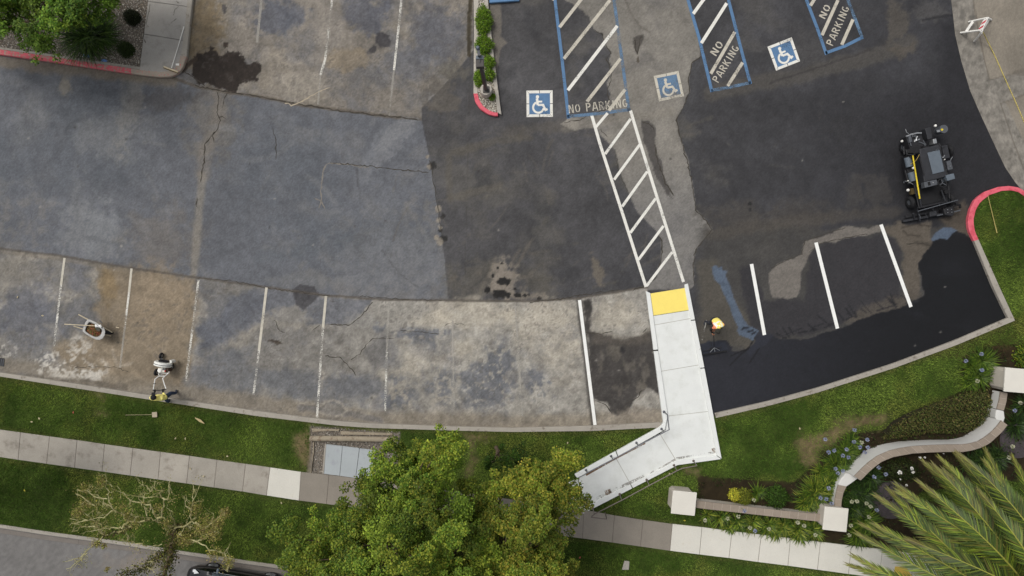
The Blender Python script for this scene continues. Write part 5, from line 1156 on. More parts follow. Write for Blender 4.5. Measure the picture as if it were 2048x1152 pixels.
# second worker, bent over a squeegee
w4 = crop(1395, 620, 11.52)
f0 = P(1413, 634); q0 = w4(358, 470, 1.02); q1 = w4(374, 560, .78)
VEST = M("hi_vis_yellow", S(242, 224, 118), .8, .04, 8, .1, 70); VESTO = M("hi_vis_pink_trim", S(226, 134, 98), .8, .04, 8, .1, 70); REFL = M("reflective_white", S(232, 232, 226), .5)
DARKP = M("dark_work_trousers", S(44, 46, 54), .9, .1, 8, .12, 70)
pel = w4(395, 215, .98); che = w4(498, 345, 1.30); nk = w4(492, 425, 1.38); hd = w4(462, 488, 1.42)
sdir = Vector((.93, .36, 0)); fw = Vector((-.3, -.95, 0))
J2 = {'pelvis': (pel, (.16, .125)), 'belly': (pel.lerp(che, .45) + V3(0, 0, .03), (.155, .115)), 'chest': (che, (.18, .13)), 'neckb': (che.lerp(nk, .7), .075), 'neck': (nk, .055), 'head': (hd, (.085, .10)), 'crown': (hd + V3(-.01, -.06, .07), (.06, .07)),
      'shl': (che + sdir * .19 + fw * .06, .07), 'ell': (che + sdir * .20 + fw * .22 - V3(0, 0, .24), .052), 'wrl': (q0 + V3(.09, .03, .02), .036), 'shr': (che - sdir * .19 + fw * .04, .07), 'elr': (che - sdir * .26 + fw * .10 - V3(0, 0, .26), .052), 'wrr': (q1 + V3(-.07, .06, .02), .036),
      'hpl': (pel + sdir * .09 - V3(0, 0, .06), .1), 'knl': (P(1425, 642, 0) + V3(.0, -.05, .52), .07), 'anl': (P(1425, 638, .08), .045), 'tol': (P(1423, 645, .045), .04),
      'hpr': (pel - sdir * .09 - V3(0, 0, .06), .1), 'knr': (P(1413, 646, 0) + V3(0, 0, .5), .07), 'anr': (P(1411, 642, .08), .045), 'tor': (P(1408, 650, .045), .04)}
def reg2(r, t, c):
    if r in ('top0', 'top1'):
        s_ = (0 if r == 'top0' else .5) + t * .5
        if abs(s_ - .78) < .09: return 6
        if abs((c - pel).dot(sdir)) > .165: return 7
        return 0
    return {'arm': 5, 'skin': 1, 'leg': 2, 'shoe': 4}[r]
E2 = [('pelvis', 'belly', 'top0'), ('belly', 'chest', 'top1'), ('chest', 'neckb', 'top1')] + [e if e[2] in ('skin', 'leg', 'shoe') else (e[0], e[1], 'arm' if not e[0] == 'chest' else 'top1') for e in E[3:]]
p2 = person("person", "person in a yellow hi-vis vest and dark cap bending over a squeegee", J2, E2, 'pelvis', [VEST, SKIN, DARKP, LENS, SHOE, BLACKC, REFL, VESTO], reg2, [(J2['wrl'][0], q0, (0, -.5, -1), 1), (J2['wrr'][0], q1, (0, -.5, -1), 1)], f0, fw + V3(0, 0, -.8))
MB().lathe(hd + V3(0, .0, .02), (-.1, -.25, 1), [(0, .115), (.05, .11), (.09, .085), (.115, .04), (.12, .003)], 18).build("cap", M("charcoal_cap", S(52, 50, 44), .9, .1, 10, .1, 60), p2, smooth=True)
sqg = empty("squeegee", w4(390, 900, 0), "long handled black squeegee with splayed silver braces held by the vest worker", "squeegee")
MB().tube([w4(352, 440, 1.10), w4(360, 480, 1.0), w4(376, 640, .55), w4(385, 860, .12)], .016, 8).build("handle", BLKM, sqg, smooth=True)
MB().bar(w4(130, 1035, .06), w4(670, 945, .06), .05, .07).build("blade", BLK, sqg)
MB().bar(w4(120, 950, .04), w4(560, 855, .04), .03, .03).build("spreader_bar", BLKM, sqg)
for x, y in ((288, 975), (400, 960), (508, 930)): MB().tube([w4(390, 868, .14), w4(x, y, .09)], .011, 6).build("brace", SILV, sqg)
MB().tube([w4(300, 735, .05), w4(318, 810, .05), w4(345, 870, .08)], .014, 6).build("strap", BLKM, sqg)
tag(MB().bar(w4(270, 900, .02), w4(340, 860, .02), .03, .02).build("scraper", BLKM), "small black scraper lying in the wet sealer beside the squeegee", "scraper")

# ------------------------------------------------------------------ barricade and rope
ba = crop(1905, 20, 16.46)
WH = M("barricade_white", S(228, 226, 220), .6, .05, 6, .06, 60); RDS = M("barricade_red", S(204, 56, 74), .6, .06, 8, .06, 60, col2=S(150, 40, 50), mscale=30, mlo=.52, mhi=.6)
bar_ = empty("barricade", ba(650, 560, 0), "white folding A-frame barricade with red stripes on the stamped concrete", "barricade")
hz = .85
A1, A2, B1, B2 = ba(1120, 262, hz), ba(905, 668, hz), ba(525, 392, .02), ba(258, 748, .02)
C1, C2 = ba(1278, 318, .02), ba(702, 1036, .02); D1, D2 = ba(1165, 262, hz + .0), ba(968, 742, hz)
for a, b, nm in ((A1, B1, "leg"), (A2, B2, "leg"), (D1, C1, "leg"), (D2, C2, "leg")): MB().bar(a, b, .07, .05).build(nm, WH, bar_, bevel=.008)
MB().bar(B1.lerp(A1, .28), B2.lerp(A2, .28), .10, .03).build("cross_board", WH, bar_, bevel=.006)
bt = MB().bar(A1, A2, .2, .03, up=(A1 - B1).cross(A2 - A1).normalized()).build("striped_board", WH, bar_, bevel=.006)
nrm = (A1 - B1).cross(A2 - A1).normalized(); nrm = nrm if nrm.z > 0 else -nrm
dn = (B1 - A1).normalized()
for k in range(2):
    t = .18 + .42 * k; c0 = A1.lerp(A2, t) + nrm * .02; ln = (A2 - A1)
    MB().add([c0 - dn * .08, c0 + ln * .2 - dn * .08, c0 + ln * .38 + dn * .08, c0 + ln * .18 + dn * .08], [(0, 1, 2, 3)]).build("red_stripe", RDS, bt)
MB().bar(D1, D2, .14, .03, up=(D1 - C1).cross(D2 - D1).normalized()).build("top_board", WH, bar_, bevel=.006)
MB().bar(A1, D1, .05, .04).build("hinge", WH, bar_); MB().bar(A2, D2, .05, .04).build("hinge", WH, bar_)
MB().bar(D1.lerp(C1, .45), D2.lerp(C2, .45), .07, .03).build("cross_board", WH, bar_, bevel=.006)
ROPE = M("yellow_rope", S(206, 190, 110), .8, .15, 30, .2, 80, col2=S(150, 128, 60), mscale=26, mlo=.5, mhi=.6)
tag(MB().tube([ba(1010, 735, .7), P(1972, 76, .35), P(1980, 92, .1), P(1990, 112, .03), P(2010, 157, .03), P(2030, 201, .03), P(2048, 243, .03), P(2075, 300, .03)], .016, 6).build("rope", ROPE, smooth=True), "yellow rope trailing from the barricade across the concrete driveway", "rope")

# ------------------------------------------------------------------ lamp post on the island
lp = crop(930, 0, 4.8)
BRZ = M("bronze_pole", S(70, 66, 64), .55, .08, 6, .06, 60, spec=.4)
post = empty("lamp_post", lp(207, 895, 0), "dark square lamp post on a round concrete base in the narrow planted island", "lamp post")
MB().lathe(lp(207, 893, .05), (0, 0, 1), [(0, .245), (.5, .245), (.54, .225)], 28).build("concrete_base", CONC_L, post, smooth=True)
MB().box(lp(203, 858, .62), (.26, .26, .05)).build("base_plate", BRZ, post, bevel=.01)
MB().bar(lp(202, 858, .62), lp(156, 645, 3.9), .12, .12).build("pole", BRZ, post, bevel=.01)
hd_ = MB().prism([lp(x, y, 4.1) for x, y in ((102, 568), (180, 568), (184, 640), (104, 645))], 3.86).build("lamp_head", BRZ, post, bevel=.02)
MB().prism([lp(x, y, 4.12) for x, y in ((106, 532), (176, 530), (180, 567), (102, 567))], 3.95).build("lamp_head_fin", BLUG, hd_, bevel=.01)
MB().bar(lp(140, 600, 4.13), lp(140, 570, 4.14), .02, .03).build("lamp_bracket", GRYM, hd_)
MB().prism([lp(x, y, 4.3) for x, y in ((112, 470), (142, 468), (148, 532), (122, 534))], 4.15).build("camera_arm", GRYM, hd_, bevel=.01)
MB().lathe(lp(122, 456, 4.35), (0, 0, 1), [(-.12, .07), (0, .07), (.04, .04)], 14).build("sensor", BLUG, hd_, smooth=True)
tag(MB().prism([P(978, -8, .14), P(1038, -12, .14), P(1039, 1, .14), P(979, 5.5, .14)], .0).build("wheel_stop", M("wheel_stop_blue", S(92, 128, 166), .75, .1, 5, .1, 50), bevel=.03), "blue painted concrete wheel stop beside the planted island", "wheel stop")

# ------------------------------------------------------------------ broom on the walkway
bm = crop(270, 0, 7.2)
broom = empty("push_broom", bm(525, 985, .15), "white handled push broom lying on the concrete walkway corner", "broom")
MB().tube([bm(706, 380, .19), bm(618, 680, .2), bm(525, 978, .23)], .0165, 8).build("handle", WHP, broom, smooth=True)
MB().bar(bm(415, 960, .21), bm(620, 1035, .21), .06, .05).build("head", WOOD, broom, bevel=.01)
MB().bar(bm(412, 972, .18), bm(616, 1047, .18), .05, .05).build("bristles", M("tan_bristles", S(122, 104, 70), .9, .1, 30, .2, 80), broom)
MB().tube([bm(545, 945, .23), bm(570, 970, .22), bm(572, 1000, .22)], .006, 6).build("brace", SILV, broom)
tag(MB().prism([bm(585, 915, .162), bm(635, 912, .162), bm(632, 945, .162), bm(588, 942, .162)], .151).build("paper_scrap", WHP), "small white paper scrap on the walkway corner beside the broom", "paper scrap")

# ------------------------------------------------------------------ parked black car
cw = crop(370, 1110, 10.24)
fwc = cw(575, 225, .31); rwc = cw(1752, 418, .31)
fd = (fwc - rwc).normalized(); sd_ = Vector((fd.y, -fd.x, 0))
if sd_.y < 0: sd_ = -sd_                                # towards the kerb (visible side)
mid0 = (fwc + rwc) / 2 - sd_ * .82; mid0.z = 0
car = empty("parked_car", mid0, "black parked car with silver wheels at the street kerb below the bare tree", "car")
CARB = M("car_paint_black", S(22, 23, 26), .12, .03, 3, 0, 40, spec=.5); GLAS = M("car_glass", S(60, 70, 76), .05, .03, 3, 0, 40, spec=.8)
CP = lambda x, y, z: mid0 + fd * x + sd_ * y + Vector((0, 0, z))
# stations: x, half width, belt z, roof half width, roof z
stn = [(2.12, .50, .52, .48, .56), (2.02, .70, .66, .55, .70), (1.75, .83, .76, .66, .82), (1.2, .87, .90, .70, .97), (.95, .875, .93, .70, 1.0), (.35, .88, .95, .60, 1.38), (0, .88, .95, .60, 1.45), (-.7, .88, .96, .60, 1.46), (-1.2, .87, .97, .58, 1.40), (-1.65, .85, .97, .62, 1.05), (-1.9, .80, .92, .60, .97), (-2.05, .66, .78, .55, .85)]
cb = MB(); npt = 10
for x, w, bz, rw, rz in stn:
    for y, z in ((-w * .93, .24), (-w, .45), (-w, bz * .8), (-w * .97, bz), (-rw, rz - .03), (-rw * .55, rz), (rw * .55, rz), (rw, rz - .03), (w * .97, bz), (w, bz * .8), (w, .45), (w * .93, .24)):
        cb.v.append(CP(x, y, z))
k = 12
for i in range(len(stn) - 1):
    for j in range(k - 1):
        g = 4 <= i + 0 and i <= 8 and j in (3, 7)
        g = g or (i in (4,) and j in (4, 5, 6)) or (i == 8 and j in (4, 5, 6))
        cb.f.append([i * k + j, (i + 1) * k + j, (i + 1) * k + j + 1, i * k + j + 1]); cb.mi.append(1 if g else 0)
    cb.f.append([i * k + k - 1, (i + 1) * k + k - 1, (i + 1) * k, i * k]); cb.mi.append(0)
cb.f.append(list(range(k))); cb.mi.append(0); cb.f.append([(len(stn) - 1) * k + j for j in range(k - 1, -1, -1)]); cb.mi.append(0)
cbo = cb.build("body", [CARB, GLAS], car, smooth=True)
for wcn, sgn in ((fwc, 1), (rwc, 1), (fwc - sd_ * 1.64, -1), (rwc - sd_ * 1.64, -1)):
    cc = Vector((wcn.x, wcn.y, .31)) + sd_ * sgn * (-.02)
    w_ = MB().torus(cc - sd_ * sgn * .05, sd_, .23, .085, 28, 10, 1.2).build("wheel", BLK, car, smooth=True)
    MB().lathe(cc, sd_ * sgn, [(0, .2), (.04, .2), (.045, .17), (.02, .04), (.05, .03)], 20).build("rim", SILV, w_)
    for a in range(7):
        d = fd * math.cos(a * .897) + Vector((0, 0, 1)) * math.sin(a * .897)
        MB().bar(cc + sd_ * sgn * .045, cc + sd_ * sgn * .045 + d * .18, .035, .02).build("spoke", SILV, w_)
for s_ in (-1, 1):
    MB().add([CP(2.0, s_ * .66, .64), CP(1.72, s_ * .80, .79), CP(1.5, s_ * .72, .90), CP(1.85, s_ * .56, .75)], [(0, 1, 2, 3) if s_ < 0 else (3, 2, 1, 0)]).build("headlight", M("headlight_glass", S(220, 222, 222), .1, .05, 6, 0, 40, spec=.7) if s_ < 0 else bpy.data.materials["headlight_glass"], car)
    MB().box(CP(.72, s_ * .98, 1.0), (.1, .2, .12), math.atan2(fd.y, fd.x)).build("mirror", BLUG if s_ > 0 else CARB, car, bevel=.03)
    MB().bar(CP(.9, s_ * .89, .965), CP(-1.3, s_ * .875, .985), .012, .02).build("window_trim", SILV, car)

# ------------------------------------------------------------------ small things on lawn and lot
sh = crop(0, 576, 4)
sp = empty("lawn_shovel", sh(1235, 1013, .15), "square bladed dust pan scoop with thin handle lying on the lawn", "scoop")
MB().tube([sh(1005, 1016, .19), sh(1215, 1013, .2)], .011, 6).build("handle", M("weathered_handle", S(150, 142, 110), .8), sp)
MB().prism([sh(x, y, .22) for x, y in ((1214, 995), (1255, 991), (1257, 1033), (1218, 1035))], .2).build("blade", M("bare_dull_metal", S(164, 152, 132), .6, .1, 10, .1, 60), sp)
leafm = M("dry_palm_litter", S(176, 160, 118), .8, .1, 12, .1, 60)
for pts, w, lb in (([(1560, 1038), (1600, 1062), (1635, 1085)], .07, "long dry palm husk lying on the lawn below the kerb"),):
    tag(MB().ribbon([sh(x, y, .2) for x, y in pts], [.03, w * 1.6, .02]).build("palm_husk", leafm), lb, "husk")
st_ = MB().tube([P(1976, 392, .2), P(1984, 425, .21), P(1994, 466, .19)], [.012, .014, .02], 6).build("palm_stalk", M("dry_stalk", S(170, 156, 96), .8)); tag(st_, "thin dry palm stalk lying on the red kerbed grass island", "stalk")
tag(MB().prism([P(x, y, .165) for x, y in ((1249, 1122), (1259, 1123), (1258, 1140), (1244, 1140))], .05).build("valve_cover", CONC_L, bevel=.02), "small concrete valve cover set in the grass below the sidewalk", "valve cover")
gr = empty("drain_grate", P(2, 724, .0), "dark slotted drain grate in the asphalt by the left kerb", "drain grate")
MB().prism([P(-12, 714, .012), P(9, 717, .012), P(8, 733, .012), P(-13, 730, .012)], .004).build("frame", BLKM, gr)
for i in range(5): MB().bar(P(-9 + i * 4, 717 + i * .5, .02), P(-10 + i * 4, 730 + i * .5, .02), .03, .014).build("bar", GRYM, gr)
for x, y, r in ((1175, 0, 0),): pass
BSP = M("blue_marking_paint", S(110, 150, 205), .85, .15, 10, .1, 60, wear=.47, wscale=22)
# ------------------------------------------------------------------ vegetation helpers
LEAF = M("leaf_green", S(70, 90, 30), .6, .10, 2, .0, 40, attr=True, trans=.26, spec=.2)
STRAP = M("strap_leaf", S(60, 90, 30), .5, .08, 2, .0, 40, attr=True, trans=.2, spec=.3)
GRASSM = M("grass_blade", S(60, 90, 30), .7, .08, 1, .0, 40, attr=True, trans=.15, spec=.15)
BARK = M("bark_brown", S(96, 82, 68), .9, .15, 4, .2, 30, bump=.5, bscale=20)
BARKW = M("bark_pale", S(190, 184, 138), .85, .15, 3, .2, 30, col2=S(146, 140, 92), mscale=4, mlo=.42, mhi=.6)
def unit(a): return a / np.maximum(np.linalg.norm(a, axis=1, keepdims=True), 1e-9)
def cards(pos, dr, nr, L_, W_, cols):
    """leaf cards: base, widest point left, tip, widest point right, slightly folded"""
    dr = unit(dr); sd = unit(np.cross(dr, nr)); up = np.cross(sd, dr)
    L_ = L_[:, None]; W_ = W_[:, None]
    V = np.stack([pos, pos + dr * L_ * .5 + sd * W_ * .5 + up * W_ * .15, pos + dr * L_ - up * L_ * .08, pos + dr * L_ * .5 - sd * W_ * .5 + up * W_ * .15], 1).reshape(-1, 3)
    n = len(pos); Fc = np.arange(4 * n).reshape(n, 4)
    return V, Fc, np.repeat(cols, 4, 0)
def mesh_cards(name, data, mat, parent=None, org=(0, 0, 0)):
    V = np.concatenate([d[0] for d in data]); C_ = np.concatenate([d[2] for d in data]); off = 0; Fs = []
    for d in data: Fs.append(d[1] + off); off += len(d[0])
    o0 = np.array(ORG[parent] if parent is not None else org)
    return link(name, npmesh(name, V - o0, np.concatenate(Fs), C_), mat, parent, org)
def tint(n, cols, spread=.25):
    c = np.array(cols, float)[rng.integers(len(cols), size=n)] * (1 + spread * rng.normal(0, .5, (n, 1)))
    return lin(np.clip(c, 3, 250))
def clump_leaves(c, r, n, size, cols, spread=.22, flat=.75):
    d = unit(rng.normal(size=(n, 3))); d[:, 2] = np.where(rng.random(n) < .72, np.abs(d[:, 2]), d[:, 2])
    rad = r * (rng.uniform(.35, 1.1, n) ** .7)[:, None]
    pos = np.array(c) + d * rad * np.array([1, 1, flat])
    nr = unit(d * .7 + np.array([0, 0, .9]) + rng.normal(0, .45, (n, 3)))
    dr = np.cross(nr, rng.normal(size=(n, 3))) + d * .25
    L_ = size * rng.uniform(.7, 1.3, n)
    return cards(pos, dr, nr, L_, L_ * rng.uniform(.55, .8, n), tint(n, cols, spread * .7))
def straps(base, n, L_, w, cols, e0=(50, 85), droop=.55, rad=.1, seg=3):
    """rosette of strap leaves arching out of a crown"""
    a = rng.uniform(0, 2 * math.pi, n); e = np.radians(rng.uniform(*e0, n)); l = L_ * rng.uniform(.65, 1.15, n); dp = droop * rng.uniform(.6, 1.4, n)
    out = np.stack([np.cos(a), np.sin(a), 0 * a], 1); sd = np.stack([-np.sin(a), np.cos(a), 0 * a], 1)
    b = np.array(base) + out * rad * rng.random((n, 1)); b = b + sd * rng.normal(0, rad * .4, (n, 1))
    V = []; ts = np.linspace(0, 1, seg + 1); ws = np.interp(ts, [0, .5, .85, 1], [.8, 1, .6, .06])
    for t, ww in zip(ts, ws):
        p = b + out * (l * t * np.cos(e) + l * t * t * .28)[:, None]; p[:, 2] += l * (np.sin(e) * t - dp * t * t)
        p[:, 2] = np.maximum(p[:, 2], np.array(base)[2] + .01)
        V += [p + sd * w * ww / 2, p - sd * w * ww / 2]
    V = np.stack(V, 1); k = 2 * (seg + 1); i0 = (np.arange(n) * k)[:, None]
    Fc = np.concatenate([i0 + np.array([2 * s, 2 * s + 1, 2 * s + 3, 2 * s + 2]) for s in range(seg)])
    c = tint(n, cols, .3); return V.reshape(-1, 3), Fc, np.repeat(c, k, 0)

# ------------------------------------------------------------------ lawn grass: blades over the soil sheet
SW_POLY = top + bot[::-1]
PAD_POLY = [(621, 852), (800, 866), (790, 975), (615, 948)]
NOGRASS = [SW_POLY, RAMP_OUT, PAD_POLY] + BEDS
def grass(name, polys, dens, label, cols_lo, cols_hi, seedbox, hgt=(.03, .075)):
    x0, x1, y0, y1 = seedbox; area = (x1 - x0) * (y1 - y0) * (H / F) ** 2
    n = int(area * dens); x = rng.uniform(x0, x1, n); y = rng.uniform(y0, y1, n)
    k = np.zeros(n, bool)
    for p in polys: k |= inside(x, y, p)
    for p in NOGRASS: k &= ~inside(x, y, p)
    k &= pdist(x, y, top) > 2; k &= pdist(x, y, bot) > 2
    for p in DIRT:
        q = inside(x + 36 * (fbm(x, y, 20, 4, 7) - .5), y + 36 * (fbm(x, y, 20, 4, 9) - .5), p); k &= ~(q & (rng.random(n) < .55 + .9 * (fbm(x, y, 9, 3, 13) - .3)))
    x, y = x[k], y[k]; n = len(x)
    hue = fbm(x, y, 120, 4, 1001) + .6 * (fbm(x, y, 30, 4, 1011) - .5) + .06 * rng.normal(size=n)
    yel = sstep(.5, .68, fbm(x, y, 90, 4, 1021) + .2 * (fbm(x, y, 12, 2, 1023) - .5))
    t = np.clip((hue - .3) / .4, 0, 1)[:, None]
    c = np.array(cols_lo) * (1 - t) + np.array(cols_hi) * t; c = c * (1 - .5 * yel[:, None]) + np.array((138, 138, 66)) * .5 * yel[:, None]
    # thin dry margins beside kerbs and paving
    edge = np.minimum(np.minimum(pdist(x, y, KL), pdist(x, y, RL)), np.minimum(pdist(x, y, top), pdist(x, y, bot)))
    dry = sstep(12, 2, edge + 10 * (fbm(x, y, 18, 3, 1031) - .5)) * .5
    c = c * (1 - dry[:, None]) + np.array((118, 108, 70)) * dry[:, None]
    c *= (1 + .13 * rng.normal(size=(n, 1)))
    s = (H - .12) / F; pos = np.stack([(x - 1024) * s, (576 - y) * s, np.full(n, ZL - .01)], 1)
    a = rng.uniform(0, 2 * math.pi, n); h = rng.uniform(*hgt, n); lean = rng.uniform(.3, 1.5, n)
    o = np.stack([np.cos(a), np.sin(a), 0 * a], 1); sd = np.stack([-np.sin(a), np.cos(a), 0 * a], 1) * rng.uniform(.007, .013, (n, 1))
    tip = pos + o * (h * lean)[:, None]; tip[:, 2] += h + .01
    V = np.stack([pos - sd, pos + sd, tip], 1).reshape(-1, 3)
    ob = link(name, npmesh(name, V, np.arange(3 * n).reshape(n, 3), np.repeat(lin(np.clip(c, 3, 250)), 3, 0)), GRASSM)
    return tag(ob, label, "grass", kind="stuff")
LO, HI = (64, 90, 30), (124, 146, 62)
grass("grass", [LAWN_A], 1500, "short mown green grass of the lawns around the lot and sidewalk", LO, HI, (-170, 2120, 380, 1180))

# ------------------------------------------------------------------ gravel: real stones, joined
def gravel(name, poly, n, z, cols, label, size=(.012, .035)):
    xs = [p[0] for p in poly]; ys = [p[1] for p in poly]
    x = rng.uniform(max(min(xs), -90), max(xs), n * 2); y = rng.uniform(max(min(ys), -70), max(ys), n * 2)
    k = inside(x, y, poly); x, y = x[k][:n], y[k][:n]; m = len(x); s = (H - z) / F
    pos = np.stack([(x - 1024) * s, (576 - y) * s, z + rng.uniform(0, .012, m)], 1); r = rng.uniform(*size, m)[:, None]
    oct_ = np.array([[1, 0, 0], [0, 1, 0], [-1, 0, 0], [0, -1, 0], [0, 0, .7], [0, 0, -.7]])
    th = rng.uniform(0, 6.28, m); V = np.empty((m, 6, 3))
    for i, o in enumerate(oct_):
        jx = o[0] * rng.uniform(.6, 1.3, m); jy = o[1] * rng.uniform(.6, 1.3, m)
        V[:, i] = pos + r * np.stack([jx * np.cos(th) - jy * np.sin(th), jx * np.sin(th) + jy * np.cos(th), o[2] * rng.uniform(.6, 1.1, m)], 1)
    f = np.array([[0, 1, 4], [1, 2, 4], [2, 3, 4], [3, 0, 4], [1, 0, 5], [2, 1, 5], [3, 2, 5], [0, 3, 5]])
    Fc = (np.arange(m)[:, None, None] * 6 + f[None]).reshape(-1, 3)
    o = link(name, npmesh(name, V.reshape(-1, 3), Fc, np.repeat(tint(m, cols, .3), 6, 0)), bpy.data.materials.get("gravel_stone") or M("gravel_stone", S(140, 134, 126), .85, .05, 5, .1, 60, attr=True))
    return tag(o, label, "gravel", kind="stuff")
GC = [(158, 150, 138), (176, 168, 156), (134, 127, 119), (146, 132, 116), (192, 186, 176)]
gravel("gravel", BED_TL, 16000, .105, GC, "grey gravel covering the planting bed above the red kerb")
gravel("gravel", ISLAND, 4200, .105, [(168, 160, 146), (190, 184, 172), (140, 130, 116), (206, 200, 188)], "pale gravel in the narrow planted island")
gravel("gravel", [(622, 852), (800, 864), (805, 960), (735, 958), (645, 948), (622, 945), (624, 884)], 4200, .115, [(126, 120, 112), (146, 140, 130), (104, 98, 92), (160, 154, 146)], "grey gravel around the pale blue utility pad")

# ------------------------------------------------------------------ broadleaf trees
def dart(poly, spacing, tries=9000):
    xs = [p[0] for p in poly]; ys = [p[1] for p in poly]; pts = []
    X = rng.uniform(min(xs), max(xs), tries); Y = rng.uniform(min(ys), max(ys), tries); k = inside(X, Y, poly)
    for x, y in zip(X[k], Y[k]):
        if all((x - a) ** 2 + (y - b) ** 2 > spacing ** 2 for a, b in pts): pts.append((x, y))
    return pts
def tree(name, label, base, poly, z0, z1, spacing, cols, leaf=.11, per=230, rr=(.34, .55), group=None, fork=.45, rise=130, extra=(), bark=BARK, trunk_r=.16, low=.6, gaps=(), inset_=9):
    pts = dart(poly, spacing); root = empty(name, base, label, "tree", group); base = Vector(base)
    xs = np.array([p[0] for p in pts], float); ys = np.array([p[1] for p in pts], float)
    d = pdist(xs, ys, poly, True); k_ = d > inset_; xs, ys, d = xs[k_], ys[k_], d[k_]; zs = z0 + (z1 - z0) * np.sqrt(np.clip(d / rise, 0, 1)) + rng.normal(0, .6, len(xs))
    data = []; cl = []
    for x, y, z in zip(xs, ys, zs):
        if any(math.hypot(x - gx_, y - gy_) < gr_ for gx_, gy_, gr_ in gaps): continue
        c = P(x, y, max(z, .5)); r = rng.uniform(*rr); cl.append((c, r))
        b_ = rng.uniform(.82, 1.15); cc = [np.array(q) * np.array([b_ * rng.uniform(.92, 1.1), b_, b_]) for q in cols]
        for q in range(5):                                  # a clump is several ragged lobes at uneven heights
            o_ = Vector((rng.normal(0, .45), rng.normal(0, .45), rng.uniform(-.35, .5))) * r
            data.append(clump_leaves(c + o_, r * rng.uniform(.38, .62), int(per * (r / .45) ** 2 * .26), leaf, [np.array(q2) * rng.uniform(.9, 1.1) for q2 in cc]))
        if rng.random() < low and math.hypot(x - 1024, y - 576) > 0 and pdist(np.array([x]), np.array([y]), poly, True)[0] > 60: data.append(clump_leaves(c - Vector((rng.normal(0, .3), rng.normal(0, .3), rng.uniform(.8, 1.6))), r * 1.1, int(per * .6), leaf, cc))
        k = int(rng.integers(1, 4))                         # small outlying sprigs roughen the outline
        for _ in range(k):
            a = rng.uniform(0, 6.28); data.append(clump_leaves(c + Vector((math.cos(a), math.sin(a), rng.uniform(-.2, .35))) * r * rng.uniform(.95, 1.35), r * .32, int(per * .10), leaf, cc))
    mesh_cards("crown", data, LEAF, root)
    top_ = sum((c for c, r in cl), Vector()) / len(cl); fk = base.lerp(Vector((base.x * .6 + top_.x * .4, base.y * .6 + top_.y * .4, top_.z)), fork)
    MB().tube([base + Vector((0, 0, -.05)), base.lerp(fk, .5) + Vector((.05, .03, 0)), fk], [trunk_r * 1.3, trunk_r, trunk_r * .85], 10).build("trunk", bark, root, smooth=True)
    bm_ = MB(); nl = min(len(cl), max(4, min(9, len(cl) // 10))); cs = [cl[i][0] for i in rng.choice(len(cl), nl, replace=False)]
    nodes = []
    for c in cs:
        m = fk.lerp(c, .55) + Vector((rng.normal(0, .15), rng.normal(0, .15), .1)); nodes.append(m)
        bm_.tube([fk, fk.lerp(m, .5) + Vector((0, 0, .12)), m], [trunk_r * .55, trunk_r * .42, trunk_r * .3], 6)
    for c, r in cl:
        m = min(nodes, key=lambda q: (q - c).length)
        bm_.tube([m, m.lerp(c, .5) + Vector((rng.normal(0, .08), rng.normal(0, .08), .08)), c + Vector((0, 0, r * .2))], [.04, .028, .012], 5)
    bm_.build("branches", bark, root)
    return root
OA = [(800, 858), (850, 854), (905, 868), (932, 890), (928, 930), (950, 960), (1000, 975), (1012, 1060), (1005, 1330), (520, 1330), (585, 1152), (560, 1112), (545, 1085), (560, 1058), (610, 1045), (680, 1028), (672, 1005), (705, 978), (742, 950), (728, 912), (772, 880)]
GA = [(106, 130, 44), (90, 114, 38), (126, 144, 50), (76, 100, 34), (136, 150, 54)]
tree("street_tree", "large dense green tree covering the sidewalk beside the pale blue pad", P(872, 972, .1), OA, 4.6, 6.9, 27, GA, .072, 780, (.36, .58), "sidewalk trees", inset_=14, gaps=[(842, 1068, 17), (880, 1122, 10)])
OB = [(960, 985), (950, 960), (975, 950), (1040, 930), (1062, 905), (1100, 902), (1132, 925), (1150, 950), (1172, 975), (1165, 1000), (1150, 1020), (1138, 1045), (1150, 1080), (1140, 1110), (1152, 1160), (1130, 1330), (960, 1330), (955, 1060)]
GB = [(116, 130, 44), (132, 140, 50), (100, 122, 40), (146, 148, 60), (90, 112, 38)]
tree("street_tree", "yellow green tree at the lower end of the access ramp over the sidewalk", P(1052, 962, .1), OB, 4.4, 6.6, 27, GB, .072, 780, (.36, .58), "sidewalk trees", rise=100)
OC = [(962, 890), (990, 880), (1030, 888), (1052, 905), (1050, 935), (1030, 950), (990, 958), (965, 940), (955, 912)]
tree("small_tree", "small dark green tree between two larger trees below the kerb", P(992, 895, .1), OC, 2.2, 3.0, 22, [(52, 78, 24), (44, 66, 22), (66, 92, 30)], .07, 460, (.28, .42), rise=40, trunk_r=.07)
OT = [(-150, 60), (-20, 72), (25, 68), (45, 90), (60, 100), (95, 98), (112, 84), (128, 72), (160, 50), (172, 44), (186, 52), (210, 46), (225, 30), (236, 12), (255, 0), (262, -20), (262, -120), (-150, -120)]
tree("garden_tree", "bright green leafy tree overhanging the gravel bed above the red kerb", P(150, 25, .1), OT, 2.6, 4.4, 22, [(104, 134, 46), (88, 118, 38), (120, 148, 54), (74, 104, 34)], .085, 520, (.3, .5), rise=110, trunk_r=.11, inset_=4)
OL = [(-170, 850), (-60, 850), (-10, 868), (5, 872), (10, 884), (-5, 895), (-25, 905), (-10, 925), (10, 935), (20, 948), (12, 962), (-10, 980), (-60, 1000), (-170, 1000)]
tree("street_tree", "green tree whose leafy edge reaches over the far left sidewalk", P(-60, 960, .1), OL, 3.6, 4.6, 24, GA, .11, 220, (.26, .4), "sidewalk trees", rise=90)

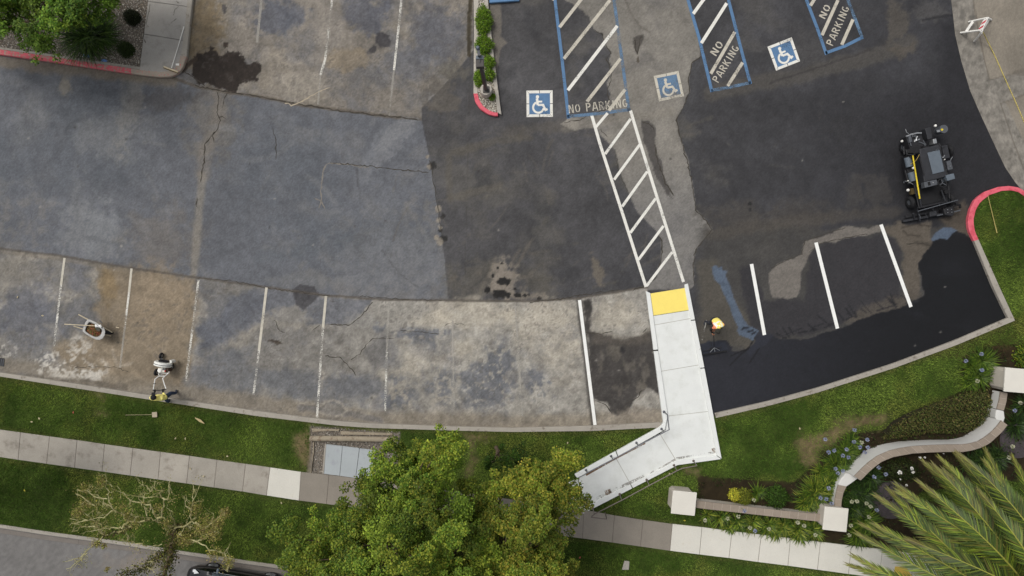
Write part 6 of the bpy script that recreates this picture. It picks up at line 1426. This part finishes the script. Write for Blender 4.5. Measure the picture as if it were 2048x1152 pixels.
# ------------------------------------------------------------------ bare, lightly leaved tree by the street
bt_ = crop(130, 930, 5.19)
bare = empty("bare_tree", P(352, 1052, .1), "nearly bare tree with pale twisting branches and ivy covered trunk by the street kerb", "tree")
MB().tube([P(352, 1050, 0), P(349, 1066, 1.0), P(344, 1090, 2.2), P(338, 1120, 3.4), P(325, 1160, 4.8)], [.11, .1, .09, .08, .06], 10).build("trunk", BARK, bare, smooth=True)
TW = []
BR = [[(1150, 690, .8), (1152, 640, 1.7), (1230, 640, 2.3), (1308, 590, 2.7), (1300, 480, 3.0), (1330, 370, 3.3), (1400, 205, 3.6)], [(1300, 480, 3), (1266, 420, 3.2), (1258, 310, 3.4)], [(1330, 370, 3.3), (1336, 260, 3.4), (1325, 195, 3.6)], [(1308, 590, 2.7), (1355, 605, 2.9)],
      [(1230, 640, 2.3), (1180, 740, 2.3), (1150, 820, 2.2)], [(1152, 640, 1.7), (1080, 630, 2.1), (960, 572, 2.5), (900, 570, 2.7), (760, 540, 3.0), (690, 500, 3.1)], [(960, 572, 2.5), (935, 530, 2.7), (912, 420, 3.0), (810, 410, 3.2), (690, 368, 3.3), (600, 310, 3.4), (540, 215, 3.6)],
      [(810, 410, 3.2), (830, 290, 3.5)], [(810, 410, 3.2), (760, 320, 3.4)], [(856, 520, 2.9), (822, 430, 3.1)], [(960, 572, 2.5), (1005, 515, 2.7), (1030, 380, 3.1), (1068, 340, 3.3), (1075, 220, 3.5), (1100, 165, 3.7)], [(1045, 355, 3.2), (995, 330, 3.3), (975, 270, 3.4), (930, 210, 3.5), (885, 150, 3.7)],
      [(995, 332, 3.3), (930, 335, 3.4), (850, 342, 3.4), (720, 320, 3.5)], [(930, 258, 3.45), (860, 255, 3.5), (800, 160, 3.6)], [(900, 570, 2.7), (780, 590, 2.9), (660, 580, 3.0), (570, 498, 3.2), (492, 440, 3.3), (440, 350, 3.4), (425, 240, 3.6), (425, 110, 3.8)],
      [(492, 440, 3.3), (380, 370, 3.4), (270, 310, 3.5), (130, 250, 3.7)], [(440, 350, 3.4), (330, 330, 3.5), (200, 265, 3.7)], [(380, 370, 3.4), (430, 430, 3.4)], [(492, 470, 3.3), (392, 560, 3.3), (250, 562, 3.4), (50, 558, 3.6)], [(250, 566, 3.4), (130, 595, 3.5), (50, 625, 3.6)],
      [(660, 580, 3.0), (600, 640, 3.0), (515, 660, 3.0), (420, 650, 3.1), (250, 690, 3.3)], [(420, 650, 3.1), (340, 600, 3.2), (250, 540, 3.3), (180, 480, 3.5)], [(410, 725, 2.9), (350, 660, 3.1), (250, 640, 3.2), (150, 652, 3.4), (70, 692, 3.5)], [(130, 300, 3.6), (270, 385, 3.4), (330, 450, 3.3), (400, 520, 3.2)],
      [(700, 630, 2.7), (560, 690, 2.8), (400, 740, 2.9), (285, 850, 3.0), (160, 945, 3.1), (0, 1005, 3.3)], [(220, 905, 3.05), (110, 1020, 3.2), (10, 1080, 3.3)], [(1150, 640, 1.7), (1112, 550, 2.4), (1075, 455, 2.9)], [(1150, 700, 1.2), (1240, 760, 2.0), (1380, 800, 2.6), (1440, 770, 2.8), (1490, 720, 3.0)],
      [(1355, 605, 2.9), (1440, 660, 3.0), (1520, 600, 3.2), (1600, 550, 3.4), (1660, 480, 3.5)], [(1520, 600, 3.2), (1540, 500, 3.4)], [(1490, 720, 3.0), (1580, 660, 3.2)], [(1380, 800, 2.6), (1500, 880, 2.8), (1660, 915, 3.0), (1720, 800, 3.2)], [(1660, 915, 3.0), (1700, 1010, 3.1), (1690, 1110, 3.3)],
      [(1110, 870, 2.4), (960, 960, 2.8), (800, 1090, 3.2), (560, 1150, 3.8)], [(850, 1050, 3.1), (930, 1112, 3.3)], [(690, 1035, 3.3), (790, 1072, 3.2)], [(780, 1025, 3.2), (900, 1000, 3.0), (1010, 930, 2.7)], [(850, 840, 2.5), (760, 800, 2.6), (690, 795, 2.7), (590, 770, 2.9)], [(1000, 825, 2.4), (920, 835, 2.5)], [(665, 775, 2.7), (630, 680, 2.9)]]
bmb = MB(); ivp = []
for pl in BR:
    w = [bt_(*p) for p in pl]; w2 = []
    for i in range(len(w) - 1):
        for t in (0, .33, .66): w2.append(w[i].lerp(w[i + 1], t) + Vector((rng.normal(0, .03), rng.normal(0, .03), rng.normal(0, .03))))
    w2.append(w[-1]); L_ = len(w2)
    r0 = .038 if len(pl) > 4 else .023
    bmb.tube(w2, [r0 + (.008 - r0) * i / (L_ - 1) for i in range(L_)], 6)
    for i in range(2, L_):                                   # twigs
        for _ in range(int(rng.integers(0, 3))):
            d = Vector((rng.normal(), rng.normal(), abs(rng.normal()) * .4)).normalized(); l = rng.uniform(.12, .36)
            e = w2[i] + d * l; bmb.tube([w2[i], w2[i].lerp(e, .5) + Vector((rng.normal(0, .04), rng.normal(0, .04), 0)), e], [.006, .005, .003], 4)
            for _ in range(2):
                d2 = (d + Vector((rng.normal(0, .7), rng.normal(0, .7), .2))).normalized(); bmb.tube([w2[i].lerp(e, .6), e.lerp(w2[i], .2) + d2 * l * .5], [.004, .002], 4); TW.append(e + d2 * l * .3)
bmb.build("branch", BARKW, bare)
data = []; OLV = [(136, 134, 66), (156, 150, 82), (118, 126, 54), (160, 146, 94), (128, 112, 72)]
for x, y, r, z, n in ((380, 170, 60, 3.7, 130), (200, 240, 70, 3.6, 130), (210, 400, 80, 3.3, 150), (130, 480, 70, 3.5, 150), (590, 430, 70, 3.2, 70), (960, 450, 60, 3.0, 90), (1350, 450, 90, 3.0, 200), (1450, 640, 120, 3.0, 520), (1660, 500, 60, 3.4, 260), (1240, 770, 100, 2.3, 380), (1550, 920, 90, 2.9, 150), (1700, 1010, 70, 3.1, 160), (740, 590, 80, 2.9, 170), (330, 810, 50, 2.9, 140), (405, 845, 35, 2.9, 70), (1540, 720, 90, 3.1, 260), (640, 520, 60, 3.1, 90), (1050, 600, 70, 2.5, 120), (1590, 610, 70, 3.3, 200), (440, 1080, 30, 3.6, 40)):
    n = int(n * 1.8); cc = np.array(bt_(x, y, z)); pos = cc + unit(rng.normal(size=(n, 3))) * (rng.random((n, 1)) ** .6) * r / 5.19 * .019
    n = n; nr = unit(rng.normal(0, .6, (n, 3)) + np.array([0, 0, 1])); l = rng.uniform(.03, .075, n); data.append(cards(pos, np.cross(nr, rng.normal(size=(n, 3))), nr, l, l * .6, tint(n, OLV, .3)))
pos = np.array([tuple(t) for t in TW]); pos = np.concatenate([pos + rng.normal(0, .09, pos.shape) for _ in range(5)]); n = len(pos); nr = unit(rng.normal(0, .6, (n, 3)) + np.array([0, 0, 1])); l = rng.uniform(.03, .06, n)
data.append(cards(pos, np.cross(nr, rng.normal(size=(n, 3))), nr, l, l * .6, tint(n, OLV, .3))); mesh_cards("leaves", data, LEAF, bare)
data = []
for pl, rr_, n in (([P(351, 1056, .5), P(349, 1066, 1.0), P(344, 1090, 2.2), P(338, 1120, 3.4), P(325, 1160, 4.8)], .26, 1900), ([bt_(1110, 870, 2.4), bt_(960, 960, 2.8), bt_(800, 1090, 3.2), bt_(560, 1150, 3.8)], .2, 900), ([bt_(700, 630, 2.7), bt_(560, 690, 2.8), bt_(400, 740, 2.9)], .15, 260)):
    seg = rng.integers(0, len(pl) - 1, n); t = rng.random(n); A_ = np.array([tuple(p) for p in pl]); pos = A_[seg] * (1 - t[:, None]) + A_[seg + 1] * t[:, None] + rng.normal(0, rr_ * .5, (n, 3))
    nr = unit(rng.normal(0, .5, (n, 3)) + np.array([0, 0, 1])); l = rng.uniform(.04, .09, n); data.append(cards(pos, np.cross(nr, rng.normal(size=(n, 3))), nr, l, l * .7, tint(n, [(70, 78, 30), (96, 98, 40), (52, 56, 24), (84, 70, 44)], .3)))
mesh_cards("ivy", data, LEAF, bare)

# ------------------------------------------------------------------ palm
palm_c = P(2078, 1236, 4.0)
palm = empty("palm_tree", (palm_c.x, palm_c.y, .1), "large feathery palm with long arching fronds over the curved wall bed", "palm")
MB().tube([(palm_c.x, palm_c.y, 0), (palm_c.x, palm_c.y, 2), (palm_c.x, palm_c.y, 3.9)], [.42, .36, .45], 14).build("trunk", BARK, palm, smooth=True)
tips = [(1754.7, 993, 3.2), (1780, 982, 3.0), (1797, 984, 3.7), (1796, 971, 3.3), (1840, 965.6, 4.2), (1848.8, 925, 3.0), (1868.5, 931.7, 3.9), (1888, 941.6, 3.6), (1881.6, 917.5, 3.2), (1921, 910, 4.2), (1915.5, 911, 3.3), (1971, 924, 3.9), (1972, 902, 3.3), (1724, 1048.8, 3.2), (1751, 1048.8, 3.7), (1717.5, 1068.5, 3.6), (1708.8, 1113, 3.5), (1700, 1131, 3.2), (2026, 915, 3.4), (2060, 930, 3.5), (1760, 1180, 3.8), (1960, 985, 5.0), (1820, 1080, 4.8), (1690, 1230, 3.6), (2150, 960, 3.6), (2110, 1040, 5)]
PG = [(84, 104, 40), (72, 92, 36), (126, 144, 48), (64, 80, 36), (104, 104, 46)]
rach = M("palm_rachis", S(150, 150, 66), .6, .06, 5, .05, 40)
for fi, (tx, ty, tz) in enumerate(tips):
    tip = P(tx, ty, tz); d0 = tip - palm_c; L_ = d0.length; hor = Vector((d0.x, d0.y, 0)).normalized(); sdv = Vector((-hor.y, hor.x, 0)); bow = rng.normal(0, .04) * L_
    rise_ = 1.1 + (tz - 3) * .25 + rng.normal(0, .12)
    pts = [palm_c.lerp(tip, t) + Vector((0, 0, rise_ * 4 * t * (1 - t) * .9)) + sdv * bow * math.sin(math.pi * t) for t in np.linspace(.02, 1, 14)]
    fr = MB().tube(pts, [.05 - .045 * i / 13 for i in range(14)], 5).build("frond", rach, palm, smooth=True)
    n = 150; t = np.linspace(.10, 1.0, n); A_ = np.array([tuple(p) for p in pts]); ti = t * 13; i0 = np.minimum(ti.astype(int), 12); fr_ = (ti - i0)[:, None]
    ctr = A_[i0] * (1 - fr_) + A_[i0 + 1] * fr_; tang = unit(A_[i0 + 1] - A_[i0]); shade = rng.uniform(.8, 1.15)
    data = []
    for s in (-1, 1):
        upv = np.array([0, 0, 1.0]); side = unit(np.cross(tang, np.repeat(upv[None], n, 0))) * s
        ang = np.radians(np.interp(t, [0, .6, 1], [60, 42, 14]) + rng.normal(0, 3, n))[:, None]
        vv = np.interp(t, [0, 1], [.30, .12])[:, None] + rng.normal(0, .05, (n, 1))
        dr = tang * np.cos(ang) + side * np.sin(ang) + upv * vv * np.sin(ang)
        l = np.interp(t, [.12, .3, .7, 1.0], [.35, .72, .66, .26]) * rng.uniform(.9, 1.06, n); wd = np.interp(t, [0, 1], [.048, .034])
        nr = np.cross(dr, side) * -s; nr = np.cross(tang, side) * s + side * .0 + upv * .6
        sd2 = unit(np.cross(dr, nr)); V = []
        for tt, ww, dz in ((0, .5, 0), (.45, 1, -.01), (1, .06, -.08)):
            p = ctr + dr * (l * tt)[:, None]; p[:, 2] += dz * l * 1.2; V += [p + sd2 * (wd * ww / 2)[:, None], p - sd2 * (wd * ww / 2)[:, None]]
        V = np.stack(V, 1); k0 = (np.arange(n) * 6)[:, None]; Fc = np.concatenate([k0 + np.array([0, 1, 3, 2]), k0 + np.array([2, 3, 5, 4])])
        cc = [np.clip(np.array(q) * shade, 0, 250) for q in PG]; tipbrown = sstep(.85, 1.0, t)[:, None]
        col = tint(n, cc, .18) * (1 - .4 * tipbrown) + lin((136, 116, 72)) * .4 * tipbrown
        data.append((V.reshape(-1, 3), Fc, np.repeat(col, 6, 0)))
    mesh_cards("leaflets", data, STRAP, fr)

# ------------------------------------------------------------------ agapanthus and other bedding plants
AG = [(74, 98, 30), (98, 118, 38), (58, 82, 26), (126, 134, 50)]; AG_SHADE = [(44, 66, 24), (58, 80, 30), (36, 54, 20)]  # darker set: the same leaves with shade put into their colour
def strap_plant(px_, py_, r, n, cols, label, name="agapanthus", group="agapanthus clumps in the beds", L_=None, w=.035, cat="plant", droop=.55, e0=(35, 85), z=.12):
    b = P(px_, py_, z); root = empty(name, b, label, cat, group)
    mesh_cards("leaves", [straps(b, int(n * 1.7), L_ or r * 1.05, w, cols, e0, droop, r * .35)], STRAP, root)
    return root
def inset(x, y, z):                                    # where a flower head seen at pixel x,y and height z stands on the ground
    p = P(x, y, z); return p
W1 = "lush agapanthus clump with bright yellow green leaves against the curved white wall"
W2 = "shade toned agapanthus clump in the shade behind the curved wall's coping"
W3 = "agapanthus clump in the row between the straight wall and sidewalk"
W4 = "agapanthus clump beside the hedge end pillar above the clipped hedge"
ORD = "first second third fourth fifth sixth seventh eighth ninth tenth eleventh twelfth thirteenth fourteenth fifteenth sixteenth seventeenth eighteenth nineteenth twentieth".split(); ORD += ["twenty " + o for o in ORD[:9]] + ["thirtieth"]
AGL = {}
PIL1, PIL2, PIL3 = P(1368, 1006), P(1671, 1039), P(2034, 761)
for x, y, r, n, c, lb in ((1628, 985, .75, 200, AG, W1), (1612, 1000, .6, 120, AG, W1), (1655, 968, .6, 150, AG, W1), (1672, 930, .7, 160, AG[:3], W1), (1690, 905, .6, 110, AG[:3], W1), (1642, 945, .5, 90, AG, W1), (1700, 885, .45, 80, AG[:3], W1),
                          (1722, 990, .65, 150, AG_SHADE, W2), (1705, 1015, .6, 130, AG_SHADE, W2), (1728, 1040, .65, 150, AG[:3], W2), (1715, 1070, .55, 110, AG[:3], W2), (1740, 955, .55, 110, AG_SHADE, W2), (1700, 980, .55, 100, AG_SHADE, W2), (1990, 915, .6, 110, AG_SHADE, W2), (1960, 920, .6, 110, AG_SHADE, W2), (2030, 850, .6, 120, AG_SHADE, W2), (2045, 810, .5, 90, AG_SHADE, W2), (1935, 925, .5, 80, AG_SHADE, W2),
                          (1415, 1030, .4, 70, AG, W3), (1440, 1034, .45, 80, AG, W3), (1475, 1042, .45, 90, AG, W3), (1505, 1044, .5, 90, AG, W3), (1535, 1048, .5, 100, AG, W3), (1565, 1052, .5, 100, AG, W3), (1595, 1058, .55, 110, AG, W3), (1625, 1060, .5, 100, AG, W3), (1460, 1052, .35, 60, AG, W3), (1550, 1062, .4, 70, AG, W3), (1600, 1070, .4, 70, AG, W3),
                          (1962, 722, .6, 130, AG[:3], W4), (1940, 735, .5, 100, AG[:3], W4), (1955, 752, .6, 130, AG[:3], W4), (1935, 762, .45, 80, AG[:3], W4)):
    AGL.setdefault(lb, []).append(strap_plant(x, y, r, n, c, lb))
for lb, pil, txt in ((W1, PIL2, "bright yellow green agapanthus clump against the curved white wall, {} nearest the middle pillar"), (W2, PIL2, "dark agapanthus clump in the bed behind the curved wall, {} nearest the middle pillar"), (W3, PIL1, "agapanthus clump between straight wall and sidewalk, {} along from the ramp end pillar"), (W4, PIL3, "agapanthus clump above the clipped hedge, {} nearest the hedge end pillar")):
    for i, o in enumerate(sorted(AGL[lb], key=lambda q: (q.location - pil).length)): o["label"] = txt.format(ORD[i])
strap_plant(1514, 985, .4, 70, AG[:3], "small strappy clump between two rounded shrubs above the straight wall", group=None)
strap_plant(178, 78, 1.05, 330, [(46, 70, 22), (60, 86, 28), (36, 54, 18), (82, 106, 40)], "large dark fountain of strap leaves in the gravel bed under the tree", "strap_leaf_plant", None, 1.25, .03)
strap_plant(205, 70, .8, 200, [(60, 88, 28), (46, 70, 22), (84, 110, 42)], "smaller fountain of strap leaves at the right edge of the big clump", "strap_leaf_plant", None, .85, .03)
# flower heads on stalks
FB = [(150, 158, 192), (172, 178, 202), (132, 144, 188), (196, 198, 210)]; FW = [(206, 206, 176), (190, 192, 150), (216, 214, 196)]
fk_ = crop(1560, 840, 4.8)
FL = [(fk_(x, y, .95), FB) for x, y in ((715, 95), (435, 185), (710, 210), (838, 190), (768, 262), (845, 265), (520, 292), (640, 283), (467, 312), (605, 342), (657, 360), (815, 310), (535, 468), (605, 490), (558, 512), (468, 655), (390, 748), (445, 760), (495, 800), (905, 545), (950, 455), (1015, 522), (930, 865))]
FL += [(fk_(x, y, .95), FW) for x, y in ((785, 215), (690, 785), (740, 780), (830, 800), (870, 830), (855, 930), (170, 985), (232, 1015), (340, 1105), (680, 1015), (665, 1105))]
FL += [(P(x, y, .95), FB) for x, y in ((1963, 708), (1932, 722), (1964, 740), (1489, 1022), (1510, 1062), (2030, 821))] + [(P(x, y, .9), FW) for x, y in ((1955, 762), (2041, 806), (1477, 1033), (1455, 1037), (1410, 1041), (1596, 1045), (1608, 1052), (1500, 1056), (1538, 1058), (2025, 893), (1508, 1000), (2018, 915))]
FL.sort(key=lambda q: (Vector((q[0].x, q[0].y, 0)) - PIL2).length); cnt = [0, 0]
for c, cols in FL:
    kf = 0 if cols is FB else 1; cnt[kf] += 1
    root = empty("agapanthus_flower", (c.x, c.y, .12), ("pale blue" if cols is FB else "faded cream") + " agapanthus flower head on a stalk, %s nearest the middle pillar" % ORD[cnt[kf] - 1], "flower", ("blue" if cols is FB else "cream") + " agapanthus flowers")
    MB().tube([(c.x + rng.normal(0, .04), c.y + rng.normal(0, .04), .12), (c.x, c.y, .6), tuple(c)], .007, 5).build("stalk", STRAP if False else bpy.data.materials.get("stalk_green") or M("stalk_green", S(96, 112, 54), .7), root)
    n = 75; d = unit(rng.normal(size=(n, 3))); pos = np.array(c) + d * .03
    mesh_cards("florets", [cards(pos, d, np.cross(d, rng.normal(size=(n, 3))), rng.uniform(.04, .075, n), np.full(n, .022), tint(n, cols, .12))], LEAF, root)

def shrub(name, px_, py_, rx, h, n, cols, label, leaf=.05, cat="shrub", z=.12, ry=None, group=None, spike=0):
    """rounded shrub: a lumpy dome of small leaves over a few stems"""
    b = P(px_, py_, z); ry = ry or rx; root = empty(name, b, label, cat, group)
    d = unit(rng.normal(size=(n, 3))); d[:, 2] = np.abs(d[:, 2]); lump = 1 + .16 * np.sin(d[:, 0] * 7 + d[:, 2] * 5) * np.cos(d[:, 1] * 8)
    pos = np.array(b) + d * np.array([rx, ry, h]) * (lump * rng.uniform(.6, 1.04, n))[:, None]
    nr = unit(d + rng.normal(0, .5, (n, 3)) + np.array([0, 0, .5])); dr = np.cross(nr, rng.normal(size=(n, 3))) + d * (.3 + spike)
    l = leaf * rng.uniform(.7, 1.3, n); mesh_cards("foliage", [cards(pos, dr, nr, l, l * (.6 if not spike else .25), tint(n, cols, .25))], LEAF, root)
    mb = MB()
    for k in range(5): a = k * 1.26; mb.tube([b + Vector((0, 0, -.05)), b + Vector((math.cos(a) * rx * .5, math.sin(a) * ry * .5, h * .7))], [.02, .008], 5)
    mb.build("stems", BARK, root); return root
shrub("round_shrub", 268, 37, .33, .5, 4200, [(34, 42, 20), (26, 30, 16), (44, 52, 26)], "dark round clipped shrub in the gravel nearest the walkway's upper slab", .04)
shrub("round_shrub", 255, 101, .33, .45, 4200, [(44, 60, 22), (34, 46, 18), (58, 74, 30)], "dark green round clipped shrub in the gravel beside the broom's walkway slab", .04)
for x, y, rx, ry, lb in ((966, 40, .28, .58, "tall oval bright green shrub at the top of the island, beside the wheel stop"), (967, 88, .31, .36, "round bright green shrub in the middle of the island"), (977, 123, .19, .26, "small green shrub right of the lamp head in the island"), (955.5, 158, .15, .30, "narrow green shrub left of the lamp post"), (978, 152, .19, .2, "low green shrub right of the lamp post"), (983, 194, .1, .1, "tiny green tuft beside the lamp post base")):
    shrub("island_shrub", x + 1.5, y + 4 if y < 150 else y, rx * 1.15, .4 if rx > .12 else .15, int(5200 * rx * ry * 3 + 150), [(112, 146, 40), (90, 126, 34), (136, 162, 56), (78, 108, 32)], lb, .09, ry=ry * 1.1, spike=.7)
shrub("yellow_shrub", 1467, 988, .25, .45, 700, [(206, 196, 70), (190, 186, 60), (160, 166, 54)], "small bright yellow shrub above the straight wall", .06)
shrub("olive_shrub", 1486, 991, .36, .5, 1200, [(108, 116, 36), (90, 100, 32), (124, 128, 44)], "olive green rounded shrub beside the bright yellow shrub", .06)
shrub("green_shrub", 1552, 992, .5, .55, 2000, [(56, 82, 26), (46, 68, 22), (70, 98, 32)], "broad dark green shrub above the straight wall", .06)
shrub("green_shrub", 2050, 712, .55, .5, 1800, [(72, 100, 30), (58, 84, 26), (120, 130, 40)], "green shrub with yellow tips above the hedge end pillar", .07)
hc_ = P(1890, 835, .1)
# clipped hedge following the curved wall
hp = [(1762, 878), (1785, 848), (1830, 822), (1890, 800), (1945, 782), (1975, 780), (1984, 800), (1982, 825), (1968, 848), (1940, 862), (1900, 868), (1850, 868), (1800, 876)]
n = 15000; x = rng.uniform(1755, 1990, n); y = rng.uniform(775, 882, n); k = inside(x, y, hp); x, y = x[k], y[k]; n = len(x)
dd = pdist(x, y, hp, True); hz_ = .12 + .7 * np.clip(dd / 13, 0, 1) ** .5 * rng.uniform(.75, 1.03, n) + .08 * (fbm(x, y, 14, 3, 77) - .5)
s = (H - hz_) / F; pos = np.stack([(x - 1024) * s, (576 - y) * s, hz_], 1); nr = unit(rng.normal(0, .6, (n, 3)) + np.array([0, 0, 1.0])); l = rng.uniform(.04, .085, n)
hedge = empty("hedge", hc_, "clipped dark hedge with reddish brown leaf tips inside the curved wall", "hedge")
mesh_cards("foliage", [cards(pos, np.cross(nr, rng.normal(size=(n, 3))), nr, l, l * .55, tint(n, [(78, 86, 40), (94, 94, 50), (60, 70, 32), (112, 100, 62), (84, 98, 44)], .3))], LEAF, hedge)
MB().prism([P(1024 + (x_ - 1024), y_, .5) for x_, y_ in [(1885 + (a - 1885) * .9, 836 + (b - 836) * .8) for a, b in hp]], .05).build("twiggy_core", M("hedge_core", S(40, 36, 22), .95, .2, 20, .3, 60), hedge)
# white rose bush
rose = shrub("rose_bush", 1800, 938, .85, .55, 1800, [(46, 58, 24), (36, 46, 20), (60, 70, 30)], "dark leaved rose bush with white blooms behind the curved wall", .06, ry=.5)
for x, y, r in ((1799.6, 944.9, .085), (1824, 937, .07), (1826, 944, .06), (1840, 915, .05), (1849.5, 915, .045), (1800.6, 958.6, .035), (1813, 971, .055), (1887, 907, .03)):
    c = np.array(P(x, y, .75)); n = 26; d = unit(rng.normal(size=(n, 3)) + np.array([0, 0, .6])); l = np.full(n, r * .9)
    mesh_cards("bloom", [cards(c + d * r * .25, d + rng.normal(0, .3, (n, 3)), np.cross(d, rng.normal(size=(n, 3))), l, l * .95, tint(n, [(236, 234, 228), (244, 242, 238)], .06))], LEAF, rose)
# low ground cover filling the beds
n = 26000; x = rng.uniform(1395, 2110, n); y = rng.uniform(680, 1170, n); k = np.zeros(n, bool)
for p in BEDS: k |= inside(x, y, p)
k &= ~inside(x, y, SW_POLY) & (fbm(x, y, 34, 4, 1700) > .44); x, y = x[k], y[k]; n = len(x); s = (H - .13) / F
pos = np.stack([(x - 1024) * s, (576 - y) * s, rng.uniform(.11, .2, n)], 1); nr = unit(rng.normal(0, .6, (n, 3)) + np.array([0, 0, 1.0])); l = rng.uniform(.05, .13, n)
gc = mesh_cards("ground_cover", [cards(pos, np.cross(nr, rng.normal(size=(n, 3))), nr, l, l * .4, tint(n, [(44, 62, 24), (58, 74, 30), (36, 48, 20), (70, 60, 40)], .3))], LEAF)
tag(gc, "low dark green ground cover over the mulch of the walled beds", "ground cover", kind="stuff")
# coiled rubber tree rings
for x, y, r, lb in ((1782, 1000, .78, "dark coiled mulch ring under the palm fronds beside agapanthus"), (2036, 880, .75, "dark mulch ring beyond the curved wall near the hedge end pillar")):
    c = P(x, y, .125); mb = MB()
    for i in range(13): mb.torus(c + Vector((0, 0, .004 * (i % 3))), (0, 0, 1), .08 + (r - .1) * i / 12, .03, 40, 6, .7)
    tag(mb.build("mulch_ring", M("mulch_rubber", S(72, 66, 68), .8, .2, 6, .3, 40) if "mulch_rubber" not in bpy.data.materials else bpy.data.materials["mulch_rubber"], smooth=True), lb, "mulch ring")
# stucco returns joining the wall stubs to the curved wall
for q, zt, lb in (([(1676.5, 970), (1682, 958), (1692, 946), (1706, 949), (1716, 957), (1704, 966), (1693, 973.5)], .62, "white rounded stucco end block between the curved wall and low stub"), ([(1993, 819), (1991, 835), (1995, 846), (2006, 848), (2010, 836), (2008, 822)], .62, "white rounded stucco end block at the hedge end of the curved wall")):
    tag(MB().prism(PP(q, zt), .02).build("wall_end_block", STUCW, bevel=.03), lb, "wall block")
# fallen leaves and petals
leaf_px = [(147, 822, 0), (80, 839, 1), (66, 844, 1), (352, 874, 1), (371, 880, 1), (457, 913, 1), (1136, 883, 1), (48, 978, 2), (1162, 1113, 0), (562, 1003, 1), (628, 1022, 1), (195, 1000, 2), (1338, 945, 1), (1372, 1041, 2), (34, 597, 1), (82, 631, 1), (1600, 860, 1), (415, 1100, 2), (300, 1020, 1), (380, 935, 1), (405, 955, 1)]
n = len(leaf_px); pos = np.array([tuple(P(x, y, .02 if (y < 720) else .19)) for x, y, c in leaf_px]); nr = np.tile(np.array([0, 0, 1.0]), (n, 1)) + rng.normal(0, .2, (n, 3))
for i, (x, y, c) in enumerate(leaf_px):
    d = cards(np.zeros((1, 3)), rng.normal(size=(1, 3)) * np.array([1, 1, .1]), nr[i:i + 1], np.array([.12]), np.array([.07]), lin(((176, 92, 80), (196, 184, 150), (190, 180, 70))[c])[None])
    o = link("fallen_leaf", npmesh("fallen_leaf", d[0], d[1], d[2]), LEAF, None, tuple(pos[i]))
    where = 'on the asphalt beside the leftmost stall line' if y < 720 else 'on the grass near the ramp handrail' if x > 1100 else 'on the lawn between the kerb and the sidewalk' if y < 862 + .135 * x else 'below the sidewalk near the bare tree'
    tag(o, ("reddish", "pale dry", "yellow")[c] + " fallen leaf " + where, "leaf", ("reddish", "pale", "yellow")[c] + " fallen leaves")
# blue utility marking paint sprayed on the gravel
for x, y, r in ((175, 110, 8), (208, 122, 6)):
    n = 90; a = rng.uniform(0, 6.28, n); q = r * np.sqrt(rng.random(n)); cc = np.stack([x + q * np.cos(a), y + q * .6 * np.sin(a)], 1)
    mb = MB()
    for u_, v_ in cc:
        p = P(u_, v_, .135); mb.tube([p, p + Vector((0, 0, .01))], [.018, .006], 5)
    o = mb.build("painted_gravel", M("blue_spray", S(120, 160, 215), .85, .1, 20, .1, 60) if "blue_spray" not in bpy.data.materials else bpy.data.materials["blue_spray"])
    tag(o, "patch of gravel sprayed with blue marking paint near the red kerb", "gravel", "blue painted gravel", kind="stuff")
bpy.data.objects["raised_domes"]["kind"] = "stuff"
